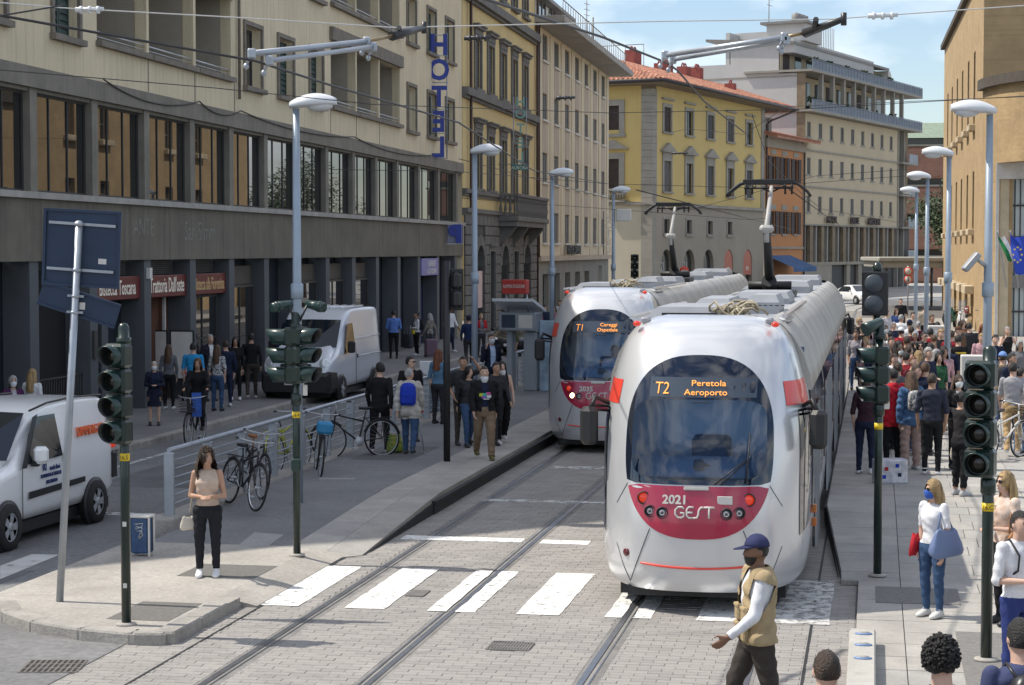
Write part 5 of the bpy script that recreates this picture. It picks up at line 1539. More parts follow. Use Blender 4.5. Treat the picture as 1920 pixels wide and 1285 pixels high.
def signal_pole(px, py, z, top, r_, label, band=None, lean=0., m_=green, group='traffic signals'):
    p = W(px, py, z)
    o = empty('traffic_light', p, 0, label, 'traffic light', group)
    b = MB(); b.tube([(0, 0, -.05), (0, 0, top)], r_, 14); b.build('pole', m_, o)
    b = MB(); b.lathe([(r_ * 1.6, top - .02), (r_ * 1.6, top + .05), (r_ * 1.2, top + .06), (r_ * 1.2, top + .16), (r_ * .8, top + .2), (.001, top + .21)], 14); b.build('cap', m_, o)
    b = MB(); b.lathe([(r_ * 2.2, 0), (r_ * 2.1, .02), (r_ * 1.1, .03)], 14); b.build('base_collar', conc_p, o)
    if band:
        zz, t_ = band
        b = MB(); b.lathe([(r_ + .004, zz - .04), (r_ + .004, zz + .04)], 16); l_ = b.build('yellow_band', yell, o)
        text(t_, blackp, l_, (0, -r_ - .006, zz - .022), .062, ext=.001, sx=.9)
        b = MB(); b.lathe([(r_ + .005, zz + .12), (r_ + .02, zz + .14), (r_ + .02, zz + .26), (r_ + .005, zz + .28)], 14); b.build('clamp', m_, o)
    return o
o = signal_pole(237, 1172, .105, 2.98, .05, 'dark green signal with four hooded lamps on the corner island', (1.78, '16.5'))
signal_head(o, 4, .265, 2.98, (-.085, -.09), R(-24), hood=.15)
for zz in (1.05, .4):
    b = MB(); b.box(-.02, -.054, zz, .02, -.05, zz + .05); b.build('sticker', white_t, o)
o = signal_pole(1849, 1238, .07, 2.86, .055, 'dark green signal with four hooded lamps beside the blonde woman', (1.50, '16.CT'))
signal_head(o, 4, .285, 2.93, (-.12, -.1), R(-27), hood=.17)
o = signal_pole(557, 1042, .105, 2.95, .048, 'green double signal pole standing on the ramp in front of the bicycles', (1.83, '16.4'))
signal_head(o, 3, .245, 2.96, (-.13, .02), R(-88), hood=.24); signal_head(o, 3, .245, 2.97, (.10, -.05), R(58), hood=.24)
for s_, x, zz in ((-1, -.16, 3.24), (1, .24, 3.24)):
    b = MB(); b.tube([(.02, 0, 2.98), (x * .7, 0, 3.28)], .016, 6); c_ = b.build('camera_arm', blackp, o)
    b = MB(); b.tube([(x - .1 * s_, .05, zz + .02), (x + .10 * s_, -.08, zz - .02)], [.05, .07], 10); b.tube([(x + .06 * s_, -.055, zz - .012), (x + .14 * s_, -.1, zz - .03)], [.075, .06], 10); b.build('camera', teal, c_)
b = MB(); b.bbox(-.06, -.09, 1.1, .06, -.03, 1.27, .02); b.build('push_button', teal, o)
b = MB(); b.bbox(.09, -.06, 2.08, .15, -.03, 2.22, .008); b.build('label_plate', white_t, o)
o = signal_pole(1645, 1080, .07, 2.92, .05, 'green signal pole in front of the waiting crowd, hoods in profile', (1.84, ''))
signal_head(o, 3, .235, 2.82, (-.06, .0), R(-84))
b = MB(); b.tube([(.02, -.02, 3.12), (-.12, -.08, 3.06), (-.2, -.12, 3.02)], [.05, .07, .085], 10); b.build('loudspeaker', teal, o)
b = MB(); b.bbox(.05, -.06, 2.05, .12, -.0, 2.2, .01); b.build('label_plate', white_t, o)
# the taller signal seen from behind
p = UV(35.5, .06, .25)
o = empty('traffic_light', p, -PSI, 'tall black tram signal seen from behind, above the crowd', 'traffic light', 'traffic signals')
b = MB(); b.tube([(0, 0, -.02), (0, 0, 3.42)], .065, 12); b.build('pole', green, o)
b = MB(); b.bbox(-.27, -.10, 2.62, .20, -.02, 3.42, .02); h_ = b.build('backboard', blackp, o)
for zz in (2.83, 3.2):
    b = MB(); b.T = M.Translation((-.06, -.1, zz)) @ M.Rotation(R(90), 4, 'X'); b.lathe([(.17, 0), (.17, .02), (.15, .04), (.001, .045)], 18); b.build('lamp_back', mat('slate_disc', (.05, .062, .075), .4, var=.05), h_)
b = MB(); b.lathe([(.085, 3.42), (.09, 3.5), (.05, 3.58), (.001, 3.6)], 12); b.build('cap', green, o)
p = W(838, 866, .262)
o = empty('traffic_light', p, 0, 'black signal seen from behind on the left platform edge', 'traffic light', 'traffic signals')
b = MB(); b.tube([(0, 0, -.05), (0, 0, 3.6)], .062, 12); b.build('pole', blackp, o)
b = MB(); b.bbox(.06, .05, 2.72, .30, .10, 3.46, .015); h_ = b.build('backboard', blackp, o)
for zz in (2.92, 3.25): b = MB(); b.bbox(.08, -.08, zz - .15, .27, .05, zz + .15, .05); b.build('lamp_back', blackp, h_)
p = UV(78, -9.6, .3)
o = empty('traffic_light', p, 0, 'far black signal in front of the arched grey stone house', 'traffic light', 'traffic signals')
b = MB(); b.tube([(0, 0, -.05), (0, 0, 3.6)], .06, 10); b.build('pole', blackp, o)
signal_head(o, 3, .32, 3.6, (0, -.1), 0.)

# street lamps
def lamp_proto():
    o = empty('street_lamp', (0, 0, 0))
    b = MB(); b.tube([(0, 0, -.05), (0, 0, 3.4), (0, 0, 6.16)], [.075, .068, .052], 12); b.build('pole', lampgrey, o)
    b = MB(); b.lathe([(.077, 3.30), (.095, 3.32), (.095, 3.52), (.07, 3.54)], 14); b.build('collar', lampgrey, o)
    b = MB()
    secs = []
    for i in range(13):
        t = i / 12
        x = -.09 + .70 * t
        w_ = .19 * math.sin(math.pi * min(1, .10 + t * .86)) ** .55
        zt = .03 + .135 * math.sin(math.pi * min(.97, .06 + t * .88)) ** .8
        secs.append([(x, w_ * math.cos(2 * math.pi * k / 16), 6.2 + t * .05 + (zt if math.sin(2 * math.pi * k / 16) > 0 else .035) * math.sin(2 * math.pi * k / 16)) for k in range(16)])
    b.loft(secs, 0, True); hd = b.build('lamp_head', shellw, o)
    b = MB(); b.ell((.36, 0, 6.2), .20, .13, .085, 14, 8); b.build('diffuser', mat('lamp_diffuser', (.55, .57, .58), .2, var=.03), hd)
    return o
lp = lamp_proto()
LAMPS = [(557, 29.0, 0, 'nearest left lamp, rising behind the green double signal and white van'), (890, 42.6, 0, 'second left lamp, in front of the ochre classical house'), (1035, 55.0, 0, 'third left lamp, against the cream hotel block'), (1150, 70.5, 0, 'farthest left lamp, at the corner of the yellow palazzo, with a grey box'),
         (1852, 30.2, 1, 'nearest right lamp, rising behind the four-lamp signal, with a floodlight'), (1777, 43.6, 1, 'second right lamp, at the edge of the tan brick facade'), (1737, 57.2, 1, 'third right lamp, in front of the red brick block'), (1717, 70.9, 1, 'farthest and lowest right lamp, beside the terrace hotel')]
for i, (px, Y, rt, lab) in enumerate(LAMPS):
    q = lp if i == 0 else copy_tree(lp)
    X = (px - 960) / F * Y
    q.location = (X, Y, .02); q.rotation_euler = (0, 0, (math.pi if rt else 0) - PSI * .3)
    tag(q, 'pale grey ' + lab, 'street lamp', 'street lamps along the tracks')
    if i == 4:
        b = MB(); b.tube([(0, 0, 3.75), (.25, .1, 3.95)], .03, 6); a_ = b.build('panel_arm', galv, q)
        b = MB(); b.T = M.Translation((.28, .1, 3.85)) @ M.Rotation(R(-40), 4, 'Y'); b.bbox(-.05, -.12, -.17, .05, .12, .17, .02); b.build('tilted_panel', roofgrey, a_)  # tilted grey solar-like panel on the pole, not a lamp
    if i == 3:
        b = MB(); b.bbox(.10, -.15, 5.1, .65, .15, 5.55, .03); b.build('control_box', white_t, q)

# road sign seen from behind, on its leaning post
sgn = mat('navy_sign_back', (.022, .042, .085), .45, .2, var=.12, scale=2, streak=.15)
p = W(112, 1128, .105)
o = empty('road_sign', p, 0, 'leaning steel post carrying two navy sign panels seen from behind', 'road sign')
o.rotation_euler = (R(2), R(4.0), 0)
b = MB(); b.tube([(0, 0, -.06), (0, 0, 4.25)], .042, 12); b.lathe([(.05, 4.24), (.05, 4.27), (.02, 4.29), (.001, 4.29)], 12); b.build('post', galv, o)
b = MB(); b.T = M.Translation((.0, .07, 3.98)) @ M.Rotation(R(-1), 4, 'Y')
b.box(-.40, 0, -.43, .46, .012, .43); b.box(-.40, -.03, .40, .46, 0, .43); b.box(-.40, -.03, -.43, .46, 0, -.40); b.box(-.40, -.03, -.40, -.37, 0, .40); b.box(.43, -.03, -.40, .46, 0, .40); pn = b.build('sign_panel', sgn, o)
for zz in (.27, -.24):
    b = MB(); b.T = M.Translation((.0, .045, 3.98)); b.box(-.34, -.02, zz - .015, .40, .02, zz + .015); b.lathe([(.052, zz - .02), (.056, zz), (.052, zz + .02)], 12, (0, -.045, 0)); b.build('bracket', galv, pn)
b = MB(); b.box(.22, .064, 3.82, .31, .068, 3.88); b.build('sticker', white_t, pn)
b = MB(); b.T = M.Translation((.02, .07, 3.36)) @ M.Rotation(R(14), 4, 'Y')
b.box(-.44, 0, -.14, .46, .012, .14); b.box(-.44, -.025, .115, .46, 0, .14); b.box(-.44, -.025, -.14, .46, 0, -.115); pn = b.build('sign_panel', sgn, o)
for zz in (3.27, 3.45):
    b = MB(); b.lathe([(.05, zz - .015), (.055, zz), (.05, zz + .015)], 12); b.box(-.09, .0, zz - .012, .09, .06, zz + .012); b.build('bracket', galv, pn)
b = MB(); b.box(.04, .05, 3.3, .10, .066, 3.38); b.build('sticker', white_t, pn)

# litter bin at the head of the railing
o = empty('litter_bin', W(266, 1042, .105), R(-12), 'small blue litter bin in a white frame, hung beside the railing end', 'litter bin')
b = MB(); b.bbox(-.12, -.09, .04, .12, .1, .5, .02); b.build('bin_body', mat('blue_bin', (.03, .075, .17), .5, var=.25, scale=9), o)
b = MB(); b.bbox(-.145, -.1, .50, .145, .11, .53, .012); b.bbox(.125, -.1, 0, .145, -.06, .5, .006); b.bbox(.125, .06, 0, .145, .1, .5, .006); b.bbox(-.145, -.1, 0, -.125, -.06, .5, .006); b.build('bin_frame', white_t, o)
b = MB(); b.bbox(-.16, .11, 0, -.1, .16, .5, .01); b.build('bin_post', blackp, o)
rg = random.Random(4); b = MB()
b.tube([(rg.uniform(-.07, .07), -.093, .45 - .012 * k + rg.uniform(-.03, .03)) for k in range(18)], .0055, 4)
b.build('scribble', white_t, o)

# railing along the platform: posts, thick handrail, thin bars
def railing(u0, u1, v, z0, h, label, step=1.62, double=False):
    o = empty('railing', UV(u0, v, z0), -PSI, label, 'railing')
    L_ = u1 - u0
    n = max(1, round(L_ / step))
    b = MB(); b.tube([(0, 0, h), (0, L_, h)], .036, 10); b.build('handrail', galv, o)
    b = MB(); b.bbox(-.075, -.03, -.02, .075, .03, h - .03, .012)
    pm = b.mesh('post', galv)
    for k in range(n + 1):
        link('post', pm, o, (0, L_ * k / n, 0))
    for k in range(6):
        zz = .14 + (h - .3) * k / 5
        b = MB(); b.tube([(0, 0, zz), (0, L_, zz)], .0105, 6); b.build('bar', galv, o)
    return o
railing(25.75, 46.5, -9.80, .30, .92, 'long steel railing with thin bars along the left platform', 1.6)
railing(52, 60, -9.70, .30, .92, 'short steel railing beside the far tram', 1.3)

# round platform bin with a white dish top
o = empty('litter_bin', W(812, 772, .27), 0, 'grey-blue pillar bin with a white half-round top behind the walking group', 'litter bin')
b = MB(); b.bbox(-.19, -.19, -.01, .19, .19, .86, .05); b.build('bin_body', mat('blue_grey_bin', (.17, .21, .27), .45, .2, var=.08), o)
b = MB(); b.loft([[(x * s_, -.24 + .0, z) for x, z in ((-.31, 1.18), (-.29, 1.02), (-.19, .9), (0, .86), (.19, .9), (.29, 1.02), (.31, 1.18))] for s_ in (1,)] + [[(x, .24, z) for x, z in ((-.31, 1.18), (-.29, 1.02), (-.19, .9), (0, .86), (.19, .9), (.29, 1.02), (.31, 1.18))]], 0, False); b.build('bin_top', shellw, o)
b = MB(); b.ell((0, -.25, 1.07), .05, .01, .045, 10, 6); b.build('emblem', blackp, o)

# ticket kiosk with red sign box
o = empty('info_kiosk', UV(51.0, -9.35, .27), R(-24), 'grey ticket kiosk under a tilted red sign box with white lettering', 'kiosk')
b = MB(); b.bbox(-.38, -.15, 0, -.22, .15, 2.1, .03); b.bbox(.12, -.15, 0, .5, .15, 1.6, .03); b.build('pillar', mat('kiosk_grey', (.30, .33, .36), .45, .1, var=.06), o)
b = MB(); b.bbox(-.55, -.30, 1.62, .55, .20, 2.12, .03); k_ = b.build('display_case', galv, o)
for x in (-.45, .05):
    b = MB(); b.box(x, -.305, 1.70, x + .4, -.30, 2.05); b.build('notice', dispm if x < 0 else white_t, k_)
b = MB(); b.add([(-.6, -.6, 2.5), (.6, -.6, 2.5), (.6, .3, 2.2), (-.6, .3, 2.2), (-.6, -.6, 2.42), (.6, -.6, 2.42), (.6, .3, 2.12), (-.6, .3, 2.12)], [(0, 1, 2, 3), (7, 6, 5, 4), (0, 4, 5, 1), (1, 5, 6, 2), (2, 6, 7, 3), (3, 7, 4, 0)]); b.build('hood_roof', shellw, o)
b = MB(); b.bbox(-.36, -.5, 2.62, .36, -.28, 3.0, .02); s_ = b.build('sign_box', mat('red_sign_box', (.42, .045, .035), .45, var=.1), o)
text('ALIMINI-STAZIONE', white_t, s_, (0, -.505, 2.78), .13, sx=.58, ext=.003)
b = MB(); b.tube([(-.3, -.2, 2.1), (-.3, -.35, 2.64)], .03, 6); b.tube([(.3, -.2, 2.1), (.3, -.35, 2.64)], .03, 6); b.build('sign_strut', galv, s_)
b = MB(); b.bbox(.55, -.05, .0, 1.1, .08, 1.9, .02); b.build('poster_board', mat('poster_blue', (.30, .40, .50), .4, var=.3, scale=2), o)

# signs on the far corner
def round_sign(px, py, Y, r_, face, label, bar=False, zb=0., extra=None):
    c = WD(px, py, Y)
    o = empty('round_sign', (c.x, Y, zb), 0, label, 'road sign')
    b = MB(); b.tube([(0, .06, 0), (0, .06, c.z + .3)], .04, 8); b.build('post', galv, o)
    for (zz, kind) in [(c.z, bar)] + (extra or []):
        b = MB(); b.T = M.Translation((0, 0, zz)) @ M.Rotation(R(90), 4, 'X'); b.lathe([(r_, -.02), (r_, .02), (.001, .021)], 24); d_ = b.build('disc', flash, o)
        if kind == 'bar':
            b = MB(); b.box(-r_ * .7, -.03, zz - r_ * .17, r_ * .7, -.022, zz + r_ * .17); b.build('white_bar', white_t, d_)
        else:
            b = MB(); b.T = M.Translation((0, -.012, zz)) @ M.Rotation(R(90), 4, 'X'); b.lathe([(r_ * .76, 0), (r_ * .76, .015), (.001, .016)], 24); b.build('white_face', white_t, d_)
            if kind == 'man':
                b = MB(); b.tube([(0, -.032, zz - .1), (.0, -.032, zz + .06)], .03, 6); b.tube([(-.05, -.032, zz - .15), (0, -.032, zz - .05), (.05, -.032, zz - .15)], .016, 5); b.ell((0, -.032, zz + .1), .03, .01, .03, 8, 6); b.build('walker', blackp, d_)
    return o
round_sign(1283, 508, 132, .32, flash, 'round red no-entry sign with a white bar near the arched shops', 'bar')
round_sign(1703, 509, 112, .25, flash, 'pair of round white signs with red rims, lower one showing a walker', 'plain', extra=[(2.36, 'man')])

# hotel sign letters, seen from behind, and the other hanging signs
blue_l = mat('royal_blue_letter', (.012, .035, .30), .35, var=.05, scale=4)
o = empty('hotel_sign', WD(806, 180, 80.5), 0, 'tall blue HOTEL letters seen from behind on a projecting frame', 'sign')
base = o.location.copy()
for ch_, y in (('H', 102), ('O', 149), ('T', 199), ('E', 246), ('L', 294)):
    c = WD(823, y, 80.5)
    me = textmesh(ch_, 1.18, .05, mirror=True, bold=.035, name='letter', sx=.92)
    me.materials.append(blue_l)
    link('letter', me, o, c - base)
b = MB()
for px in (808, 838):
    a_, c_ = WD(px, 62, 80.55), WD(px, 297, 80.55)
    b.tube([a_ - base, c_ - base], .025, 5)
for y in (66, 105, 155, 205, 250, 297): b.tube([WD(790, y, 80.6) - base, WD(840, y, 80.6) - base], .02, 5)
b.build('sign_frame', galv, o)
o = empty('parking_sign', WD(854, 440, 83), 0, 'square blue projecting P sign seen mirrored above the garage', 'sign')
b = MB(); b.bbox(-.36, -.03, -.36, .34, .03, .42, .02); b.build('sign_panel', mat('pale_sign_back', (.20, .21, .30), .5, var=.05), o)
me = textmesh('P', .98, .05, mirror=True, bold=.07, name='letter'); me.materials.append(blue_l); link('letter', me, o, (0, -.05, -.3))
b = MB(); b.box(-.55, .0, -.42, .36, .03, -.38); b.tube([(-.6, .2, -.5), (-.3, 0, -.35)], .025, 5); b.build('bracket', galv, o)
tealg = mat('pale_green_letter', (.18, .36, .33), .5, var=.05)
o = empty('hotel_sign', WD(973, 300, 93), 0, 'vertical pale green HOTEL letters above a small green AURORA board', 'sign')
base = o.location.copy()
for ch_, y in (('H', 200), ('O', 222), ('T', 250), ('E', 277), ('L', 303)):
    me = textmesh(ch_, .66, .04, bold=.01, name='letter', mirror=True); me.materials.append(tealg); link('letter', me, o, WD(976, y, 93) - base)
b = MB(); b.bbox(-.35, -.04, -.50, .42, .04, -.24, .01); p_ = b.build('name_board', mat('green_board', (.03, .15, .12), .5, var=.05), o)
text('AURORA', white_t, p_, (.03, -.045, -.46), .24, sx=.82, ext=.004)
b = MB(); b.tube([WD(963, 182, 93.05) - base, WD(963, 320, 93.05) - base], .03, 5); b.tube([WD(987, 182, 93.05) - base, WD(987, 320, 93.05) - base], .02, 5); b.tube([(-1., .3, -.2), (.4, .05, -.2)], .02, 5); b.build('sign_frame', galv, o)
o = empty('hotel_sign', WD(1140, 440, 132), 0, 'narrow vertical sign of pale letters at the end of the cream block', 'sign')
b = MB(); b.tube([(-.3, .05, -1.4), (-.3, .05, 1.6)], .04, 5); b.tube([(.4, .05, -1.4), (.4, .05, 1.6)], .04, 5); b.build('sign_frame', frgrey, o)
for k in range(5): text('HOTEL'[k], white_t, o, (0.05, -.02, .95 - .55 * k), .66, name='letter', ext=.02, mirror=True)

# flags on the curved front
o = empty('flagpole', WD(1893, 520, 77.5), 0, 'Italian tricolour hanging from a slanted pole', 'flag')
def flag(o, px0, py0, px1, py1, Y, cols, w_):
    a_, b_ = WD(px0, py0, Y), WD(px1, py1, Y)
    m_ = MB(); m_.tube([a_ + V((.9, 2.0, -2.2)) - o.location, a_ - o.location + V((0, 0, .1))], .03, 6); m_.build('pole', galv, o)
    n, nn = 12, len(cols)
    mb = MB()
    for i in range(n):
        for k in range(nn * 2):
            def P(i_, k_):
                t, s_ = i_ / n, k_ / (nn * 2)
                p_ = a_.lerp(b_, t) + V((w_ * s_ * (.55 + .45 * t), .12 * math.sin(t * 5 + s_ * 7), -.25 * s_ - .1 * math.sin(s_ * 6 + t)))
                return p_ - o.location
            mb.add([P(i, k), P(i + 1, k), P(i + 1, k + 1), P(i, k + 1)], [(0, 1, 2, 3)], k // 2, True)
    return mb.build('cloth', cols, o, fix=False)
fg, fw_, fr_ = mat('flag_green', (.01, .20, .06), .7, var=.08), mat('flag_white', (.75, .75, .75), .7, var=.04), mat('flag_red', (.55, .02, .03), .7, var=.06)
flag(o, 1870, 438, 1888, 485, 77.5, [fg, fw_, fr_], .75)
o = empty('flagpole', WD(1905, 520, 76.5), 0, 'blue flag with a ring of yellow stars on a slanted pole', 'flag')
cl = flag(o, 1894, 438, 1902, 510, 76.5, [mat('flag_blue', (.02, .06, .45), .7, var=.06)] * 2, 1.25)
for k in range(8):
    a_ = 2 * math.pi * k / 8
    b = MB(); c = WD(1908 + 8 * math.cos(a_), 478 + 14 * math.sin(a_), 76.25) - o.location
    b.yprism([(c.x + .055 * (1 if q % 2 else .42) * math.sin(math.pi * q / 5), c.z + .055 * (1 if q % 2 else .42) * math.cos(math.pi * q / 5)) for q in range(10)], c.y, c.y + .01); b.build('star', mat('star_yellow', (.8, .6, .03), .6, var=0), cl)

# grey machines standing in the crowd on the right
def machine(px, py, Y, w_, h_, label, top=white_t, low=dispm):
    c = WD(px, py, Y)
    o = empty('ticket_machine', (c.x, Y, .24), -PSI, label, 'ticket machine')
    b = MB(); b.bbox(-w_ / 2, -.15, 0, w_ / 2, .15, h_, .03); b.build('cabinet', galv, o)
    b = MB(); b.bbox(-w_ / 2 - .02, -.18, h_ - .45, w_ / 2 + .02, .17, h_ + .02, .02); k_ = b.build('header', top, o)
    b = MB(); b.box(-w_ / 2 + .04, -.156, h_ - 1.0, w_ / 2 - .04, -.152, h_ - .5); b.build('screen', low, k_)
    b = MB(); b.tube([(-.08, -.185, h_ - .12), (-.02, -.185, h_ - .3)], .012, 5); b.tube([(-.02, -.185, h_ - .2), (.05, -.185, h_ - .33)], .012, 5); b.build('symbol', galv, k_)
machine(1830, 660, 38, .55, 1.72, 'grey ticket machine with a pale header beside the four-lamp signal')
machine(1760, 635, 53, .55, 1.72, 'grey ticket machine deep in the right-hand crowd, behind the second lamp')

# ---------------------------------------------------------------- vehicles
vwhite = mat('van_white', (.80, .80, .80), .22, var=.03, scale=.8, coat=.5)
vgrey = mat('van_silver_white', (.66, .69, .74), .25, .1, var=.03, scale=.8, coat=.5)
vblack = mat('vehicle_black', (.02, .021, .023), .45, var=.1)
vdark = mat('car_dark_paint', (.02, .022, .028), .15, .3, var=.03, coat=.8)
vglass = mat('vehicle_glass', (.010, .016, .024), .03, var=0, spec=.45)
tyre = mat('tyre', (.02, .02, .02), .85, var=.15, scale=6)
alloy = mat('alloy', (.42, .43, .45), .35, .25, var=.08)
hlamp = mat('vehicle_headlamp', (.65, .68, .70), .08, .3, var=.1, scale=10, coat=.8)
plate_m = mat('number_plate', (.65, .65, .62), .5, var=.03)
def section(y, zb, zs, zt, wb, wt, r_=.10):
    """body ring at station y (front is -y): half width wb at the belt zs, wt at the top zt"""
    h = [(wb * .93, zb), (wb, zb + .14), (wb, zs - .12), (wb * .985, zs)]
    if zt - zs > .08: h += [(wb * .98 + (wt - wb * .98) * .12, zs + (zt - zs) * .16), (wt + (wb * .985 - wt) * .35, zs + (zt - zs) * .6), (wt + .01, zt - r_ * 1.5), (wt, zt - r_ * .7), (wt - r_ * .25, zt - r_ * .1), (wt - r_ * .9, zt), (wt * .4, zt + .015)]
    else: h += [(wb * .97, zs + (zt - zs) * .3), (wb * .95, zs + (zt - zs) * .5), (wb * .92, zs + (zt - zs) * .7), (wb * .9, zs + (zt - zs) * .8), (wb * .8, zt), (wb * .6, zt + .01), (wt * .3, zt + .02)]
    return [(x, y, z) for x, z in h] + [(-x, y, z) for x, z in reversed(h)]
def wheel(o, x, y, r_, w_=.2, spokes=5):
    s_ = 1 if x > 0 else -1
    t = empty('wheel', (x, y, r_)); t.parent = o
    b = MB(); b.T = M.Rotation(R(90), 4, 'Y'); b.lathe([(r_ * .62, -w_ / 2), (r_ * .95, -w_ / 2), (r_, -w_ * .3), (r_, w_ * .3), (r_ * .95, w_ / 2), (r_ * .62, w_ / 2)], 24, cap=False); b.build('tyre', tyre, t)
    b = MB()
    xx = s_ * w_ * .42
    for k in range(spokes):
        a = 2 * math.pi * k / spokes
        c, d = math.cos(a), math.sin(a)
        b.add([(xx, -d * .04 + c * .05, c * .04 + d * .05), (xx, d * .04 + c * .05, -c * .04 + d * .05), (xx, d * .06 + c * r_ * .6, -c * .06 + d * r_ * .6), (xx, -d * .06 + c * r_ * .6, c * .06 + d * r_ * .6)], [(0, 1, 2, 3)])
    b.T = M.Rotation(R(90), 4, 'Y'); b.lathe([(r_ * .64, s_ * w_ * .35), (r_ * .64, s_ * w_ * .46), (r_ * .56, s_ * w_ * .42)], 24, cap=False); b.lathe([(.07, s_ * w_ * .3), (.06, s_ * w_ * .46), (.001, s_ * w_ * .47)], 12)
    b.build('rim', alloy, t, fix=False)
    b = MB(); b.T = M.Rotation(R(90), 4, 'Y'); b.lathe([(.001, s_ * w_ * .2), (r_ * .63, s_ * w_ * .21)], 20); b.build('brake_disc', vblack, t)
def arch(o, x, y, r_, m_=vblack):
    b = MB(); b.T = M.Translation((x, y, r_ * .93)) @ M.Rotation(R(90), 4, 'Y')
    pts = []
    b.lathe([(.001, -.012), (r_ * 1.17, -.012), (r_ * 1.17, .012), (.001, .013)], 26); b.build('wheel_arch', m_, o)
def van(kind, label, paint, loc, heading):
    o = empty('delivery_van', loc, heading, label, 'van', 'white vans in the side street')
    if kind == 'small':   # front at -y
        st_ = [(-2.2, .40, .62, .64, .70, .5), (-2.14, .30, .75, .80, .82, .6), (-1.85, .26, .92, .98, .89, .62), (-1.25, .26, 1.02, 1.12, .91, .62), (-.95, .26, 1.06, 1.30, .91, .70), (-.35, .26, 1.08, 1.74, .915, .74), (.1, .26, 1.08, 1.86, .915, .76), (.8, .26, 1.08, 1.89, .915, .77), (1.8, .26, 1.08, 1.86, .91, .76), (2.10, .30, 1.06, 1.82, .89, .74), (2.2, .36, 1.04, 1.70, .85, .70)]
        wy, r_, hl_ = (-1.42, 1.35), .32, (-2.02, .86)
    else:
        st_ = [(-2.6, .42, .62, .64, .78, .6), (-2.55, .30, .95, 1.0, .90, .65), (-2.3, .28, 1.12, 1.2, .96, .70), (-1.75, .28, 1.28, 1.38, .98, .74), (-1.05, .28, 1.32, 1.95, .985, .82), (-.75, .28, 1.32, 2.18, .985, .85), (-.3, .28, 1.32, 2.42, .985, .86), (.0, .28, 1.32, 2.46, .985, .87), (2.3, .28, 1.32, 2.46, .985, .87), (2.58, .3, 1.3, 2.42, .97, .86), (2.62, .36, 1.3, 2.3, .95, .84)]
        wy, r_, hl_ = (-1.62, 1.75), .35, (-2.36, 1.02)
    b = MB(); b.loft([section(*s_) for s_ in st_], 0, True)
    body = b.build('body', paint, o)
    md = body.modifiers.new('s', 'SUBSURF'); md.levels = md.render_levels = 1
    def sq(pts, name, m_, off=.02):
        bb_ = MB()
        for s_ in (-1, 1): 
            q = MB(); q.add([(s_ * (x + off), y, z) for x, y, z in pts], [tuple(range(len(pts)))]); q.build(name, m_, o, fix=False)
    if kind == 'small':
        b = MB(); b.add([(-.78, -1.10, 1.15), (.78, -1.10, 1.15), (.66, -.33, 1.74), (-.66, -.33, 1.74), (0, -1.2, 1.16), (0, -.38, 1.765)], [(0, 4, 5, 3), (4, 1, 2, 5)], 0, False)
        for v_ in range(len(b.v)): b.v[v_] = (b.v[v_][0], b.v[v_][1] - .05, b.v[v_][2] + .035)
        b.build('windscreen', vglass, o, fix=False)
        sq([(.915, -.95, 1.10), (.915, .28, 1.12), (.80, .26, 1.72), (.79, -.30, 1.72), (.83, -.62, 1.5)], 'side_window', vglass, .012)
        sq([(.925, -1.02, 1.06), (.925, -.86, 1.06), (.80, -.28, 1.76), (.79, -.42, 1.72)], 'windscreen_pillar', vblack, .016)
        sq([(.925, -.80, .62), (.925, 1.0, .66), (.925, 1.0, .74), (.925, -.80, .72)], 'rubbing_strip', vblack, .014)
        for s_ in (-1, 1):
            b = MB(); b.bbox(s_ * 1.04 - .10, -.72, 1.10, s_ * 1.04 + .10, -.55, 1.34, .05); mi = b.build('mirror', paint, o)
            b = MB(); b.bbox(s_ * .95 - .06, -.68, 1.06, s_ * .95 + .06, -.58, 1.14, .02); b.build('mirror_foot', vblack, mi)
            b = MB(); b.bbox(s_ * .935 - .015, .32, .98, s_ * .935 + .015, .42, 1.16, .01); b.build('door_handle', vblack, o)
            b = MB(); b.bbox(s_ * .89 - .02, 2.02, .6, s_ * .89 + .025, 2.2, 1.0, .03); b.build('rear_bumper', vblack, o)
            b = MB(); b.bbox(s_ * .86 - .02, 2.06, 1.05, s_ * .86 + .03, 2.2, 1.5, .02); b.build('tail_lamp', lampred, o)
            for pts in ([(s_ * .93, -.98, .35), (s_ * .932, -.98, 1.05)], [(s_ * .932, .42, .3), (s_ * .932, .42, 1.08)]):
                b = MB(); b.tube(pts, .006, 5); b.build('door_seam', vblack, o)
            b = MB(); b.tube([(s_ * .70, -.30, 1.80), (s_ * .72, .2, 1.875), (s_ * .74, 1.0, 1.9), (s_ * .73, 2.0, 1.86)], .015, 6); b.build('roof_gutter', vblack, o)
        for t_, m_, y, z, sz in (('DIMMERGAS', mat('orange_lettering', (.75, .14, .04), .5, var=0), 1.28, 1.33, .20),):
            q = text(t_, m_, o, (.895, y, z), sz, sx=.80, ext=.012); q.rotation_euler = (R(-9), 0, R(90))
        bl_ = mat('navy_lettering', (.03, .05, .16), .5, var=0)
        for t_, y, z, sz in (('RI', -.30, .96, .17), ('trade fiori', .02, .95, .10), ('SOLUZIONI ACUSTICHE', -.10, .865, .075), ('800-222990-0', -.08, .77, .075)):
            q = text(t_, bl_, o, (.931, y, z), sz, sx=.8, ext=.006); q.rotation_euler = (0, 0, R(90))
    else:
        b = MB(); b.add([(-.86, -1.62, 1.42), (.86, -1.62, 1.42), (.78, -.86, 2.14), (-.78, -.86, 2.14), (0, -1.72, 1.44), (0, -.92, 2.15)], [(0, 4, 5, 3), (4, 1, 2, 5)])
        for v_ in range(len(b.v)): b.v[v_] = (b.v[v_][0], b.v[v_][1] - .05, b.v[v_][2] + .03)
        b.build('windscreen', vglass, o, fix=False)
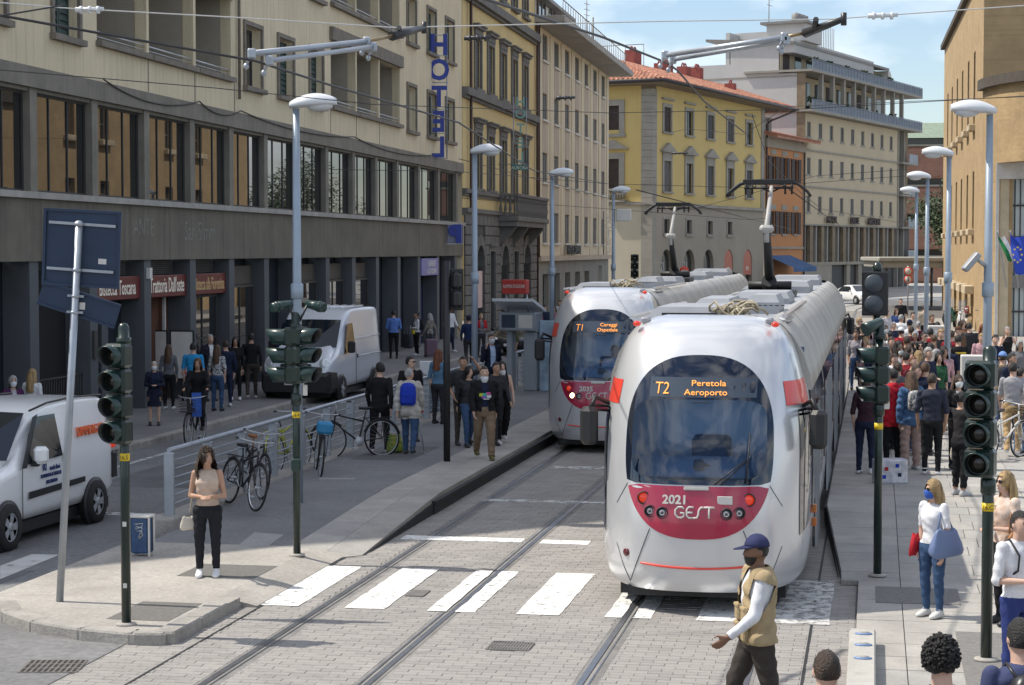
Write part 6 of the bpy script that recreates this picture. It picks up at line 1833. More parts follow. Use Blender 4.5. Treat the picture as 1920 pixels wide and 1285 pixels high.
        sq([(.985, -1.35, 1.24), (.985, -.22, 1.36), (.90, -.24, 2.06), (.905, -.78, 2.05)], 'side_window', vglass, .012)
        b = MB(); b.add([(-.93, -2.62, .36), (.93, -2.62, .36), (.97, -2.5, .86), (-.97, -2.5, .86)], [(0, 1, 2, 3)]); 
        bm_ = MB(); bm_.loft([section(-2.68, .32, .72, .74, .86, .6), section(-2.52, .27, .84, .86, .96, .7), section(-2.0, .27, .80, .82, .995, .7)], 0, False); bm_.build('bumper', vblack, o)
        b = MB(); b.bbox(-.42, -2.62, .90, .42, -2.5, 1.06, .03); b.build('grille', vblack, o)
        b = MB(); b.bbox(-.27, -2.72, .50, .27, -2.68, .61, .006); pl_ = b.build('plate', plate_m, o); text('DK 478', vblack, pl_, (0, -2.722, .525), .09, ext=.001)
        for s_ in (-1, 1):
            b = MB(); b.tube([(s_ * .995, -.15, .4), (s_ * .998, -.15, 1.32)], .006, 5); b.build('door_seam', vblack, o)
            b = MB(); b.tube([(s_ * .965, -.2, 1.62), (s_ * .965, 2.5, 1.64)], .010, 5); b.tube([(s_ * .998, -.2, 1.14), (s_ * .998, 2.5, 1.14)], .010, 5); b.build('body_crease', paint, o)
            b = MB(); b.bbox(s_ * 1.12 - .1, -1.15, 1.28, s_ * 1.12 + .1, -1.0, 1.6, .04); b.build('mirror', vblack, o)
            b = MB(); b.bbox(s_ * 1.0 - .02, -.10, 1.1, s_ * 1.0 + .02, -.0, 1.2, .01); b.build('door_handle', vblack, o)
        for k in range(5):
            b = MB(); b.tube([(-.5 + .25 * k, -.1, 2.47), (-.5 + .25 * k, 2.4, 2.47)], .02, 5); b.build('roof_rib', paint, o)
    for s_ in (-1, 1):
        b = MB(); b.T = M.Translation((s_ * .74, hl_[0], hl_[1])) @ M.Rotation(R(s_ * 35), 4, 'Z') @ M.Rotation(R(-25), 4, 'X'); b.ell((0, -.05, 0), .17, .09, .17, 12, 8); b.build('headlamp', hlamp, o)
        for y in wy:
            arch(o, s_ * (.925 if kind == 'small' else .988), y, r_ * 1.02); wheel(o, s_ * (.89 if kind == 'small' else .945), y, r_)
    b = MB(); b.box(-.8, -2.0, .14, .8, 2.1, .3); b.build('underbody', vblack, o)
    return o
pf, pr_ = W(22, 1032, 0), W(182, 980, 0)
dv = (pf - pr_).normalized()
hd = math.atan2(dv.x, -dv.y)      # local -y is the front
c = (pf + pr_) / 2
side = V((-dv.y, dv.x, 0))        # local +x
van('small', 'small white van with orange and navy lettering, cut by the left edge', vwhite, (c - side * .95) + V((0, 0, 0)), hd)
# the tall van further on
van('tall', 'tall silver-white panel van parked behind the green double signal', vgrey, UV(51.3, -15.0, .0), -PSI)
def car(label, paint, loc, heading, low=0.):
    o = empty('parked_car', loc, heading, label, 'car', 'cars at the far end of the street')
    st_ = [(-2.1, .42, .55, .58, .62, .4), (-2.05, .28, .62, .68, .80, .5), (-1.7, .22, .74, .80, .87, .55), (-.95, .22, .86, .93, .89, .60), (-.25, .22, .9, 1.34, .89, .60), (.2, .22, .9, 1.44, .89, .62), (.9, .22, .9, 1.42, .89, .60), (1.6, .24, .9, 1.15, .87, .58), (1.95, .28, .88, .96, .84, .55), (2.1, .38, .8, .84, .74, .5)]
    b = MB(); b.loft([section(*s_) for s_ in st_], 0, True); body = b.build('body', paint, o)
    md = body.modifiers.new('s', 'SUBSURF'); md.levels = md.render_levels = 1
    b = MB(); b.add([(-.72, -1.0, .96), (.72, -1.0, .96), (.56, -.22, 1.36), (-.56, -.22, 1.36)], [(0, 1, 2, 3)])
    for v_ in range(4): b.v[v_] = (b.v[v_][0], b.v[v_][1] - .03, b.v[v_][2] + .035)
    b.build('windscreen', vglass, o, fix=False)
    for s_ in (-1, 1):
        b = MB(); b.add([(s_ * .89, -.65, .95), (s_ * .89, 1.3, .96), (s_ * .66, .95, 1.34), (s_ * .64, -.1, 1.33)], [(0, 1, 2, 3)]); b.build('side_window', vglass, o, fix=False)
        b = MB(); b.T = M.Translation((s_ * .66, -1.92, .66)) @ M.Rotation(R(s_ * 30), 4, 'Z'); b.ell((0, -.03, 0), .18, .08, .085, 12, 8); b.build('headlamp', hlamp, o)
        b = MB(); b.bbox(s_ * .98 - .08, -.72, .92, s_ * .98 + .08, -.6, 1.04, .03); b.build('mirror', paint, o)
        for y in (-1.3, 1.3): arch(o, s_ * .875, y, .33); wheel(o, s_ * .83, y, .31)
    b = MB(); b.bbox(-.42, -2.13, .40, .42, -2.04, .62, .03); b.build('grille', vblack, o)
    b = MB(); b.bbox(-.26, -2.16, .40, .26, -2.135, .5, .005); b.build('plate', plate_m, o)
    return o
car('dark city car facing the camera on the left behind the kiosk', vdark, UV(74, -13.6, 0), -PSI)
car('white saloon car crossing at the far end of the tracks', vwhite, (26.2, 146, 0), R(22))
car('dark car half hidden beside the white saloon at the far end', vdark, (23.6, 149, 0), R(12))
car('pale car parked in the gap beyond the silver-white van', vgrey, UV(88, -13.7, 0), -PSI)

# bicycles
def bicycle(label, loc, rz, lean=0., col=None, seat=None, box=None, basket=False, guard=True, group='bicycles on the platform', rims=None):
    o = empty('bicycle', loc, 0, label, 'bicycle', group)
    o.rotation_euler = (R(lean), 0, rz)           # local +x is forward, lean about x
    col = col or blackp
    r_ = .335
    for x in (-.52, .52):
        t = empty('wheel', (x, 0, r_)); t.parent = o
        b = MB(); b.tube([(r_ * math.cos(2 * math.pi * k / 28), 0, r_ * math.sin(2 * math.pi * k / 28)) for k in range(29)], .017, 6, cap=False); b.build('tyre', tyre, t)
        b = MB(); b.tube([(r_ * .93 * math.cos(2 * math.pi * k / 28), 0, r_ * .93 * math.sin(2 * math.pi * k / 28)) for k in range(29)], .010, 5, cap=False); b.build('rim', rims or alloy, t)
        b = MB()
        for k in range(18):
            a = 2 * math.pi * k / 18; b.tube([(.02 * math.cos(a + 1), 0, .02 * math.sin(a + 1)), (r_ * .92 * math.cos(a), 0, r_ * .92 * math.sin(a))], .0022, 3, cap=False)
        b.tube([(0, -.05, 0), (0, .05, 0)], .022, 8); tag(b.build('spokes', alloy, t), kind='stuff')
        if guard:
            b = MB(); b.tube([((r_ + .025) * math.cos(R(20 + 150 * k / 14) if x < 0 else R(15 + 120 * k / 14)), 0, (r_ + .025) * math.sin(R(20 + 150 * k / 14) if x < 0 else R(15 + 120 * k / 14))) for k in range(15)], .018, 5); b.build('mudguard', col, t)
    bbk, st_, hd_ = V((-.06, 0, .29)), V((-.20, 0, .74)), V((.36, 0, .80))
    b = MB()
    for a, c in ((bbk, st_), (bbk, V((.40, 0, .66))), (st_ + V((.03, 0, -.08)), hd_), (hd_ + V((0, 0, .06)), V((.40, 0, .62)))): b.tube([a, c], .017, 7)
    for s_ in (-.05, .05):
        b.tube([bbk, (-.52, s_, r_)], .010, 5); b.tube([st_, (-.52, s_, r_)], .009, 5); b.tube([(.40, s_ * .8, .62), (.44, s_, .5), (.52, s_, r_)], .011, 6)
    b.build('frame', col, o)
    b = MB(); b.tube([st_, (-.235, 0, .86)], .012, 6); b.loft([[(-.37 + .27 * t, w_ * math.cos(a), .895 + .03 * math.sin(a) + .01 * t) for a in [2 * math.pi * k / 8 for k in range(8)]] for t, w_ in ((0, .06), (.25, .085), (.55, .05), (1, .022))], 0, True); b.build('saddle', seat or blackp, o)
    b = MB(); b.tube([hd_ + V((0, 0, .05)), (.345, 0, .98)], .013, 6); b.tube([(.24, -.29, 1.02), (.34, -.2, 1.0), (.38, 0, .98), (.34, .2, 1.0), (.24, .29, 1.02)], .012, 6); b.build('handlebar', alloy, o)
    b = MB(); b.tube([(.25, -.29, 1.02), (.16, -.29, 1.02)], .017, 6); b.tube([(.25, .29, 1.02), (.16, .29, 1.02)], .017, 6); b.build('grips', blackp, o)
    b = MB(); b.lathe([(.09, -.005), (.09, .005)], 16); b.T = None
    b2 = MB(); b2.T = M.Translation(bbk + V((0, .05, 0))) @ M.Rotation(R(90), 4, 'X'); b2.lathe([(.001, -.004), (.09, -.004), (.09, .004), (.001, .005)], 16); b2.T = None
    b2.tube([bbk + V((0, .05, 0)), bbk + V((.12, .07, -.12))], .009, 5); b2.tube([bbk + V((0, -.05, 0)), bbk + V((-.12, -.07, .12))], .009, 5)
    b2.bbox(.02, .07, .15, .10, .15, .18, .008); b2.bbox(-.22, -.15, .40, -.14, -.07, .43, .008); b2.build('crankset', alloy, o)
    b = MB(); b.tube([(-.2, -.06, .72), (-.72, -.06, .72)], .007, 5); b.tube([(-.2, .06, .72), (-.72, .06, .72)], .007, 5); b.tube([(-.6, -.06, .72), (-.52, -.06, r_)], .006, 4); b.tube([(-.6, .06, .72), (-.52, .06, r_)], .006, 4); b.tube([(-.72, -.06, .72), (-.72, .06, .72)], .006, 4); b.build('rack', col, o)
    if box:
        b = MB(); b.bbox(-.62, -.13, .73, -.28, .13, .93, .04); b.build('saddle_cover', box, o)
    if basket:
        b = MB()
        for k in range(5):
            b.tube([(.42, -.15, .72 + .055 * k), (.66, -.15, .72 + .055 * k), (.66, .15, .72 + .055 * k), (.42, .15, .72 + .055 * k), (.42, -.15, .72 + .055 * k)], .006, 4)
        b.box(.42, -.15, .71, .66, .15, .72); b.build('basket', blackp, o)
    return o
saddle_tan = mat('tan_saddle', (.28, .10, .03), .5, var=.15)
zp = .245
bicycle('black bicycle with bent handlebar leaning on the railing just behind the walking woman', W(452, 950, zp), R(-60), -9, rims=mat('chrome', (.7, .7, .72), .2, .9, var=0))
bicycle('black bicycle with a tan saddle locked against the railing', W(470, 928, zp), R(-66), -8, seat=saddle_tan)
bicycle('dark bicycle with a bright blue saddle bag by the railing', W(596, 888, zp), R(100), 6, box=mat('blue_bag', (.03, .22, .42), .6, var=.15))
bicycle('bicycle with pale front fork leaning near the railing end, front wheel broadside', W(668, 858, zp), R(-155), 7, rims=alloy)
bicycle('yellow-green bicycle half hidden behind the green double signal', W(545, 880, zp), R(70), -6, col=mat('lime_frame', (.40, .42, .03), .4, var=.05))
bicycle('white city bicycle parked among the waiting crowd', UV(36, 2.35, .25), R(40), 5, col=white_t, group='bicycles on the right platform', basket=True)
# motor scooters parked at the far side
def scooter(label, loc, rz, col):
    o = empty('motor_scooter', loc, rz, label, 'scooter', 'scooters parked beyond the crowd')
    for x in (-.6, .62):
        b = MB(); b.T = M.Translation((x, 0, .25)) @ M.Rotation(R(90), 4, 'X'); b.lathe([(.1, -.05), (.24, -.05), (.25, 0), (.24, .05), (.1, .05)], 16); w__ = b.build('wheel', tyre, o)
        b = MB(); b.T = M.Translation((x, 0, .25)) @ M.Rotation(R(90), 4, 'X'); b.lathe([(.001, -.055), (.1, -.055), (.1, .055), (.001, .056)], 12); b.build('hub', alloy, w__)
    b = MB(); b.loft([[(x, w_ * math.cos(a), z + h_ * math.sin(a)) for a in [2 * math.pi * k / 10 for k in range(10)]] for x, w_, z, h_ in ((-.95, .05, .62, .05), (-.75, .15, .58, .14), (-.4, .17, .52, .2), (-.05, .13, .42, .12), (.2, .13, .35, .07))], 0, True)
    b.loft([[(.48 - .16 * t + .02 * math.sin(a), w_ * math.cos(a), .35 + .62 * t + .02 * math.sin(a)) for a in [2 * math.pi * k / 10 for k in range(10)]] for t, w_ in ((0, .1), (.4, .2), (.8, .16), (1.0, .12))], 0, True); b.build('body', col, o)
    b = MB(); b.bbox(-.85, -.14, .70, -.15, .14, .82, .05); b.build('seat', blackp, o)
    b = MB(); b.tube([(.62, 0, .25), (.42, 0, .95)], .025, 6); b.tube([(.3, -.33, 1.03), (.38, 0, 1.0), (.3, .33, 1.03)], .016, 6); b.build('handlebar', blackp, o)
    b = MB(); b.add([(.45, -.2, 1.0), (.45, .2, 1.0), (.32, .17, 1.45), (.32, -.17, 1.45)], [(0, 1, 2, 3)]); b.build('windshield', glassmat('clear_shield', (.8, .85, .88), .1, .05), o)
    b = MB(); b.ell((.53, 0, .86), .05, .08, .08, 10, 8); b.build('headlamp', hlamp, o)
for i, (v, u, rz, c_, l_) in enumerate(((3.4, 92, -100, vblack, 'black scooter at the left of the parked row'), (4.2, 93, -110, vwhite, 'white scooter in the parked row beyond the crowd'), (5.0, 92, -95, vgrey, 'silver scooter in the middle of the parked row'), (3.8, 97, -105, mat('green_scooter', (.03, .16, .11), .3, var=.05), 'green scooter behind the silver one'), (5.7, 95, -100, vdark, 'dark scooter towards the tan facade'), (4.6, 99, -92, mat('red_scooter', (.35, .03, .03), .3, var=.05), 'red scooter at the back of the parked row'), (6.0, 90, -115, vblack, 'black scooter nearest the tan facade'))):
    scooter(l_, UV(u, v, .25), R(rz) - PSI, c_)
# ---------------------------------------------------------------- people
SK = {k: mat('skin_%s' % k, c, .55, var=.06, scale=9, spec=.35) for k, c in (('light', (.56, .36, .27)), ('tan', (.42, .25, .17)), ('brown', (.20, .105, .065)), ('dark', (.10, .052, .034)))}
HC = {k: mat('hair_%s' % k, c, .5, var=.4, scale=22, stretch=(1, 1, .2), bump=.9, bscale=75) for k, c in (('black', (.012, .010, .009)), ('brown', (.045, .025, .014)), ('chestnut', (.09, .045, .02)), ('blonde', (.38, .25, .11)), ('grey', (.36, .35, .34)), ('white', (.60, .57, .52)), ('red', (.17, .055, .02)))}
CL = {}
def cloth(c):
    if isinstance(c, str): return MATS[c]
    k = 'fabric_%02d_%02d_%02d' % tuple(int(round(x * 99)) for x in c)
    return mat(k, c, .85, var=.16, scale=5, fine=.05, bump=.5, bscale=14, spec=.2)
BLK, CHAR, NAVY, WHITE, GREY, JEAN, JEAN2, KHAKI, BEIGE, RED, DENIM, MAROON, SKY, CREAM, ROYAL, OLIVE = (.014, .014, .016), (.035, .036, .04), (.016, .022, .05), (.66, .66, .68), (.26, .27, .29), (.045, .085, .17), (.09, .15, .26), (.30, .23, .15), (.44, .36, .28), (.42, .02, .03), (.07, .14, .27), (.12, .02, .03), (.05, .30, .60), (.5, .44, .34), (.02, .05, .42), (.10, .11, .06)
mat('patterned_black_white', (.02, .02, .022), .85, var=.0, scale=16, col2=(.62, .62, .62)); mat('lace_pattern', (.52, .36, .27), .85, var=.1, scale=8, col2=(.62, .52, .45))
maskw, maskb, maskk = mat('white_mask', (.66, .68, .70), .8, var=.03), mat('blue_mask', (.03, .10, .42), .8, var=.05), mat('black_mask', (.015, .015, .016), .8, var=.03)
shoew, shoek = mat('white_shoe', (.68, .68, .68), .6, var=.05, scale=8), mat('black_shoe', (.02, .02, .022), .5, var=.05)
shoeb = mat('brown_shoe', (.11, .055, .025), .55, var=.1)
glassk = mat('sunglass_lens', (.008, .008, .009), .06, var=0)
eyem, lipm = mat('eye_dark', (.02, .014, .012), .2, var=0), mat('lip', (.30, .12, .10), .5, var=0)

def blob(mb, p, q, r0, r1, n=10, caps=True, flat=1.0, side=None):
    """closed tapered limb from p to q with round ends; flat squeezes it front to back"""
    p, q = V(p), V(q)
    d = (q - p).normalized()
    up = side if side is not None else (V((1, 0, 0)) if abs(d.x) < .8 else V((0, 1, 0)))
    x = (up - d * up.dot(d)).normalized(); y = d.cross(x)
    secs = []
    for t, k in ((-1., .25), (-.75, .66), (-.35, .94), (0, 1)):
        secs.append((p + d * r0 * t, r0 * k))
    for t, k in ((0, 1), (.35, .94), (.75, .66), (1., .25)):
        secs.append((q + d * r1 * t, r1 * k))
    mb.loft([[c + x * r_ * math.cos(2 * math.pi * i / n) + y * r_ * flat * math.sin(2 * math.pi * i / n) for i in range(n)] for c, r_ in secs], 0, True)

def pose_joints(h, pose, sex, rg):
    """joint positions; the figure faces -y, its right side is -x"""
    J = {}
    hipw, shw = (.056, .108) if sex == 'm' else (.056, .094)
    J['pelvis'] = V((0, 0, .525)); J['neck'] = V((0, .008, .845)); J['head'] = V((0, -.012, .925))
    J['chest'] = V((0, .0, .73))
    for s_, n in ((-1, 'R'), (1, 'L')):
        J['hip' + n] = V((s_ * hipw, 0, .515)); J['sh' + n] = V((s_ * shw, .004, .805))
        J['kn' + n] = V((s_ * hipw * 1.12, -.008, .285)); J['an' + n] = V((s_ * hipw * 1.15, .012, .045))
        J['el' + n] = V((s_ * (shw + .040), .015, .625)); J['wr' + n] = V((s_ * (shw + .035), -.03, .475))
    def arm(n, el, wr): 
        s_ = -1 if n == 'R' else 1
        b = J['sh' + n]
        J['el' + n] = b + V((s_ * el[0], el[1], el[2])); J['wr' + n] = J['el' + n] + V((s_ * wr[0], wr[1], wr[2]))
    def leg(n, kn, an):
        b = J['hip' + n]; s_ = -1 if n == 'R' else 1
        J['kn' + n] = b + V((s_ * .006, kn[0], kn[1])); J['an' + n] = J['kn' + n] + V((s_ * .003, an[0], an[1]))
    if pose in ('walk', 'walk2'):
        a, c = ('R', 'L') if pose == 'walk' else ('L', 'R')
        leg(a, (-.085, -.215), (-.02, -.252)); leg(c, (.035, -.228), (.13, -.205))
        J['an' + c].z = max(J['an' + c].z, .065)
        arm(a, (.03, .075, -.165), (.0, .01, -.145)); arm(c, (.03, -.045, -.17), (-.01, -.085, -.12))
    elif pose == 'phone':       # right hand up to the ear
        arm('R', (.045, -.05, -.165), (-.03, -.06, .17)); arm('L', (.03, .03, -.17), (-.02, -.06, -.14))
    elif pose == 'look':        # both hands in front, looking down at something held
        arm('R', (.035, -.0, -.175), (-.095, -.115, .005)); arm('L', (.035, .0, -.175), (-.095, -.115, .005))
    elif pose == 'camera':      # both hands raised before the face
        arm('R', (.06, -.07, -.13), (-.05, -.085, .12)); arm('L', (.06, -.07, -.13), (-.05, -.085, .12))
    elif pose == 'headhand':
        arm('L', (.10, -.03, .03), (-.09, -.03, .115)); arm('R', (.035, .02, -.17), (-.03, -.10, -.09))
    elif pose == 'hips':
        arm('R', (.085, .035, -.155), (-.07, -.06, -.115)); arm('L', (.085, .035, -.155), (-.07, -.06, -.115))
    elif pose == 'reach':       # left arm held out forward
        arm('L', (.03, -.09, -.14), (.0, -.13, -.05)); arm('R', (.04, -.05, -.165), (-.03, -.06, .17))
    elif pose == 'ride':
        J['pelvis'] = V((0, .05, .54))
        for n in 'RL': J['hip' + n] = V((J['hip' + n].x, .05, .53))
        leg('R', (-.20, -.10), (.02, -.225)); leg('L', (-.15, -.185), (.06, -.215))
        for n in 'RL': arm(n, (.05, -.07, -.15), (-.0, -.15, -.03))
    elif pose == 'sit':
        for n in 'RL': leg(n, (-.22, -.02), (0, -.22)); arm(n, (.04, -.06, -.15), (-.02, -.13, -.02))
    elif pose == 'swing':       # walking with the near arm swung forward and low
        leg('R', (-.09, -.21), (-.01, -.252)); leg('L', (.05, -.225), (.11, -.21)); J['anL'].z = max(J['anL'].z, .06)
        arm('L', (.02, -.055, -.165), (-.01, -.115, -.09)); arm('R', (.03, .07, -.16), (.0, .0, -.14))
    else:
        k = rg.uniform(-.02, .02)
        arm('R', (.035, .01 + k, -.178), (-.012, -.035, -.145)); arm('L', (.035, .01 - k, -.178), (-.012, -.03, -.148))
        leg('L', (-.012, -.228), (.015, -.24))
    for k in J: J[k] = J[k] * h
    return J

def human_mesh(h, J, sex, vox, fat=1.0, hands=True):
    mb = MB()
    k = h * fat
    ax = (J['neck'] - J['pelvis'])
    def sec(t, wx, wy, oy=0., n=18):
        c = J['pelvis'] + ax * t
        return [(c.x + wx * h * fat * math.copysign(abs(math.cos(a)) ** .85, math.cos(a)), c.y + oy * h + wy * h * fat * math.sin(a), c.z) for a in [2 * math.pi * i / n for i in range(n)]]
    if sex == 'm':
        T_ = [(-.20, .040, .040, 0), (-.16, .082, .060, .004), (-.04, .093, .064, .006), (.14, .089, .060, .0), (.30, .084, .057, -.003), (.52, .096, .062, -.004), (.72, .108, .064, -.002), (.84, .108, .058, .004), (.92, .080, .046, .006), (.98, .046, .038, .006)]
    else:
        T_ = [(-.20, .045, .045, 0), (-.16, .088, .064, .006), (-.04, .098, .070, .010), (.14, .084, .058, .002), (.30, .070, .050, -.002), (.50, .080, .060, -.010), (.66, .088, .066, -.014), (.82, .092, .052, .0), (.91, .070, .042, .006), (.98, .038, .034, .006)]
    mb.loft([sec(*t) for t in T_], 0, True)
    blob(mb, J['neck'] - V((0, 0, .03 * h)), J['head'] - V((0, 0, .012 * h)), .037 * h if sex == 'm' else .031 * h, .034 * h if sex == 'm' else .029 * h)
    # head: skull, jaw, nose, ears
    c = J['head']; hh = .0655 * h
    mb.ell((c.x, c.y + .010 * h, c.z + .010 * h), .0445 * h, .054 * h, hh * .98, 16, 12)
    mb.loft([[(c.x + wx * h * math.cos(a), c.y + oy * h + wy * h * math.sin(a), c.z + z * h) for a in [2 * math.pi * i / 12 for i in range(12)]] for z, wx, wy, oy in ((.02, .041, .046, -.004), (-.012, .040, .045, -.006), (-.036, .034, .040, -.008), (-.054, .022, .028, -.014), (-.062, .009, .012, -.020))], 0, True)
    mb.loft([[(c.x + wx * h * math.cos(a), c.y + oy * h + wx * h * math.sin(a), c.z + z * h) for a in [2 * math.pi * i / 6 for i in range(6)]] for z, wx, oy in ((.016, .004, -.045), (.0, .007, -.052), (-.014, .0095, -.055), (-.02, .006, -.047))], 0, True)
    for s_ in (-1, 1): mb.ell((c.x + s_ * .0455 * h, c.y + .008 * h, c.z - .002 * h), .006 * h, .012 * h, .017 * h, 8, 6)
    lk = 1.0 if sex == 'm' else .93
    for n in 'RL':
        blob(mb, J['sh' + n], J['el' + n], .031 * k * lk, .0235 * k * lk); blob(mb, J['el' + n], J['wr' + n], .0235 * k * lk, .0155 * k * lk)
        blob(mb, J['hip' + n], J['kn' + n], .054 * k, .034 * k); blob(mb, J['kn' + n], J['an' + n], .034 * k, .021 * k)
        # calf and foot
        m_ = J['kn' + n].lerp(J['an' + n], .3) + V((0, .010 * h, 0)); blob(mb, m_, J['kn' + n].lerp(J['an' + n], .5), .030 * k, .026 * k)
        a = J['an' + n]
        fz = a.z - .030 * h
        mb.loft([[(a.x + w_ * h * math.cos(t), a.y + y * h, fz + (hgt * h) * (.5 + .5 * math.sin(t)) - .012 * h) for t in [2 * math.pi * i / 10 for i in range(10)]] for y, w_, hgt in ((.035, .010, .02), (.026, .021, .045), (.0, .024, .056), (-.04, .026, .044), (-.078, .027, .030), (-.098, .018, .022), (-.106, .006, .014))], 0, True)
        # hand: palm, four fingers, thumb
        wv = (J['wr' + n] - J['el' + n]).normalized()
        s_ = -1 if n == 'R' else 1
        lat = V((0, -1, 0)) - wv * V((0, -1, 0)).dot(wv)
        lat = lat.normalized() if lat.length > .2 else V((s_, 0, 0))
        nor = wv.cross(lat).normalized()
        if nor.x * s_ > 0: nor = -nor
        w0 = J['wr' + n]
        blob(mb, w0 + wv * .012 * h, w0 + wv * .040 * h, .019 * h, .022 * h, 10, True, .5, lat)
        if vox < .014 and hands:
            for i in range(4):
                b0 = w0 + wv * .052 * h + lat * (.0165 - .011 * i) * h
                L_ = (.040, .046, .043, .034)[i] * h
                b1 = b0 + (wv * .9 + nor * .35).normalized() * L_ * .5; b2 = b1 + (wv * .6 + nor * .8).normalized() * L_ * .5
                blob(mb, b0, b1, .0062 * h, .0056 * h, 7); blob(mb, b1, b2, .0056 * h, .0046 * h, 7)
            b0 = w0 + wv * .020 * h + lat * .018 * h; b1 = b0 + (wv * .7 + lat * .75 + nor * .2).normalized() * .026 * h; b2 = b1 + (wv * .95 + nor * .3).normalized() * .020 * h
            blob(mb, b0, b1, .0075 * h, .0065 * h, 7); blob(mb, b1, b2, .0065 * h, .005 * h, 7)
        else:
            blob(mb, w0 + wv * .045 * h, w0 + wv * .085 * h + nor * .012 * h, .017 * h, .011 * h, 8, True, .55, lat)
            blob(mb, w0 + wv * .018 * h + lat * .016 * h, w0 + wv * .050 * h + lat * .026 * h, .008 * h, .006 * h, 6)
    me = mb.mesh('body', SK['light'])
    bm = bmesh.new(); bm.from_mesh(me); bmesh.ops.recalc_face_normals(bm, faces=bm.faces); bm.to_mesh(me); bm.free()
    o = bpy.data.objects.new('tmp', me); COL.objects.link(o)
    rm = o.modifiers.new('r', 'REMESH'); rm.mode = 'VOXEL'; rm.voxel_size = vox; rm.use_smooth_shade = True
    sm = o.modifiers.new('s', 'SMOOTH'); sm.factor = .5; sm.iterations = 2 if vox > .013 else 3
    dg = bpy.context.evaluated_depsgraph_get()
    me2 = bpy.data.meshes.new_from_object(o.evaluated_get(dg))
    bpy.data.objects.remove(o); bpy.data.meshes.remove(me)
    return me2

def segd(P, a, b):
    a = np.array(a); d = np.array(b) - a
    t = np.clip(((P - a) @ d) / (d @ d), 0, 1)
    return np.linalg.norm(P - (a + t[:, None] * d), axis=1), t

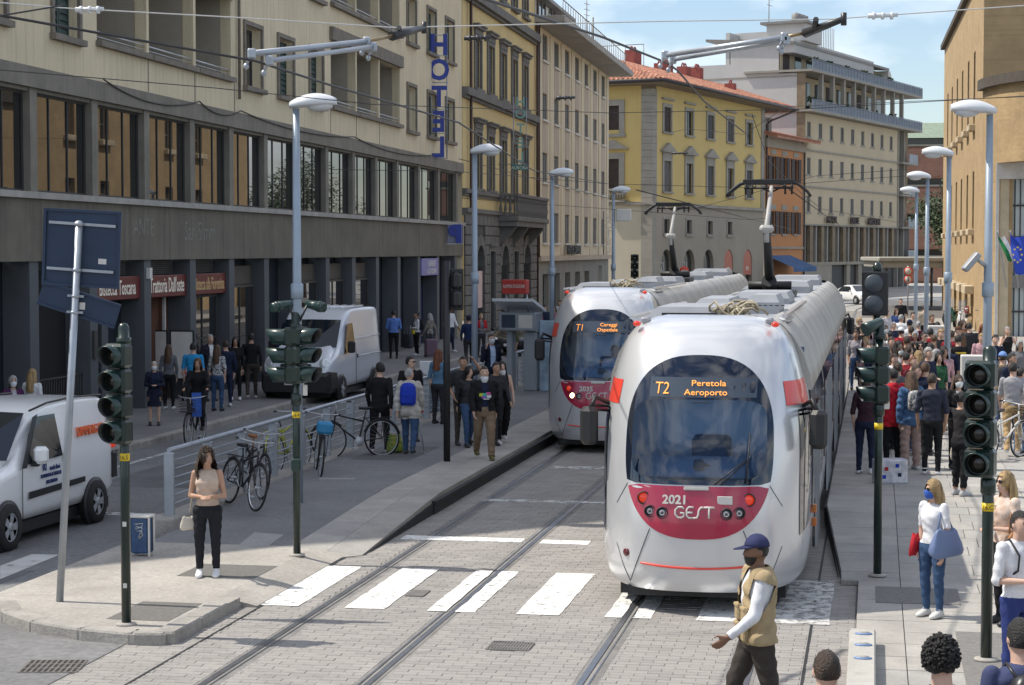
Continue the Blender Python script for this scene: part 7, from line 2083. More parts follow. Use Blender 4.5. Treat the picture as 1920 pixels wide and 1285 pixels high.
def person(loc, face, h, label, sex='m', pose='stand', top=GREY, bot=JEAN, skin='light', hair=('short', 'black'), sleeve=.45, legs=1.0, shoe=shoew,
           mask=None, shades=False, cap=None, layer=None, skirt=None, vox=.02, turn=0., loose=1., beard=False, group=None, fat=1.0, vest=None, seed=None, detail=False, tilt=0., tie=None, hem=.0, gls=False):
    rg = random.Random(seed if seed is not None else hash(label) % 9999)
    J = pose_joints(h, pose, sex, rg)
    me = human_mesh(h, J, sex, vox, fat)
    nv = len(me.vertices)
    co = np.empty(nv * 3, 'f'); me.vertices.foreach_get('co', co); co = co.reshape(-1, 3).astype('d')
    no = np.empty(nv * 3, 'f'); me.vertices.foreach_get('normal', no); no = no.reshape(-1, 3).astype('d')
    # which limb each vertex belongs to
    bones = [('torso', J['pelvis'] - V((0, 0, .03 * h)), J['neck'] - V((0, 0, .02 * h)), .085), ('head', J['neck'] + V((0, 0, .035 * h)), J['head'] + V((0, 0, .03 * h)), .045)]
    for n in 'RL':
        bones += [('ua', J['sh' + n], J['el' + n], .03), ('fa', J['el' + n], J['wr' + n], .022), ('ha', J['wr' + n], J['wr' + n] + (J['wr' + n] - J['el' + n]).normalized() * .08 * h, .02),
                  ('th', J['hip' + n], J['kn' + n], .05), ('ca', J['kn' + n], J['an' + n], .03), ('fo', J['an' + n] - V((0, -.0, .02 * h)), J['an' + n] + V((0, -.085 * h, -.035 * h)), .026)]
    D = []; Tt = []
    for nm, a, b, r_ in bones:
        d, t = segd(co, a, b); D.append(d - r_ * h); Tt.append(t)
    D = np.array(D); Tt = np.array(Tt)
    bi = D.argmin(0)
    nm = np.array([b[0] for b in bones])[bi]
    tt = Tt[bi, np.arange(nv)]
    # a turned head
    if turn or tilt:
        sel = (nm == 'head')
        c = np.array(J['head'] + V((0, .0, 0)))
        k = np.clip((co[:, 2] - J['neck'].z) / (.05 * h), 0, 1) * (np.abs(co[:, 0]) < .07 * h) * (co[:, 2] > J['neck'].z - .0) * (np.hypot(co[:, 0] - c[0], co[:, 1] - c[1]) < .09 * h)
        a = R(turn) * k
        x, y = co[:, 0] - c[0], co[:, 1] - c[1]
        co[:, 0], co[:, 1] = c[0] + x * np.cos(a) - y * np.sin(a), c[1] + x * np.sin(a) + y * np.cos(a)
    me.vertices.foreach_set('co', co.astype('f').ravel())
    me.materials.clear(); me.materials.append(SK[skin]); me.materials.append(eyem); me.materials.append(lipm)
    me.update()
    root = link('person', me)
    root.location = loc; root.rotation_euler = (0, 0, R(face))
    tag(root, label, 'person', group)
    nf = len(me.polygons)
    ls = np.empty(nf, 'i'); me.polygons.foreach_get('loop_total', ls)
    lv = np.empty(len(me.loops), 'i'); me.loops.foreach_get('vertex_index', lv)
    st_ = np.empty(nf, 'i'); me.polygons.foreach_get('loop_start', st_)
    me.polygons.foreach_set('use_smooth', np.ones(nf, bool))
    quads = np.array([lv[st_[i]:st_[i] + 4] for i in range(nf) if ls[i] == 4])
    me.vertices.foreach_get('normal', no2 := np.empty(nv * 3, 'f')); no = no2.reshape(-1, 3).astype('d')
    z = co[:, 2] / h
    def garment(name, mask_v, off, m_, wob=.35, sag=None):
        keep = mask_v[quads].all(1)
        if keep.sum() < 4: return None
        q = quads[keep]
        ids, inv = np.unique(q, return_inverse=True)
        p = co[ids].copy(); nn = no[ids].copy()
        f1 = np.sin(p[:, 0] * 31 / h + p[:, 2] * 47 / h + seed_) * np.sin(p[:, 1] * 29 / h - p[:, 2] * 38 / h + 2 * seed_)
        f2 = np.sin(p[:, 2] * 95 / h + 3 * np.sin(p[:, 0] * 26 / h + seed_))
        o_ = off * (1 + wob * (f1 * .8 + f2 * .45))
        if sag is not None: o_ = o_ + sag(p)
        p += nn * np.maximum(o_, off * .35)[:, None]
        m2 = bpy.data.meshes.new(name)
        m2.from_pydata(p.tolist(), [], inv.reshape(-1, 4).tolist())
        m2.materials.append(m_)
        m2.polygons.foreach_set('use_smooth', np.ones(len(q), bool)); m2.update()
        return link(name, m2, root)
    seed_ = rg.uniform(0, 6)
    torso, ua, fa, ha = nm == 'torso', nm == 'ua', nm == 'fa', nm == 'ha'
    th, ca, fo = nm == 'th', nm == 'ca', nm == 'fo'
    waist = .555 - hem
    pel = .56
    bz = .012 * h * .55
    tr_ = (torso & (z < pel + .012)) | th | (ca & (tt < (legs - .5) * 2 if legs < 1 else ca))
    if legs <= .5: tr_ = (torso & (z < pel + .012)) | (th & (tt < legs * 2))
    lm = cloth(bot)
    if not skirt:
        garment('trousers', tr_, .0075 * loose * 1.1, lm, .5, (lambda p: (.012 * (loose - 1)) * np.clip((.5 * h - p[:, 2]) / (.4 * h), 0, 1)) if loose != 1 else None)
    arms = np.zeros(nv, bool)
    if sleeve > 0: arms |= ua & (tt <= min(1, sleeve * 2))
    if sleeve > .5: arms |= fa & (tt < (sleeve - .5) * 2)
    if sleeve <= 0: arms |= False
    nk = .845 if sex == 'm' else .832
    up = ((torso & (z > waist - .02)) | (th & (z > waist - .02))) & (z < nk) | arms
    if sleeve <= 0: up &= ~(ua & (tt > .05))
    garment('top', up, .0105 * (1 if not layer else .9), cloth(top), .45)
    if layer:        # open jacket, vest, coat
        lc, lsl, lhem, loff = layer
        arms2 = (ua & (tt <= min(1, lsl * 2))) | (fa & (tt < (lsl - .5) * 2)) if lsl > .5 else (ua & (tt < lsl * 2))
        opn = ~((np.abs(co[:, 0]) < .028 * h) & (no[:, 1] < -.25) & torso)
        lay = ((torso & (z > lhem)) | (th & (z > lhem)) | arms2) & (z < .86) & opn
        garment('jacket', lay, loff, cloth(lc), .35)
    if skirt:
        sc, z0, z1, fl = skirt
        b = MB(); n = 20
        secs = []
        for i in range(7):
            t = i / 6; zz = z0 + (z1 - z0) * t
            secs.append([((.094 + fl * t) * h * math.cos(a) * (1 + .05 * math.sin(6 * a + seed_) * t), (.074 + fl * t) * h * math.sin(a) * (1 + .05 * math.sin(5 * a) * t) + .004 * h, zz * h) for a in [2 * math.pi * k / n for k in range(n)]])
        b.loft(secs, 0, True, cap=False); b.build('skirt', cloth(sc), root, fix=False)
        garment('stockings', tr_ & (ca | th), .003, cloth(bot), .1)
    if shoe: garment('shoes', fo | (ca & (tt > .9)), .007, shoe, .1)
    # hair
    c = J['head'] + V((0, .010 * h, .012 * h))
    HD = empty('hair_group', (0, 0, 0)) if False else None
    Rz = M.Rotation(R(turn), 4, 'Z')
    TH_ = M.Translation(J['head']) @ Rz @ M.Translation(-J['head'])
    style, hcol = hair
    hm = HC[hcol]
    if style != 'none':
        b = MB(TH_)
        rx, ry, rz = .0485 * h, .0585 * h, .0665 * h
        nu, nv_ = 30, 18
        vs, fs = [], []
        vol = {'short': 1.0, 'crop': .965, 'long': 1.05, 'curly': 1.16, 'bun': 1.02, 'wavy': 1.08, 'bob': 1.08, 'grown': 1.08, 'longcurly': 1.13}[style]
        def hpt(i, j):
            th_ = math.pi * j / nv_ - math.pi / 2
            ph = 2 * math.pi * i / nu
            d = V((math.cos(th_) * math.cos(ph), math.cos(th_) * math.sin(ph), math.sin(th_)))
            nz_ = NZ.noise(V((d.x * 5 + seed_, d.y * 5, d.z * 5))) * (.05 if style in ('short', 'crop', 'bun') else .10)
            if style in ('curly', 'longcurly'): nz_ += NZ.noise(V((d.x * 14 + seed_, d.y * 14, d.z * 14))) * .10
            if style in ('wavy', 'long', 'grown', 'bob'): nz_ += NZ.noise(V((d.x * 16 + seed_, d.y * 16, d.z * 2))) * .05
            k = vol * (1 + nz_)
            return c + V((d.x * rx * k, d.y * ry * k, d.z * rz * k)), d
        ps = [[hpt(i, j) for i in range(nu)] for j in range(nv_ + 1)]
        low = -.55 if style in ('short', 'crop', 'grown', 'bun') else (-.75 if style != 'curly' else -.55)
        for j in range(nv_):
            for i in range(nu):
                q = [ps[j][i], ps[j][(i + 1) % nu], ps[j + 1][(i + 1) % nu], ps[j + 1][i]]
                d = sum((x[1] for x in q), V()) / 4
                fr = -d.y       # 1 in front
                line = .52 if fr > .35 else (low if fr < -.15 else low + (.52 - low) * (fr + .15) / .5)
                if style in ('long', 'wavy', 'longcurly', 'bob') and abs(d.x) > .42: line = min(line, -.8)
                if d.z < line: continue
                fs.append((j * nu + i, j * nu + (i + 1) % nu, (j + 1) * nu + (i + 1) % nu, (j + 1) * nu + i))
        b.add([x[0] for r_ in ps for x in r_], fs, 0, True)
        if style in ('long', 'wavy', 'longcurly', 'bob'):
            L_ = {'long': .17, 'wavy': .15, 'longcurly': .14, 'bob': .06}[style]
            n = 30
            for layer_ in range(2):
                secs = []
                for i in range(11):
                    t = i / 10
                    row = []
                    for k_ in range(n + 1):
                        a = R(-8 + 196 * k_ / n)         # round the back from temple to temple
                        wv = 1 + .10 * NZ.noise(V((k_ * .7 + seed_, t * (6 if style != 'long' else 2), layer_))) + (.10 if style == 'longcurly' else .0) * NZ.noise(V((k_ * 1.3, t * 12, seed_)))
                        fl = (1.0 - .10 * layer_ + (.30 if style == 'long' else .46 if style != 'bob' else .15) * math.sin(math.pi * min(1, t * .8)) * (1.2 if 'curly' in style else .8))
                        zz = c.z + .012 * h - (.06 * h + L_ * h) * t * (1 - .10 * layer_ + .08 * NZ.noise(V((k_ * .9, seed_, 3))))
                        row.append((c.x + rx * vol * wv * fl * math.cos(a), c.y + (ry * vol * wv * fl * math.sin(a)) + .02 * h * t * (math.sin(a) > .2), zz))
                    secs.append(row)
                b.loft(secs, 0, True, cap=False, closed=False)
        if style == 'bun': b.ell((c.x, c.y + .062 * h, c.z + .03 * h), .022 * h, .022 * h, .022 * h, 10, 8)
        if style == 'curly' or style == 'longcurly':
            for k_ in range(620 if vox < .014 else 140):
                th_ = math.asin(rg.uniform(-.3, 1)); ph = rg.uniform(0, 6.28)
                d = V((math.cos(th_) * math.cos(ph), math.cos(th_) * math.sin(ph), math.sin(th_)))
                if -d.y > .35 and d.z < .5: continue
                s_ = rg.uniform(.0035, .007) * h; q_ = vol * rg.uniform(.97, 1.1)
                b.ell((c.x + d.x * rx * q_, c.y + d.y * ry * q_, c.z + d.z * rz * q_), s_ * rg.uniform(.7, 1.5), s_ * rg.uniform(.7, 1.5), s_, 6, 4)
        b.build('hair', hm, root, fix=False)
    if beard:
        b = MB(TH_); b.loft([[(J['head'].x + wx * h * math.cos(a), J['head'].y + oy * h + wy * h * math.sin(a), J['head'].z + zz * h) for a in [math.pi + math.pi * i / 12 for i in range(13)]] for zz, wx, wy, oy in ((-.022, .0415, .0465, -.0065), (-.036, .0365, .0425, -.0085), (-.056, .0245, .031, -.0145), (-.0655, .010, .014, -.021))], 0, True, cap=False, closed=False); b.build('beard', hm, root, fix=False)
    hd = J['head']
    # face
    b = MB(TH_)
    for s_ in (-1, 1):
        b.ell((hd.x + s_ * .0165 * h, hd.y - .0432 * h, hd.z + .012 * h), .0062 * h, .003 * h, .0036 * h, 8, 6)
        b.tube([(hd.x + s_ * .009 * h, hd.y - .0475 * h, hd.z + .0215 * h), (hd.x + s_ * .025 * h, hd.y - .0425 * h, hd.z + .0215 * h)], .0016 * h, 5)
    b.build('eyes_and_brows', eyem, root)
    if mask is None:
        b = MB(TH_); b.ell((hd.x, hd.y - .0475 * h, hd.z - .0335 * h), .0125 * h, .003 * h, .0036 * h, 10, 6); b.build('mouth', lipm, root)
    else:
        dz = -.04 * h if mask == 'chin' else 0
        mm = maskw if mask in ('white', 'chin') else (maskb if mask == 'blue' else maskk)
        b = MB(TH_); b.loft([[(hd.x + wx * h * math.cos(a), hd.y + oy * h + wy * h * math.sin(a), hd.z + zz * h + dz) for a in [math.pi * 1.02 + math.pi * .96 * i / 12 for i in range(13)]] for zz, wx, wy, oy in ((.006, .040, .056, -.002), (-.014, .0425, .062, -.004), (-.036, .038, .055, -.006), (-.058, .026, .040, -.010))], 0, True, cap=False, closed=False)
        for s_ in (-1, 1): b.tube([(hd.x + s_ * .040 * h, hd.y - .012 * h, hd.z - .0 * h + dz), (hd.x + s_ * .047 * h, hd.y + .012 * h, hd.z + .01 * h + dz * .4)], .0012 * h, 4)
        b.build('face_mask', mm, root, fix=False)
    if shades or gls:
        b = MB(TH_)
        for s_ in (-1, 1):
            b.T = TH_ @ M.Translation((hd.x + s_ * .019 * h, hd.y - .0485 * h, hd.z + .011 * h)) @ M.Rotation(R(s_ * 14), 4, 'Z')
            if shades: b.ell((0, 0, 0), .0165 * h, .004 * h, .0125 * h, 12, 8)
            else: b.tube([(.0155 * h * math.cos(2 * math.pi * k / 12), 0, .0125 * h * math.sin(2 * math.pi * k / 12)) for k in range(13)], .0013 * h, 5)
            b.T = TH_; b.tube([(hd.x + s_ * .034 * h, hd.y - .042 * h, hd.z + .013 * h), (hd.x + s_ * .047 * h, hd.y + .012 * h, hd.z + .012 * h)], .002 * h, 5)
        b.build('sunglasses' if shades else 'spectacles', glassk, root)
    if cap:
        cm = cloth(cap)
        b = MB(TH_)
        secs = []
        for j in range(7):
            t = math.pi / 2 * j / 6 * .97
            secs.append([(c.x + .0515 * h * math.cos(t) * math.cos(a), c.y + .061 * h * math.cos(t) * math.sin(a), c.z + .012 * h + .060 * h * math.sin(t)) for a in [2 * math.pi * k / 20 for k in range(20)]])
        b.loft(secs, 0, True)
        top_, bot_ = [], []
        for k in range(9):
            a = R(205 + 130 * k / 8)
            top_.append((c.x + .051 * h * math.cos(a), c.y + .06 * h * math.sin(a), c.z + .016 * h)); bot_.append((c.x + .048 * h * math.cos(a) * 1.0, c.y + (.06 + .058 * math.sin(math.pi * k / 8)) * h * math.sin(a), c.z + .016 * h - .012 * h * math.sin(math.pi * k / 8)))
        o_ = []
        b.loft([top_, bot_, [(x, y, z_ - .004 * h) for x, y, z_ in bot_], [(x, y, z_ - .004 * h) for x, y, z_ in top_]], 0, True, cap=False, closed=False)
        b.build('cap', cm, root, fix=False)
    root['_j'] = [list(J[k]) for k in ('shR', 'shL', 'wrR', 'wrL', 'chest', 'pelvis')]
    return root, J

def wpt(root, p):
    return root.matrix_basis @ V(p)
def bag(name, cat, label, root, p, size, m_, rz=0., strap=None, round_=.3, group=None):
    """a soft bag hanging at body point p"""
    sx, sy, sz = size
    w0 = wpt(root, p)
    o = empty(name, w0, root.rotation_euler.z + R(rz), label, cat, group)
    b = MB()
    secs = []
    for t, k in ((0, .78), (.05, .93), (.22, 1.0), (.5, .93), (.82, .74), (.95, .66), (1., .5)):
        secs.append([(sx / 2 * k * math.copysign(abs(math.cos(a)) ** .55, math.cos(a)), sy / 2 * k * math.copysign(abs(math.sin(a)) ** .55, math.sin(a)) * (1 - .45 * t), -sz + sz * t - .06 * sz * math.sin(2 * a + t * 3) - .10 * sz * (math.cos(a) ** 2 < .3) * t) for a in [2 * math.pi * i / 16 for i in range(16)]])
    b.loft(secs, 0, True); b.build('bag_body', m_, o)
    if strap:
        b = MB()
        inv = (M.Translation(w0) @ M.Rotation(root.rotation_euler.z + R(rz), 4, 'Z')).inverted()
        b.tube([inv @ wpt(root, q) for q in strap], .012, 6); b.build('strap', m_, o)
    return o
def backpack(label, root, J, h, m_, col2=None, group='backpacks in the crowd', sz=1.):
    c = J['chest'] + V((0, .085 * h, -.01 * h))
    w0 = wpt(root, c)
    o = empty('backpack', w0, root.rotation_euler.z, label, 'backpack', group)
    b = MB(); secs = []
    for z, wx, wy in ((-.125, .060, .035), (-.11, .078, .05), (-.02, .084, .058), (.06, .078, .05), (.095, .055, .035), (.105, .02, .015)):
        secs.append([(wx * sz * h * math.copysign(abs(math.cos(a)) ** .6, math.cos(a)), wy * sz * h * math.copysign(abs(math.sin(a)) ** .7, math.sin(a)), z * sz * h) for a in [2 * math.pi * i / 16 for i in range(16)]])
    b.loft(secs, 0, True); b.build('bag_body', m_, o)
    b = MB(); b.bbox(-.055 * sz * h, .035 * h, -.10 * sz * h, .055 * sz * h, .072 * sz * h, .0, .015); b.build('front_pocket', col2 or m_, o)
    for s_ in (-1, 1):
        b = MB(); b.tube([(s_ * .05 * h, .0, .09 * h), (s_ * .058 * h, -.075 * h, .128 * h), (s_ * .062 * h, -.165 * h, .05 * h), (s_ * .066 * h, -.16 * h, -.03 * h), (s_ * .075 * h, -.07 * h, -.09 * h)], .011, 6); b.build('strap', col2 or m_, o)
    return o
def foot(px, py, z): return W(px, py, z)
def byhead(px, py, h, z):            # stand a figure of height h on level z so that its crown shows at the pixel
    return (lambda p: V((p.x, p.y, z)))(W(px, py, z + h))
GL, GR, GC = 'people by the shop fronts', 'people waiting on the right platform', 'people on the left platform'
leather, leather2, navyblue_bag = mat('tan_leather', (.33, .14, .045), .5, var=.12), mat('pale_canvas', (.50, .45, .38), .85, var=.08), mat('slate_blue_leather', (.13, .18, .32), .5, var=.08)
# --- foreground: woman in the beige top
r, J = person(foot(390, 1081, .108), 4, 1.56, 'young woman with long curly hair walking in a beige sleeveless top and dark jeans', 'f', 'look', (.50, .39, .31), (.018, .019, .024), 'tan', ('longcurly', 'brown'), 0, .97, shoew, vox=.0115, turn=28, loose=1.15, hem=-.02)
bag('handbag', 'handbag', 'small cream and tan shoulder bag at the hip of the curly-haired woman', r, (-.150 * 1.56, .0, .47 * 1.56), (.20, .09, .16), leather2, 10, [(-.135 * 1.56, 0, .5 * 1.56), (-.11 * 1.56, .05, .7 * 1.56), (-.075 * 1.56, .03, .815 * 1.56)])
# man in the vest, walking left
p = W(1418, 1402, .004)
r, J = person(p, -82, 1.74, 'bearded man striding left in a khaki vest, white long sleeves and navy cap', 'm', 'swing', WHITE, (.05, .042, .036), 'brown', ('crop', 'black'), 1.0, 1., shoek, cap=(.035, .04, .10), layer=((.38, .29, .17), .03, .50, .03), vox=.0115, beard=True, fat=1.06, loose=1.3, turn=6)
b = MB(); h = 1.74
for s_ in (-1, 1):
    for z0, z1 in ((.60, .67), (.515, .585)):
        b.bbox(s_ * .055 * h - .05, -.088 * h, z0 * h, s_ * .055 * h + .05, -.062 * h, z1 * h, .012); b.bbox(s_ * .055 * h - .055, -.092 * h, z1 * h - .02, s_ * .055 * h + .055, -.064 * h, z1 * h + .012, .008)
b.build('vest_pocket', cloth((.36, .275, .16)), r)
# lady with the blue mask
r, J = person(foot(1748, 1157, .062), -52, 1.50, 'older blonde woman in blue face mask and sunglasses, white T-shirt and jeans', 'f', 'stand', WHITE, (.04, .075, .15), 'light', ('bob', 'blonde'), .42, .99, mat('silver_shoe', (.55, .54, .52), .5, var=.08), mask='blue', shades=True, vox=.0115, turn=-22)
bag('handbag', 'handbag', 'large slate-blue shoulder bag of the woman with the blue mask', r, (.135 * 1.5, -.03, .66 * 1.5), (.42, .16, .30), navyblue_bag, 75, [(.12 * 1.5, -.14, .655 * 1.5), (.075 * 1.5, .0, .825 * 1.5), (.12 * 1.5, .1, .655 * 1.5)])
bag('jacket', 'jacket', 'red jacket carried against the hip of the woman with the blue mask', r, (-.13 * 1.5, -.06, .60 * 1.5), (.07, .20, .24), cloth(RED), 0)
# blonde with sunglasses at right edge
r, J = person(byhead(1887, 884, 1.64, .062), -70, 1.64, 'long-haired blonde woman in sunglasses and a lace-patterned blouse', 'f', 'look', 'lace_pattern', BLK, 'light', ('long', 'blonde'), .5, 1., shoek, shades=True, vox=.0115)
bag('handbag', 'handbag', 'tan leather bag under the arm of the blonde in sunglasses', r, (.14 * 1.64, .02, .62 * 1.64), (.36, .15, .26), leather, 80, [(.13 * 1.64, -.1, .62 * 1.64), (.07 * 1.64, 0, .82 * 1.64), (.13 * 1.64, .12, .62 * 1.64)])
r, J = person(byhead(1912, 958, 1.66, .062), 24, 1.66, 'young man in a white T-shirt and blue trousers cut by the right edge', 'm', 'look', WHITE, (.03, .045, .16), 'light', ('short', 'black'), .5, 1., shoew, vox=.0115)
backpack('dark backpack on the young man in white at the right edge', r, J, 1.66, cloth(CHAR), group=None)
# heads at the lower edge
r, J = person(byhead(1768, 1200, 1.74, .05), 172, 1.74, 'man with a full head of dark curls seen from behind at the lower edge', 'm', 'stand', CHAR, JEAN, 'light', ('curly', 'black'), .45, 1., shoek, vox=.0115, gls=True, turn=-30)
r, J = person(byhead(1551, 1219, 1.72, .0), 178, 1.72, 'man with cropped dark hair seen from behind at the lower edge', 'm', 'stand', NAVY, JEAN, 'light', ('crop', 'brown'), .45, 1., shoek, vox=.0115)
r, J = person(byhead(1915, 1160, 1.76, .05), -170, 1.76, 'dark-haired man in a navy T-shirt seen from behind in the lower right corner', 'm', 'stand', (.05, .06, .13), CHAR, 'light', ('short', 'black'), .45, 1., shoek, vox=.0125)
backpack('shiny black backpack on the man in the lower right corner', r, J, 1.76, mat('black_nylon', (.02, .02, .022), .35, var=.1), group=None)
# --- left platform group
r, J = person(foot(712, 851, .262), 176, 1.70, 'man in a black hooded top and black trousers with white shoes, seen from behind', 'm', 'walk', BLK, BLK, 'light', ('grown', 'black'), 1., 1., shoew, vox=.016, loose=1.3, turn=40, group=GC)
r, J = person(foot(768, 854, .262), 172, 1.62, 'grey-haired person in a pale coat and jeans walking with a crutch', 'f', 'walk2', (.45, .43, .39), JEAN, 'light', ('crop', 'grey'), .95, 1., shoek, layer=((.45, .43, .39), .95, .42, .035), vox=.016, turn=-35, fat=1.12, group=GC)
backpack('bright blue backpack on the grey-haired person in the pale coat', r, J, 1.62, cloth(ROYAL), group=None, sz=1.12)
q = wpt(r, J['wrR'])
o = empty('crutch', (q.x + .06, q.y, .265), 0, 'grey metal crutch with red grip beside the pale coat', 'crutch'); o.rotation_euler = (0, R(-9), 0)
b = MB(); b.tube([(0, 0, 0), (0, 0, .78)], .012, 8); b.tube([(0, 0, 0), (0, 0, .05)], .02, 8); b.build('shaft', galv, o)
b = MB(); b.tube([(-.01, 0, .74), (0, 0, .98)], .016, 8); b.tube([(0, 0, .78), (.10, -.05, .80)], .018, 8); b.build('grip', cloth(RED), o)
person(byhead(770, 668, 1.7, .262), 20, 1.70, 'man in sunglasses and a black T-shirt just behind the pale coat', 'm', 'stand', BLK, CHAR, 'light', ('short', 'black'), .45, 1., shoek, shades=True, vox=.022, turn=45, group=GC)
person(byhead(822, 655, 1.64, .262), 150, 1.64, 'woman with long reddish hair half hidden by the pillar bin', 'f', 'stand', (.10, .20, .30), CHAR, 'light', ('long', 'red'), .5, 1., shoek, vox=.022, group=GC)
bag('shopping_bag', 'shopping bag', 'green patterned shopping bag standing beside the pillar bin', r, (.35, -.35, .36), (.32, .2, .34), mat('leafy_bag', (.06, .22, .05), .7, var=.1, scale=9, col2=(.35, .30, .04)), 0)
person(byhead(868, 668, 1.74, .262), 12, 1.74, 'man in black holding one hand up to his head', 'm', 'headhand', CHAR, (.07, .06, .05), 'tan', ('short', 'black'), .45, 1., shoek, vox=.018, turn=-20, group=GC)
person(foot(879, 838, .262), 20, 1.56, 'dark-haired woman in a black jacket and blue jeans walking beside the khaki trousers', 'f', 'walk', CHAR, JEAN, 'light', ('long', 'black'), 1., 1., shoek, vox=.018, group=GC, turn=20)
r, J = person(foot(908, 862, .265), 8, 1.70, 'stout young man in a navy printed T-shirt, open black jacket and khaki cargo trousers', 'm', 'walk2', NAVY, (.21, .15, .10), 'light', ('crop', 'brown'), .9, 1., mat('two_tone_shoe', (.10, .085, .02), .6, var=.3, scale=20), layer=(BLK, 1., .52, .022), mask='chin', vox=.0135, fat=1.14, loose=1.5, group=GC)
for k, (x, z, c_) in enumerate(((-.045, .70, (.45, .50, .05)), (-.005, .70, (.05, .45, .38)), (.03, .71, (.55, .10, .28)), (.035, .685, WHITE), (-.02, .68, (.28, .12, .45)), (.0, .655, WHITE))):
    b = MB(); b.bbox((x - .024) * 1.7, -.1215 * 1.7, (z - .018 if k < 5 else z - .005) * 1.7, (x + (.024 if k < 5 else .04)) * 1.7, -.112 * 1.7, (z + .018 if k < 5 else z + .005) * 1.7, .006); b.build('chest_print', cloth(c_), r)
person(foot(941, 832, .262), 14, 1.62, 'young woman in a black sleeveless top and wide black trousers', 'f', 'walk', BLK, BLK, 'light', ('long', 'black'), 0, 1., shoew, mask='chin', vox=.016, loose=1.9, group=GC)
person(byhead(930, 679, 1.62, .262), 30, 1.62, 'short-haired person in dark clothes squeezed behind the black sleeveless top', 'm', 'walk', CHAR, CHAR, 'tan', ('short', 'black'), 1., 1., shoek, vox=.024, group=GC)
person(byhead(921, 626, 1.76, .27), 25, 1.76, 'man in a dark suit and pale blue shirt with mask, phone at his ear', 'm', 'phone', (.40, .50, .68), (.014, .018, .035), 'light', ('short', 'brown'), .9, 1., shoek, layer=((.014, .018, .035), 1., .50, .02), mask='white', vox=.019, group=GC)
# --- people along the hotel pavement
z = .127
person(foot(290, 798, z), 10, 1.44, 'small white-haired woman in a dark coat and white mask, hands folded', 'f', 'look', NAVY, (.30, .2, .15), 'light', ('bun', 'white'), 1., .3, shoek, mask='white', skirt=((.016, .02, .04), .58, .30, .012), layer=((.016, .02, .04), 1., .45, .02), vox=.018, group=GL)
person(byhead(316, 645, 1.62, z), 175, 1.60, 'brown-haired woman in a grey jacket seen from behind by the menu board', 'f', 'stand', (.13, .135, .15), BLK, 'light', ('long', 'chestnut'), 1., 1., shoew, vox=.02, group=GL)
person(byhead(316, 624, 1.72, z), 195, 1.72, 'dark-haired man in black reading the menu board', 'm', 'look', BLK, BLK, 'tan', ('grown', 'black'), 1., 1., shoek, vox=.022, group=GL)
person(byhead(356, 625, 1.70, z), 20, 1.70, 'bearded man in black standing in the restaurant doorway', 'm', 'stand', CHAR, BLK, 'light', ('short', 'black'), .5, 1., shoek, vox=.022, beard=True, group=GL)
person(byhead(362, 643, 1.72, z), 178, 1.72, 'man in a bright turquoise polo shirt seen from behind', 'm', 'stand', (.03, .27, .55), CHAR, 'light', ('crop', 'black'), .48, 1., shoek, vox=.019, group=GL)
person(byhead(394, 627, 1.74, z), 30, 1.74, 'grey-haired man in a dark suit and white shirt beside the turquoise polo', 'm', 'stand', WHITE, NAVY, 'light', ('short', 'grey'), .9, 1., shoek, layer=((.02, .022, .035), 1., .5, .02), vox=.02, group=GL)
person(byhead(407, 647, 1.62, z), 168, 1.62, 'woman in a black and white lettered T-shirt and jeans seen from behind', 'f', 'stand', 'patterned_black_white', JEAN, 'light', ('long', 'chestnut'), .5, 1., shoek, vox=.019, group=GL)
person(byhead(423, 639, 1.66, z), 200, 1.66, 'short-haired person in navy with white trainers beside the lettered T-shirt', 'm', 'stand', NAVY, (.02, .028, .06), 'light', ('short', 'brown'), .9, 1., shoew, vox=.02, group=GL)
person(byhead(441, 632, 1.66, z), 10, 1.66, 'woman all in black with long dark hair at the window', 'f', 'stand', BLK, BLK, 'tan', ('long', 'black'), 1., 1., shoew, vox=.021, group=GL)
person(byhead(471, 625, 1.74, z), 190, 1.74, 'man all in black walking off past the shop window', 'm', 'walk', BLK, (.05, .045, .04), 'tan', ('short', 'black'), 1., 1., shoew, vox=.021, group=GL)
person(byhead(24, 705, 1.54, z), 30, 1.54, 'white-haired woman in a purple cardigan and white mask above the van roof', 'f', 'stand', (.40, .38, .42), CHAR, 'light', ('bob', 'grey'), .5, 1., shoek, mask='white', layer=((.07, .02, .07), 1., .5, .02), vox=.018, group=GL)
person(byhead(60, 692, 1.62, z), 165, 1.62, 'woman with long blonde hair and white top seen from behind above the van roof', 'f', 'stand', WHITE, CHAR, 'light', ('long', 'blonde'), .5, 1., shoek, vox=.018, group=GL)
r, J = person(byhead(738, 582, 1.76, z), 185, 1.76, 'man in a light blue shirt and black trousers with his back turned', 'm', 'look', (.12, .22, .55), BLK, 'light', ('short', 'black'), .98, 1., shoek, vox=.022, group=GL)
r, J = person(byhead(781, 585, 1.64, z), -70, 1.64, 'young woman in a white shirt with a black backpack', 'f', 'look', WHITE, BLK, 'tan', ('bun', 'black'), .95, 1., shoew, vox=.023, group=GL)
bag('handbag', 'handbag', 'small yellow bag of the young woman in the white shirt', r, (.10, -.16, .98), (.22, .1, .16), cloth((.65, .50, .03)), 0)
backpack('black backpack on the young woman in the white shirt', r, J, 1.64, cloth(BLK), group=None)
r, J = person(byhead(806, 588, 1.60, z), -120, 1.60, 'grey-haired woman in a grey-beige jacket walking with a suitcase', 'f', 'walk', (.22, .20, .17), CHAR, 'light', ('bob', 'grey'), 1., 1., shoek, vox=.023, group=GL)
o = empty('suitcase', wpt(r, (.32, .25, -.0)), R(20), 'dusty purple suitcase on wheels beside the grey-haired woman', 'suitcase')
b = MB(); b.bbox(-.23, -.14, .05, .23, .14, .68, .05); b.build('case', mat('purple_case', (.15, .09, .13), .5, var=.08), o)
b = MB()
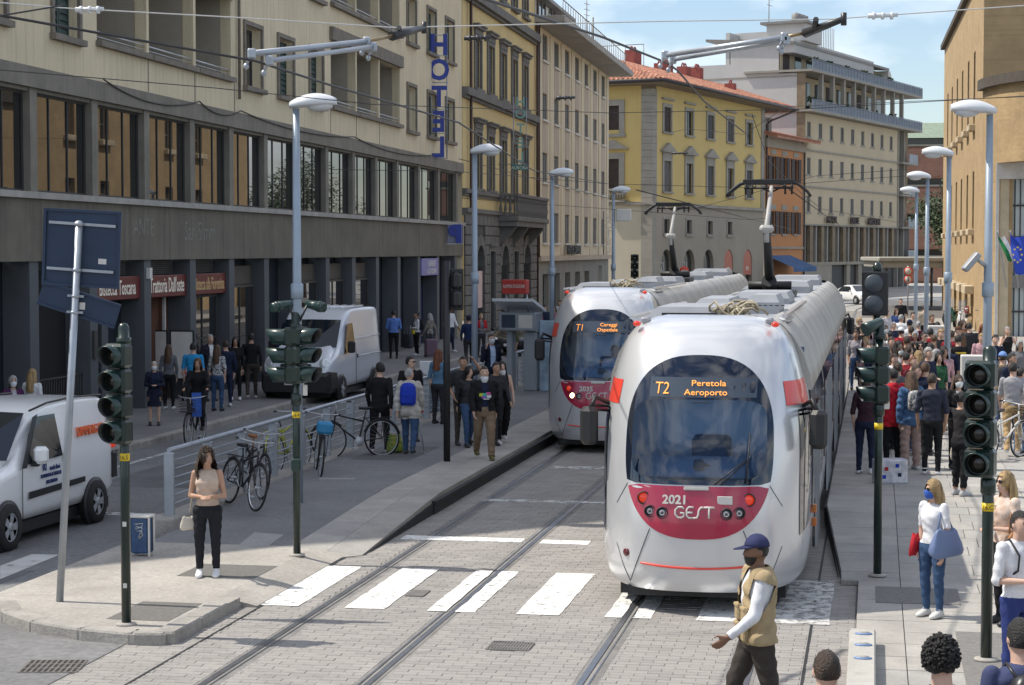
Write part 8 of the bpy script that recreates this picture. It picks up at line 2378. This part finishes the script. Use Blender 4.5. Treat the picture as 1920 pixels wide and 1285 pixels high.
for s_ in (-1, 1): b.tube([(s_ * .08, .1, .68), (s_ * .08, .1, 1.0)], .01, 5)
b.tube([(-.08, .1, 1.), (.08, .1, 1.)], .015, 5); b.build('handle', galv, o)
for s_ in (-1, 1): b = MB(); b.tube([(s_ * .18 - .02, .05, .04), (s_ * .18 + .02, .05, .04)], .04, 8); b.build('wheel', tyre, o)
bag('carrier_bag', 'carrier bag', 'white plastic carrier bag held by the grey-haired woman', r, (-.2, -.12, .78), (.3, .16, .32), white_t, 0)
o = empty('suitcase', foot(765, 655, z), R(-30), 'dark grey suitcase beside the woman with the backpack', 'suitcase'); b = MB(); b.bbox(-.2, -.13, .04, .2, .13, .62, .05); b.build('case', cloth((.05, .055, .065)), o)
b = MB(); b.tube([(-.07, .08, .6), (-.07, .08, .95), (.07, .08, .95), (.07, .08, .6)], .01, 5); b.build('handle', galv, o)
person(byhead(845, 574, 1.78, z), 60, 1.78, 'man in a white shirt half hidden by the black signal pole', 'm', 'walk', WHITE, NAVY, 'brown', ('crop', 'black'), .9, 1., shoew, vox=.025, group=GL)
person(byhead(879, 592, 1.74, z), 190, 1.74, 'man in a navy jacket and cap walking away near the lamp post', 'm', 'walk', (.02, .035, .10), CHAR, 'light', ('short', 'black'), 1., 1., shoek, cap=NAVY, vox=.025, group=GL)
person(byhead(902, 588, 1.62, z), 20, 1.62, 'woman holding a red jacket behind the second left lamp', 'f', 'look', (.16, .17, .2), CHAR, 'light', ('bun', 'blonde'), .9, 1., shoek, layer=(RED, .5, .62, .03), vox=.025, group=GL)
for i, (px, py, hh, tp, hc, lab, sx) in enumerate(((992, 577, 1.7, BLK, 'black', 'man in black in the far knot of people by the cream block', 'm'), (1004, 570, 1.75, CHAR, 'black', 'tall man in charcoal in the far knot of people', 'm'), (1013, 580, 1.62, MAROON, 'brown', 'woman in maroon in the far knot of people', 'f'), (1022, 572, 1.72, NAVY, 'black', 'man in navy at the right of the far knot of people', 'm'), (1050, 563, 1.72, WHITE, 'black', 'man in a white shirt just left of the far tram roof', 'm'), (1040, 575, 1.6, (.3, .05, .15), 'brown', 'woman in dark pink beside the far tram', 'f'), (962, 600, 1.68, OLIVE, 'black', 'man in olive near the dark parked car', 'm'))):
    person(byhead(px, py, hh, z), rnd.uniform(-60, 60), hh, lab, sx, 'stand', tp, BLK, 'tan', ('short' if sx == 'm' else 'long', hc), .7, 1., shoek, vox=.034, group=GL)
# white menu boards at the restaurant door
o = empty('menu_board', W(318, 752, z), -PSI, 'pair of tall white menu boards in black frames by the restaurant door', 'menu board')
for k in (-1, 1):
    b = MB(); b.bbox(k * .36 - .33, -.03, .55, k * .36 + .33, .03, 1.85, .01); f_ = b.build('frame', blackp, o)
    b = MB(); b.box(k * .36 - .29, -.036, .60, k * .36 + .29, -.031, 1.81); b.build('white_sheet', white_t, f_)
    b = MB(); b.tube([(k * .36, 0, 0), (k * .36, 0, .56)], .03, 6); b.build('leg', blackp, o)
b = MB(); b.tube([(.42, -.04, .75), (.46, -.04, .95), (.52, -.04, 1.05)], .03, 5); b.tube([(.36, -.04, .72), (.58, -.04, .76)], .03, 5); b.build('red_figure', flash, o)
# cyclist on the left street
c_ = W(366, 832, 0)
bk = bicycle('black bicycle ridden by the woman in the dark jacket, with a front basket', c_, R(-96), 0, basket=True, group=None)
r, J = person((c_.x + .02, c_.y + .28, .0), 2, 1.66, 'woman with long brown hair cycling in a dark jacket', 'f', 'ride', BLK, BLK, 'tan', ('long', 'chestnut'), 1., 1., shoek, layer=(BLK, 1., .5, .02), vox=.017)
r.location.z = .12
b = MB(); b.add([(-.10, -.25, .95), (.10, -.25, .95), (.12, -.35, .45), (-.08, -.35, .45)], [(0, 1, 2, 3)]); b.build('scarf', cloth((.05, .12, .42)), r)
# --- right platform crowd (front rows placed by feet, the rest by their heads)
zr = .255
r, J = person(foot(1898, 853, zr), 168, 1.72, 'young man in a grey T-shirt and sand trousers walking away at the right', 'm', 'walk', (.34, .34, .36), (.42, .29, .15), 'light', ('short', 'black'), .48, 1., shoew, vox=.0135, loose=1.3, group=GR, turn=-15)
r, J = person(foot(1800, 930, zr - .01), 112, 1.62, 'woman in black with a phone to her ear, arm stretched out', 'f', 'reach', (.03, .028, .03), BLK, 'tan', ('bun', 'black'), .4, .93, mat('grey_trainer', (.42, .42, .43), .6, var=.15, scale=12), vox=.0135, loose=1.3, group=GR)
bag('tote_bag', 'tote bag', 'cream canvas tote bag hanging from the arm of the woman on the phone', r, (.17, -.10, .90), (.34, .08, .36), leather2, 90, [(.13, -.05, .92), (.12, -.02, 1.10), (.2, -.10, .90)])
person(byhead(1797, 703, 1.64, zr), 8, 1.64, 'dark-haired woman in a white mask and black leather jacket facing the camera', 'f', 'look', WHITE, BLK, 'light', ('long', 'brown'), 1., 1., shoek, mask='white', layer=(BLK, 1., .52, .022), vox=.016, group=GR, gls=True)
r, J = person(foot(1707, 880, zr), 195, 1.70, 'young woman in a denim jacket and wide dusty pink trousers seen from behind', 'f', 'stand', DENIM, (.36, .26, .23), 'light', ('wavy', 'chestnut'), 1., 1., shoew, layer=(DENIM, 1., .46, .032), vox=.0135, loose=2.4, group=GR)
backpack('patterned black and white rucksack in front of the navy T-shirt', r, J, 1.70, MATS['patterned_black_white'], group='backpacks in the crowd', sz=.9)
person(foot(1672, 878, zr), 200, 1.74, 'young man in a long red jacket with white hood seen from behind', 'm', 'look', RED, BLK, 'light', ('short', 'black'), 1., 1., shoek, layer=((.5, .02, .035), 1., .42, .03), vox=.0135, group=GR, turn=20)
person(byhead(1735, 680, 1.72, zr), 150, 1.72, 'light-haired young man in a navy T-shirt behind the denim jacket', 'm', 'stand', NAVY, BLK, 'light', ('grown', 'chestnut'), .48, 1., shoek, vox=.016, group=GR)
person(foot(1622, 888, zr), 160, 1.66, 'person in dark clothes with a jacket over the arm behind the green signal', 'f', 'stand', (.045, .02, .03), NAVY, 'light', ('bun', 'brown'), .5, 1., shoew, vox=.015, group=GR)
o = empty('plastic_crate_bag', foot(1668, 906, .25), R(6), 'square clear bag printed with small pictures on the paving by the red jacket', 'bag')
b = MB(); b.bbox(-.26, -.15, .0, .26, .15, .40, .025); b.build('bag_body', mat('printed_plastic', (.42, .43, .50), .35, var=.15, scale=5, col2=(.62, .62, .66)), o)
for k, (x, zz) in enumerate(((-.1, .25), (.08, .3), (.12, .15), (-.14, .12))): b = MB(); b.bbox(x - .03, -.155, zz - .03, x + .03, -.151, zz + .03, .004); b.build('print', cloth((RED, ROYAL, NAVY, ROYAL)[k]), o)
person(foot(1600, 712, zr), 25, 1.62, 'woman in sunglasses with a folded grey jacket at the platform edge', 'f', 'look', (.40, .38, .42), BLK, 'light', ('bun', 'black'), .5, 1., shoek, shades=True, layer=((.14, .14, .15), .6, .45, .03), vox=.02, group=GR)
r, J = person(foot(1616, 714, zr), 15, 1.60, 'woman in black with a pink bag at the platform edge', 'f', 'stand', BLK, BLK, 'light', ('short', 'brown'), 1., 1., shoek, vox=.02, group=GR)
bag('handbag', 'handbag', 'small pink bag of the woman in black at the platform edge', r, (-.16, -.08, .82), (.2, .1, .26), cloth((.45, .2, .38)), 0)
crowd = [
 (1612, 596, 1.72, 20, 'm', BLK, ('grown', 'blonde'), dict(shades=True), 'fair curly man in sunglasses at the left end of the crowd'),
 (1628, 618, 1.66, -20, 'f', (.3, .28, .3), ('wavy', 'brown'), {}, 'brown-haired woman in grey behind the two women at the edge'),
 (1660, 610, 1.68, 0, 'f', CHAR, ('long', 'brown'), dict(mask='white'), 'woman in charcoal with a white mask beside the signal cap'),
 (1690, 614, 1.74, 170, 'm', RED, ('short', 'black'), dict(cap=WHITE), 'person in a white cap and red top'),
 (1706, 600, 1.74, 160, 'm', WHITE, ('short', 'black'), dict(cap=NAVY), 'man in a white T-shirt and dark cap near the last lamp'),
 (1733, 622, 1.72, 10, 'm', BLK, ('short', 'black'), dict(shades=True, pose='camera'), 'man in black lifting his phone with both hands'),
 (1727, 640, 1.64, -5, 'f', CHAR, ('long', 'black'), dict(shades=True), 'woman in sunglasses and a dark top in mid crowd'),
 (1745, 643, 1.74, 190, 'm', BLK, ('short', 'black'), {}, 'broad dark-haired man in black with back turned in mid crowd'),
 (1688, 648, 1.64, 30, 'f', WHITE, ('long', 'brown'), dict(mask='white'), 'brown-haired woman in white with a mask in mid crowd'),
 (1668, 650, 1.66, 15, 'f', (.12, .07, .04), ('wavy', 'chestnut'), {}, 'chestnut-haired woman in brown behind the red jacket'),
 (1712, 668, 1.66, 20, 'f', MAROON, ('short', 'red'), {}, 'red-haired woman in maroon in the second row'),
 (1684, 680, 1.66, 200, 'm', (.10, .10, .11), ('grown', 'brown'), {}, 'brown-haired young man in grey behind the red jacket'),
 (1718, 684, 1.68, 40, 'm', CHAR, ('short', 'brown'), {}, 'brown-haired boy in charcoal facing left beside the denim jacket'),
 (1797, 628, 1.76, 185, 'm', BLK, ('short', 'black'), dict(mask='black'), 'broad man in a black T-shirt with a yellow print on the back'),
 (1778, 640, 1.70, 150, 'm', NAVY, ('short', 'black'), {}, 'short-haired man in navy beside the second lamp'),
 (1797, 612, 1.70, 20, 'm', (.14, .08, .05), ('short', 'brown'), dict(cap=(.10, .05, .03)), 'person in a brown cap by the station wall'),
 (1818, 606, 1.72, 170, 'm', CHAR, ('short', 'black'), {}, 'dark-haired man in charcoal near the ticket machine header'),
 (1806, 600, 1.62, 0, 'f', (.2, .1, .06), ('long', 'brown'), {}, 'brown-haired woman against the station wall'),
 (1842, 608, 1.62, 20, 'f', MAROON, ('long', 'red'), {}, 'red-haired woman just left of the nearest right lamp'),
 (1880, 660, 1.72, 175, 'm', (.20, .15, .09), ('short', 'brown'), dict(cap=(.15, .25, .5), bot=JEAN2), 'man in a tan jacket and pale blue cap with back turned'),
 (1897, 662, 1.74, 35, 'm', NAVY, ('short', 'black'), {}, 'young man in a navy hooded top looking left'),
 (1912, 638, 1.62, 0, 'f', (.16, .16, .17), ('bob', 'grey'), {}, 'grey-haired woman with glasses near the right edge'),
 (1689, 560, 1.74, 0, 'm', BLK, ('short', 'brown'), {}, 'distant man in black behind the woman in blue'),
 (1681, 578, 1.64, 5, 'f', (.05, .08, .22), ('long', 'chestnut'), dict(bot=JEAN), 'distant woman in blue with a brown bag'),
 (1663, 582, 1.66, 30, 'f', (.45, .42, .44), ('bun', 'brown'), {}, 'distant woman in pale grey behind the tall signal'),
 (1712, 585, 1.68, 10, 'm', (.42, .40, .36), ('short', 'black'), {}, 'distant man in a pale shirt beyond the last lamp'),
 (1733, 572, 1.70, 180, 'm', BEIGE, ('short', 'brown'), {}, 'distant man in beige between the lamp posts'),
 (1748, 590, 1.70, 0, 'm', CHAR, ('short', 'brown'), {}, 'distant man in charcoal near the deep ticket machine'),
 (1640, 590, 1.70, 15, 'm', (.2, .12, .1), ('short', 'red'), {}, 'distant red-haired man behind the tall signal post'),
 (1605, 620, 1.62, -10, 'f', (.32, .30, .33), ('bun', 'brown'), {}, 'woman in pale grey at the far platform edge'),
 (1655, 672, 1.60, 190, 'f', (.5, .5, .52), ('wavy', 'brown'), {}, 'woman in a white hooded jacket left of the red jacket'),
 (1760, 660, 1.66, 20, 'f', (.03, .10, .05), ('long', 'black'), {}, 'woman in dark green beside the second lamp post'),
 (1748, 700, 1.72, 165, 'm', (.035, .04, .06), ('short', 'brown'), {}, 'tall man in slate with back turned at the right of the denim jacket'),
 (1698, 660, 1.70, 175, 'm', (.33, .03, .04), ('short', 'black'), {}, 'man in a crimson T-shirt in the thick of the crowd'),
 (1915, 690, 1.60, 120, 'f', (.5, .48, .5), ('bun', 'black'), dict(bot=JEAN2), 'woman in pale jeans and white trainers at the right edge'),
]
_cn = {'black': BLK, 'charcoal': CHAR, 'navy': NAVY, 'white': WHITE, 'grey': GREY, 'maroon': MAROON, 'beige': BEIGE, 'denim blue': DENIM, 'olive': OLIVE, 'dark red': (.25, .02, .03), 'pale pink': (.5, .3, .32)}
_at = [(1650, 628), (1672, 632), (1700, 630), (1716, 622), (1752, 628), (1765, 618), (1640, 650), (1676, 664), (1704, 648), (1722, 658), (1738, 664), (1756, 655), (1632, 642), (1668, 622), (1708, 612), (1740, 652), (1622, 632), (1632, 606), (1676, 604), (1722, 602), (1758, 604), (1784, 620), (1840, 626), (1866, 628), (1775, 612), (1690, 590), (1655, 640), (1712, 640), (1745, 616), (1650, 600), (1684, 640), (1770, 650)]
_rg = random.Random(21); _seen = set()
for px, py in _at:
    while True:
        cn, hn, sx = _rg.choice(list(_cn)), _rg.choice(('black', 'brown', 'chestnut', 'blonde', 'grey')), _rg.choice('mf')
        if (cn, hn, sx) not in _seen: break
    _seen.add((cn, hn, sx))
    row = 'far part' if py < 612 else ('middle' if py < 655 else 'near part')
    crowd.append((px, py, _rg.uniform(1.58, 1.80), _rg.choice((0, 15, -20, 40, 150, 170, 200)), sx, _cn[cn], (_rg.choice(('short', 'grown')) if sx == 'm' else _rg.choice(('long', 'bun', 'wavy')), hn), {'pose': _rg.choice(('stand', 'look', 'stand', 'phone'))}, '%s with %s hair and %s top in the %s of the crowd' % ('man' if sx == 'm' else 'woman', hn, cn, row)))
for px, py, hh, fc, sx, tp, hr, kw, lab in crowd:
    Y = W(px, py, zr + hh).y
    kw = dict(kw); ps = kw.pop('pose', 'stand'); bt = kw.pop('bot', rnd.choice((BLK, NAVY, JEAN, CHAR)))
    r, J = person(byhead(px, py, hh, zr), fc, hh, lab, sx, ps, tp, bt, rnd.choice(('light', 'light', 'tan')), hr, .5 if sx == 'm' else .6, 1., shoek if rnd.random() < .5 else shoew, vox=max(.015, min(.032, Y * .00042)), group=GR, turn=rnd.uniform(-25, 25), **kw)
    if 'yellow print' in lab:
        b = MB(); b.bbox(-.13, .108 * hh, .74 * hh, .13, .118 * hh, .765 * hh, .006); b.build('back_print', cloth((.6, .42, .05)), r)
    if 'white cap and red' in lab: backpack('dark red rucksack with stripes on the person in the white cap', r, J, hh, cloth((.22, .015, .03)), group='backpacks in the crowd', sz=1.1)
    if 'broad dark-haired' in lab: backpack('black rucksack with a lime stripe in mid crowd', r, J, hh, cloth(BLK), cloth((.35, .6, .05)), group='backpacks in the crowd')
    if 'tan jacket' in lab: backpack('grey-black rucksack on the man in the pale blue cap', r, J, hh, cloth(CHAR), group='backpacks in the crowd')
person(byhead(1889, 613, 1.66, zr), 5, 1.66, 'woman in a black tank top and blue jeans photographing with raised hands', 'f', 'camera', BLK, (.06, .12, .30), 'light', ('bun', 'grey'), 0, 1., shoek, vox=.02, group=GR)
# tram driver behind the far windscreen
dp = UV(37.75 + 1.35, -5.38 + .15, .82)
r, J = person(dp, -PSI * 57.3 * 1.0, 1.66, 'tram driver in a white shirt sitting behind the far windscreen', 'm', 'sit', WHITE, NAVY, 'light', ('short', 'brown'), .5, 1., shoek, vox=.026)
r.location.z = .45
for o in list(bpy.data.objects):
    if '_j' in o: del o['_j']
# ---------------------------------------------------------------- overhead line
wirem = mat('overhead_wire', (.035, .035, .037), .5, .3, var=0)
wirel = mat('pale_wire', (.55, .55, .53), .5, .2, var=0)
insul = mat('dark_insulator', (.03, .03, .032), .4, var=.1)
def wire(pts, r_, label, m_=wirem, sag=0., cat='wire', group='overhead wires'):
    """pts: (px, py, distance)"""
    q = [WD(*p) for p in pts]
    out = []
    for a, b in zip(q, q[1:]):
        n = 10
        for i in range(n + (1 if b is q[-1] else 0)):
            t = i / n; p = a.lerp(b, t); p.z -= sag * 4 * t * (1 - t); out.append(p)
    o = q[0]
    b = MB(); b.tube([p - o for p in out], r_ * .72, 6)
    return b.build('overhead_wire', m_, None, label, cat, group, loc=o)
# contact wires above both tracks
for v, lab in ((-1.91, 'contact wire running straight above the near tram'), (-5.38, 'contact wire running straight above the far tram')):
    o = UV(44, v, 5.44)
    b = MB(); b.tube([V((0, 0, 0)), UV(131, v, 5.44) - o], .014, 6); b.build('overhead_wire', wirem, None, lab, 'wire', 'overhead wires', loc=o)
W_ = [
 ([(-40, 2, 20), (130, 16, 20.5), (460, 34, 21), (740, 52, 21.5), (1250, 40, 22), (1560, 36, 22), (1960, 8, 22)], .010, 'long pale span wire crossing the whole top of the view', wirel, 0),
 ([(-40, 22, 15), (480, 115, 17), (620, 160, 19), (860, 230, 24), (1000, 320, 40), (1140, 345, 60)], .016, 'thick dark wire sagging across the hotel front towards the trams', wirem, 0),
 ([(-40, 128, 24), (400, 165, 26), (700, 196, 28), (1140, 212, 34), (1500, 205, 34), (1960, 178, 34)], .009, 'thin wire crossing in front of the beige plaster', wirem, 0),
 ([(900, -5, 19), (1000, 28, 21), (1130, 70, 24), (1250, 118, 28), (1270, 132, 29), (1320, 190, 34), (1395, 248, 44)], .022, 'thick wire curving down over the yellow palazzo', wirem, 0),
 ([(0, 30, 14), (120, 10, 14.5)], .010, 'short dark stay wire in the upper left corner', wirem, 0),
 ([(620, 318, 45), (860, 322, 48), (1140, 345, 60), (1400, 352, 60), (1700, 330, 60)], .012, 'level wire below the palazzo windows', wirem, 0),
 ([(860, 298, 50), (1140, 372, 62), (1290, 395, 66), (1530, 330, 66), (1700, 318, 66)], .012, 'wire dipping between the two current collectors', wirem, 0),
 ([(866, 372, 60), (1140, 392, 70), (1400, 412, 80), (1500, 405, 80)], .013, 'lower wire along the cream block and palazzo', wirem, 0),
 ([(1410, 215, 48), (1440, 300, 52), (1500, 360, 60), (1540, 392, 70), (1700, 420, 90)], .014, 'wire slanting past the orange house', wirem, 0),
 ([(1250, 250, 70), (1290, 242, 60), (1395, 252, 50), (1475, 200, 42), (1960, 180, 36)], .010, 'span wire from the palazzo front towards the tan building', wirem, 0),
]
for pts, r_, lab, m_, sg in W_: wire(pts, r_, lab, m_, sg)
def cantilever(a, b, a2, b2, tip, label):
    """twin tube arm with insulators at the ends"""
    o = WD(*a)
    t = empty('cantilever_arm', o, 0, label, 'overhead bracket', 'overhead brackets')
    def L(p): return WD(*p) - o
    r0 = .028
    for k, (p, q) in enumerate(((a, b), (a2, b2))):
        m_ = MB(); m_.tube([L(p), L(q)], r0 * (1 if k == 0 else .85), 8); m_.build('tube', galv, t)
        for s_ in (0.0, 1.0):
            c = L(p).lerp(L(q), s_); m_ = MB(); m_.bbox(c.x - .035, c.y - .035, c.z - .045, c.x + .035, c.y + .035, c.z + .045, .012); m_.tube([c, c + V((-.05, 0, -.10))], .012, 5); m_.ell(c + V((-.05, 0, -.11)), .026, .026, .03, 8, 6); m_.build('clamp', galv, t)
    m_ = MB()
    m_.tube([L(b), L(tip[0])], .018, 6); m_.build('link', mat('brass_link', (.30, .22, .12), .4, .6, var=.1), t)
    m_ = MB(); m_.tube([L(tip[0]), L(tip[1])], [.05, .03], 8); m_.tube([L(tip[1]) + V((0, 0, -.06)), L(tip[1]) + V((0, 0, .06))], .03, 6); m_.tube([L(tip[0]).lerp(L(tip[1]), .25), L(tip[2])], .028, 6); m_.build('insulator', insul, t)
cantilever((472, 101, 17), (688, 78, 19), (505, 114, 17.2), (700, 88, 19), ((735, 68, 19.4), (795, 52, 20.2), (748, 52, 19.5)), 'twin steel cantilever tubes floating before the hotel windows')
cantilever((1247, 104, 20), (1470, 70, 19), (1262, 112, 20.2), (1475, 76, 19), ((1510, 62, 19), (1582, 36, 18.5), (1530, 36, 18.7)), 'twin steel cantilever tubes seen against the sky')
for px, py, Y, w_, lab, m_ in ((168, 19, 20.6, .30, 'white line insulator at the upper left', shellw), (1655, 30, 22, .34, 'white line insulator in the sky at the upper right', shellw), (895, 72, 26, .36, 'dark line insulator beside the HOTEL letters', insul), (1060, 184, 32, .32, 'dark line insulator before the cream block', insul), (1275, 288, 60, .5, 'dark line insulator before the palazzo windows', insul)):
    c = WD(px, py, Y)
    o = empty('line_insulator', c, 0, lab, 'insulator', 'line insulators')
    b = MB(); b.tube([(-w_ / 2, 0, 0), (w_ / 2, 0, .01)], [.03, .022], 8); b.build('rod', m_, o)
    for s_ in (-1, 0, 1): b = MB(); b.tube([(s_ * w_ * .3 - .015, 0, 0), (s_ * w_ * .3 + .015, 0, 0)], .042, 8); b.build('disc', m_, o)
